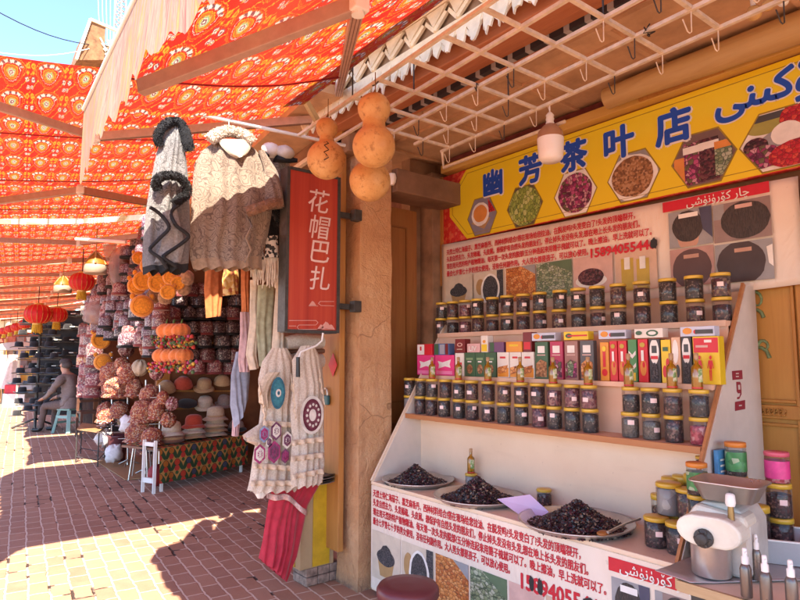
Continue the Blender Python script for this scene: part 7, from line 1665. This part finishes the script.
for n_, s in (('l', 1), ('r', -1)):
    J.update({n_ + 'hip': (MP(.03, .10 * s, .52), .105), n_ + 'knee': (MP(.46, .13 * s, .50), .075), n_ + 'ank': (MP(.50 + .02 * s, .13 * s, .10), .052), n_ + 'heel': (MP(.50 + .02 * s, .13 * s, .045), .045), n_ + 'toe': (MP(.70 + .02 * s, .15 * s, .035), .036),
              n_ + 'sh': (MP(.06, .19 * s, 1.00), .075), n_ + 'elb': (MP(.20, .25 * s, .76), .055), n_ + 'wri': (MP(.43, .16 * s, .65), .036), n_ + 'palm': (MP(.50, .14 * s, .625), (.030, .042)),
              n_ + 'ear': (MP(.135, .10 * s, 1.26), .018)})
    BN += [('pelvis', n_ + 'hip'), (n_ + 'hip', n_ + 'knee'), (n_ + 'knee', n_ + 'ank'), (n_ + 'ank', n_ + 'heel'), (n_ + 'heel', n_ + 'toe'), ('collar', n_ + 'sh'), (n_ + 'sh', n_ + 'elb'), (n_ + 'elb', n_ + 'wri'), (n_ + 'wri', n_ + 'palm'), ('head', n_ + 'ear')]
    for q in range(4):
        J[n_ + f'f{q}'] = (MP(.555 + .012 * (q in (1, 2)), (.14 + (q - 1.5) * .021) * s, .605), .0095); J[n_ + f'g{q}'] = (MP(.585 + .014 * (q in (1, 2)), (.14 + (q - 1.5) * .022) * s, .580), .008)
        BN += [(n_ + 'palm', n_ + f'f{q}'), (n_ + f'f{q}', n_ + f'g{q}')]
    J[n_ + 'th'] = (MP(.515, .085 * s, .615), .011); BN.append((n_ + 'palm', n_ + 'th'))
def cls(p):
    q = p - SB; a = q.dot(fdir); s = abs(q.dot(sdir)); z = q.z
    if z > 1.10: return 2
    if z < .085: return 3
    if a > .44 and z > .57 and s < .22: return 2
    if z < .60 and (a > .06 or z < .52): return 1
    return 0
SUIT = simple('taupe_jacket', (.19, .15, .135), .85, .10, 30, .25); TROU = simple('taupe_trousers', (.115, .08, .07), .85, .10, 30, .25); SKN = simple('tanned_skin', (.46, .25, .165), .55, .06, 30, .05); SHOE = simple('black_leather', (.018, .016, .016), .35, .1, 30, .05)
man = skin_body('person', J, BN, [SUIT, TROU, SKN, SHOE], cls)
for v in man.data.vertices:
    q = v.co
    if .09 < q.z < 1.08: v.co += v.normal * (.020 * noise.noise(Vector((q.x * 7, q.y * 7, q.z * 16))) + .008 * noise.noise(q * 30))
tag(man, 'man in a taupe suit and skullcap sitting on the green stool, hands on knees', 'person')
m = MB(); hc = MP(.145, 0, 1.30); m.lathe([(.102, .0), (.106, .015), (.100, .06), (.07, .085), (0, .092)], 22, hc); m.build('skullcap', simple('grey_cap', (.07, .06, .06), .9, .25, 80, .3), man)
m = MB(); m.ell(MP(.112, 0, 1.265), (.098, .102, .075), 18, 10, fr=(fdir, sdir, Z_)); m.build('hair', simple('grey_hair', (.10, .09, .085), .9, .3, 90, .3), man)
m = MB()
for s in (-1, 1): m.ell(MP(.228, .034 * s, 1.262), (.012, .016, .009), 8, 6, fr=(fdir, sdir, Z_))
m.build('eyes', simple('eye_dark', (.04, .03, .03), .3, 0, 5, 0), man)
m = MB(); m.ell(MP(.228, 0, 1.195), (.012, .028, .006), 8, 6, fr=(fdir, sdir, Z_)); m.build('mouth', simple('lip', (.26, .10, .08), .5), man)
m = MB(); m.lathe([(.205, .0), (.20, .03), (.175, .16), (.165, .20)], 24, MP(-.005, 0, .455), sq=(.86, 1)); m.build('jacket_hem', SUIT, man)
m = MB(); m.bar(MP(.165, .01, .60), MP(.175, .008, .95), .012, .006, up=sdir); m.build('jacket_front_edge', TROU, man)
m = MB(); m.lathe([(.068, -.02), (.075, .0), (.07, .022)], 18, MP(.10, 0, 1.09)); m.build('shirt_collar', simple('collar_grey', (.30, .26, .24), .8), man)
# chair behind the man, bench, mat, flower pot
ch = thing('wooden_chair', 'dark wooden chair half hidden behind the seated man', 'chair', Vector((2.45, 12.0, 0))); c = Vector((2.45, 12.0, 0)); DW = simple('dark_chair_wood', (.12, .05, .03), .5, .2, 10, .1)
m = MB(); m.b2(c + Vector((-.2, -.2, .42)), c + Vector((.2, .2, .46))); m.build('seat', DW, ch)
for a in (-1, 1):
    for b_ in (-1, 1): m = MB(); m.b2(c + Vector((.18 * a - .02, .18 * b_ - .02, 0)), c + Vector((.18 * a + .02, .18 * b_ + .02, .42 if b_ < 0 else .95))); m.build('leg', DW, ch)
m = MB()
for z in (.6, .75, .88): m.b2(c + Vector((-.16, .165, z)), c + Vector((.16, .19, z + .05)))
m.build('backrest', DW, ch)
bn = thing('folding_bench', 'small orange topped bench on thin wire legs beside the white flowers', 'bench', Vector((1.95, 9.45, 0))); m = MB(); a_, b_, c_, d_ = [at(*q, z=.43) for q in ((77, 430), (99, 433), (106, 427), (82, 424))]
m.poly([a_, b_, c_, d_], Z_, .02); m.build('seat', simple('orange_ply', (.36, .19, .08), .5, .15, 10, .1), bn)
for k, p in enumerate((a_, b_, c_, d_)): m = MB(); m.tube([p, Vector((p.x * .98 + bn.location.x * .02, p.y, 0))], .009, 6); m.build('leg', M_iron, bn)
m = MB(); m.tube([Vector((a_.x, a_.y, .08)), Vector((b_.x, b_.y, .08)), Vector((c_.x, c_.y, .08)), Vector((d_.x, d_.y, .08)), Vector((a_.x, a_.y, .08))], .006, 5); m.build('wire_brace', M_iron, bn)
mt = MB(); q = [at(*p, z=.006) for p in ((97, 462), (132, 454), (150, 462), (150, 478), (125, 480))]; mt.poly(q, Z_, .008); tag(mt.build('straw_mat', wood('straw', (.40, .22, .10), (.34, .17, .07), 8, axis=0)), 'orange brown straw mat lying in front of the bonnet stands', 'mat')
# low glass sided display between mat and table
fl = thing('flower_pot', 'dark maroon pot of white and pink artificial flowers beside the mat', 'flower pot', Vector((2.17, 8.9, 0))); c = Vector((2.17, 8.9, 0)); m = MB(); m.lathe([(.085, 0), (.10, .02), (.13, .34), (.14, .36), (.12, .355), (.10, .1), (0, .1)], 22, c); m.build('pot', simple('maroon_pot', (.11, .03, .035), .4, .1, 8, .05), fl)
m = MB(); rr = random.Random(2)
for k in range(90):
    a = rr.random() * 2 * PI; q = math.sqrt(rr.random()) * .26; p = c + Vector((q * math.cos(a), q * math.sin(a), .48 + .16 * rr.random() - .8 * q * q))
    for j in range(5): t_ = j * 1.257 + rr.random(); e = Vector((math.cos(t_), math.sin(t_), .3)); f2 = Vector((-math.sin(t_), math.cos(t_), 0)); s_ = rr.uniform(.03, .045); m.add([p, p + e * s_ * .6 + f2 * s_ * .4, p + e * s_, p + e * s_ * .6 - f2 * s_ * .4], [(0, 1, 2, 3)], 0 if rr.random() < .7 else 1)
m.build('blossoms', [simple('petal_white', (.74, .68, .66), .8, .08, 30, 0), simple('petal_pink', (.62, .34, .38), .8, .1, 30, 0)], fl, recalc=False)
for k, (px, py) in enumerate(((104, 437), (128, 424), (114, 453))):
    p = at(px, py, x=2.02); q = 8 / pxm(p); b = MB(); b.ell(p, (q, q * .8, q * 1.1), 14, 9, wob=.5, ws=4); tag(b.build('white_fabric_flower', simple('petal_white', (0, 0, 0))), ('white fabric flower at the left of the maroon pot', 'white fabric bonnet above the maroon pot', 'white paper bag low by the maroon pot')[k], 'flower')
# stool with chrome legs and small folding frame beside the hat table
cf = thing('chrome_stool', 'small chrome legged stool between the mat and the hat table', 'stool', at(138, 478, z=0)); c = at(140, 478, z=0); m = MB(); m.lathe([(.13, .38), (.14, .40), (.12, .42), (0, .425)], 18, c); m.build('seat', FLW, cf)
for a in (0.3, 1.9, 3.5, 5.0): m = MB(); m.tube([c + Vector((.10 * math.cos(a), .10 * math.sin(a), .385)), c + Vector((.15 * math.cos(a), .15 * math.sin(a), 0))], .009, 6); m.build('leg', M_steel, cf)
m = MB(); p = Vector((2.1, 6.95, 0)); m.ell(p + Z_ * .12, (.09, .07, .12), 14, 9, wob=.2); tag(m.build('red_bag', simple('red_bag', (.36, .03, .03), .6, .2, 10, .2)), 'red bag on the ground between the white table legs', 'bag')
# dark goods at the back of the shop floor
rr = random.Random(13)
for k, (px, py, s) in enumerate(((95, 395, .35), (100, 415, .3), (88, 405, .3), (150, 380, .3), (175, 425, .25))):
    p = at(px, py, x=2.75); m = MB(); m.box(Vector((p.x + .2, p.y, s)), (.5, .6, s * 2)); tag(m.build('dark_carton', simple(f'dark_carton{k}', ((.07, .03, .025), (.05, .035, .03), (.10, .05, .035), (.06, .02, .02), (.08, .04, .03))[k], .8, .3, 6, .2), bevel=.01), ('dark carton stored deep behind the bonnets', 'dark brown carton low behind the bonnet stands', 'dark box behind the seated man', 'dark box behind the bonnets near the tulip table', 'dark box under the wall hats behind the table')[k], 'box')
# ---------------------------------------------------------------- far end of the street: stalls and goods
rr = random.Random(17)
FCOL = [(.62, .50, .42), (.55, .18, .12), (.30, .22, .2), (.66, .60, .52), (.50, .30, .18), (.22, .20, .24), (.58, .36, .06)]
pb = thing('clothes_stall', 'far stall with a dark red canopy at the left edge of the street', 'market stall', Vector((1.6, 24.5, 0)))
m = MB(); a = ipt(-8, 338, 19.5); b_ = ipt(40, 352, 20.5); m.bar(Vector((.6, 24.5, 2.1)), Vector((4.2, 24.5, 2.1)), .9, .35); m.build('canopy', simple('dull_red', (.36, .08, .05), .8, .2, 4, .2), pb)
for x in (.7, 2.4, 4.1): m = MB(); m.b2((x - .04, 24.1, 0), (x + .04, 24.18, 2.1)); m.build('post', M_brown, pb)
m = MB(); m.b2((.6, 25.2, 0), (4.2, 25.25, 2.0)); m.build('back_panel', simple('stall_back', (.22, .12, .08), .8, .3, 3, .1), pb)
LB = ['pale', 'brick red', 'brown', 'white', 'tan', 'navy', 'mustard']
for k in range(14):
    ci = rr.randrange(7); x = .75 + (k % 7) * .48; z = 1.05 if k < 7 else .45; y = 24.3 - .35 * (k < 7)
    m = MB(); sheet(m, [(x - .14, z + .75), (x - .17, z + .3), (x - .18, z)], [(x + .14, z + .75), (x + .17, z + .3), (x + .18, z)], y, .06, 3, .02, 10, 10, 0, True, k)
    tag(m.build('hanging_garment', simple(f'garment{ci}', FCOL[ci], .9, .15, 12, .2)), f'{LB[ci]} garment on the far stall, {ORD[k % 7]} from the left in the {"upper" if k < 7 else "lower"} row', 'garment', 'garments on the far stall')
for k, (px, py, d, sz, col, lab) in enumerate(((14, 389, 17.5, .42, (.58, .03, .04), 'bright red box on the far pale paving'), (21, 378, 18.2, .5, (.56, .27, .03), 'mustard bag hanging at the far stall beside the pale dress'), (28, 386, 16.5, .35, (.25, .24, .24), 'grey bag low beside the rack of black hats'))):
    p = ipt(px, py, d); m = MB(); m.box(p, (sz, sz * .6, sz * .62), (_r, Vector((_f.x, _f.y, 0)).normalized(), Z_))
    o = m.build(('red_box', 'mustard_bag', 'grey_bag')[k], simple(f'far_goods{k}', col, .6, .1, 8, .1), bevel=.03); tag(o, lab, ('box', 'bag', 'bag')[k])
    o.location.z = max(0, o.location.z) if k != 0 else o.location.z
    if k == 0:
        m = MB(); m.box(Vector((p.x, p.y, (p.z - sz * .31) / 2)), (.5, .4, p.z - sz * .31)); tag(m.build('low_plinth', M_white), 'low white plinth under the far red box', 'plinth')
for k, (px, d, col, lab) in enumerate(((13, 17.8, (.64, .50, .44), 'pale pink dress on a stand near the left edge'), (4, 18.5, (.60, .52, .46), 'cream dress on a stand at the left edge'), (-4, 19, (.3, .24, .2), 'brown coat on a stand beyond the left edge'))):
    p = ipt(px, 366, d); b = thing('dress_stand', lab, 'dress stand', Vector((p.x, p.y, 0)), 'dress stands far down the street'); m = MB(); sheet(m, [(p.x - .13, 1.5), (p.x - .12, 1.2), (p.x - .28, .5)], [(p.x + .13, 1.5), (p.x + .12, 1.2), (p.x + .28, .5)], p.y, .1, 4, .03, 16, 14, 0, True, k); m.build('dress', simple(f'far_dress{k}', col, .9, .1, 12, .2), b)
    m = MB(); m.tube([Vector((p.x, p.y, 0)), Vector((p.x, p.y, 1.65))], .02, 6); m.lathe([(.18, 0), (.16, .03), (0, .04)], 16, Vector((p.x, p.y, 0))); m.build('stand', M_iron, b)
for k in range(3):
    z = .9 + k * .45; m = MB(); m.box(Vector((2.6, 22.6, z)), (1.1, .5, .05)); tag(m.build('goods_shelf', M_jamb), f'orange goods shelf, {ORD[k]} from below behind the black hat rack', 'shelf', 'orange shelves behind the hat rack')
    for q in range(4):
        m = MB(); m.box(Vector((2.2 + q * .26, 22.6, z + .15)), (.2, .3, .24)); ci = (k * 4 + q) % 7; tag(m.build('goods_box', simple(f'garment{ci}', FCOL[ci], .9), bevel=.01), f'{LB[ci]} goods box, {ORD[q]} from the left on the {ORD[k]} orange shelf', 'box', 'boxes on the orange shelves')
m = MB(); m.b2((2.05, 22.35, 0), (2.1, 22.85, 2.0)); m.b2((3.1, 22.35, 0), (3.15, 22.85, 2.0)); tag(m.build('shelf_frame', M_jamb), 'upright frame holding the orange goods shelves', 'frame')
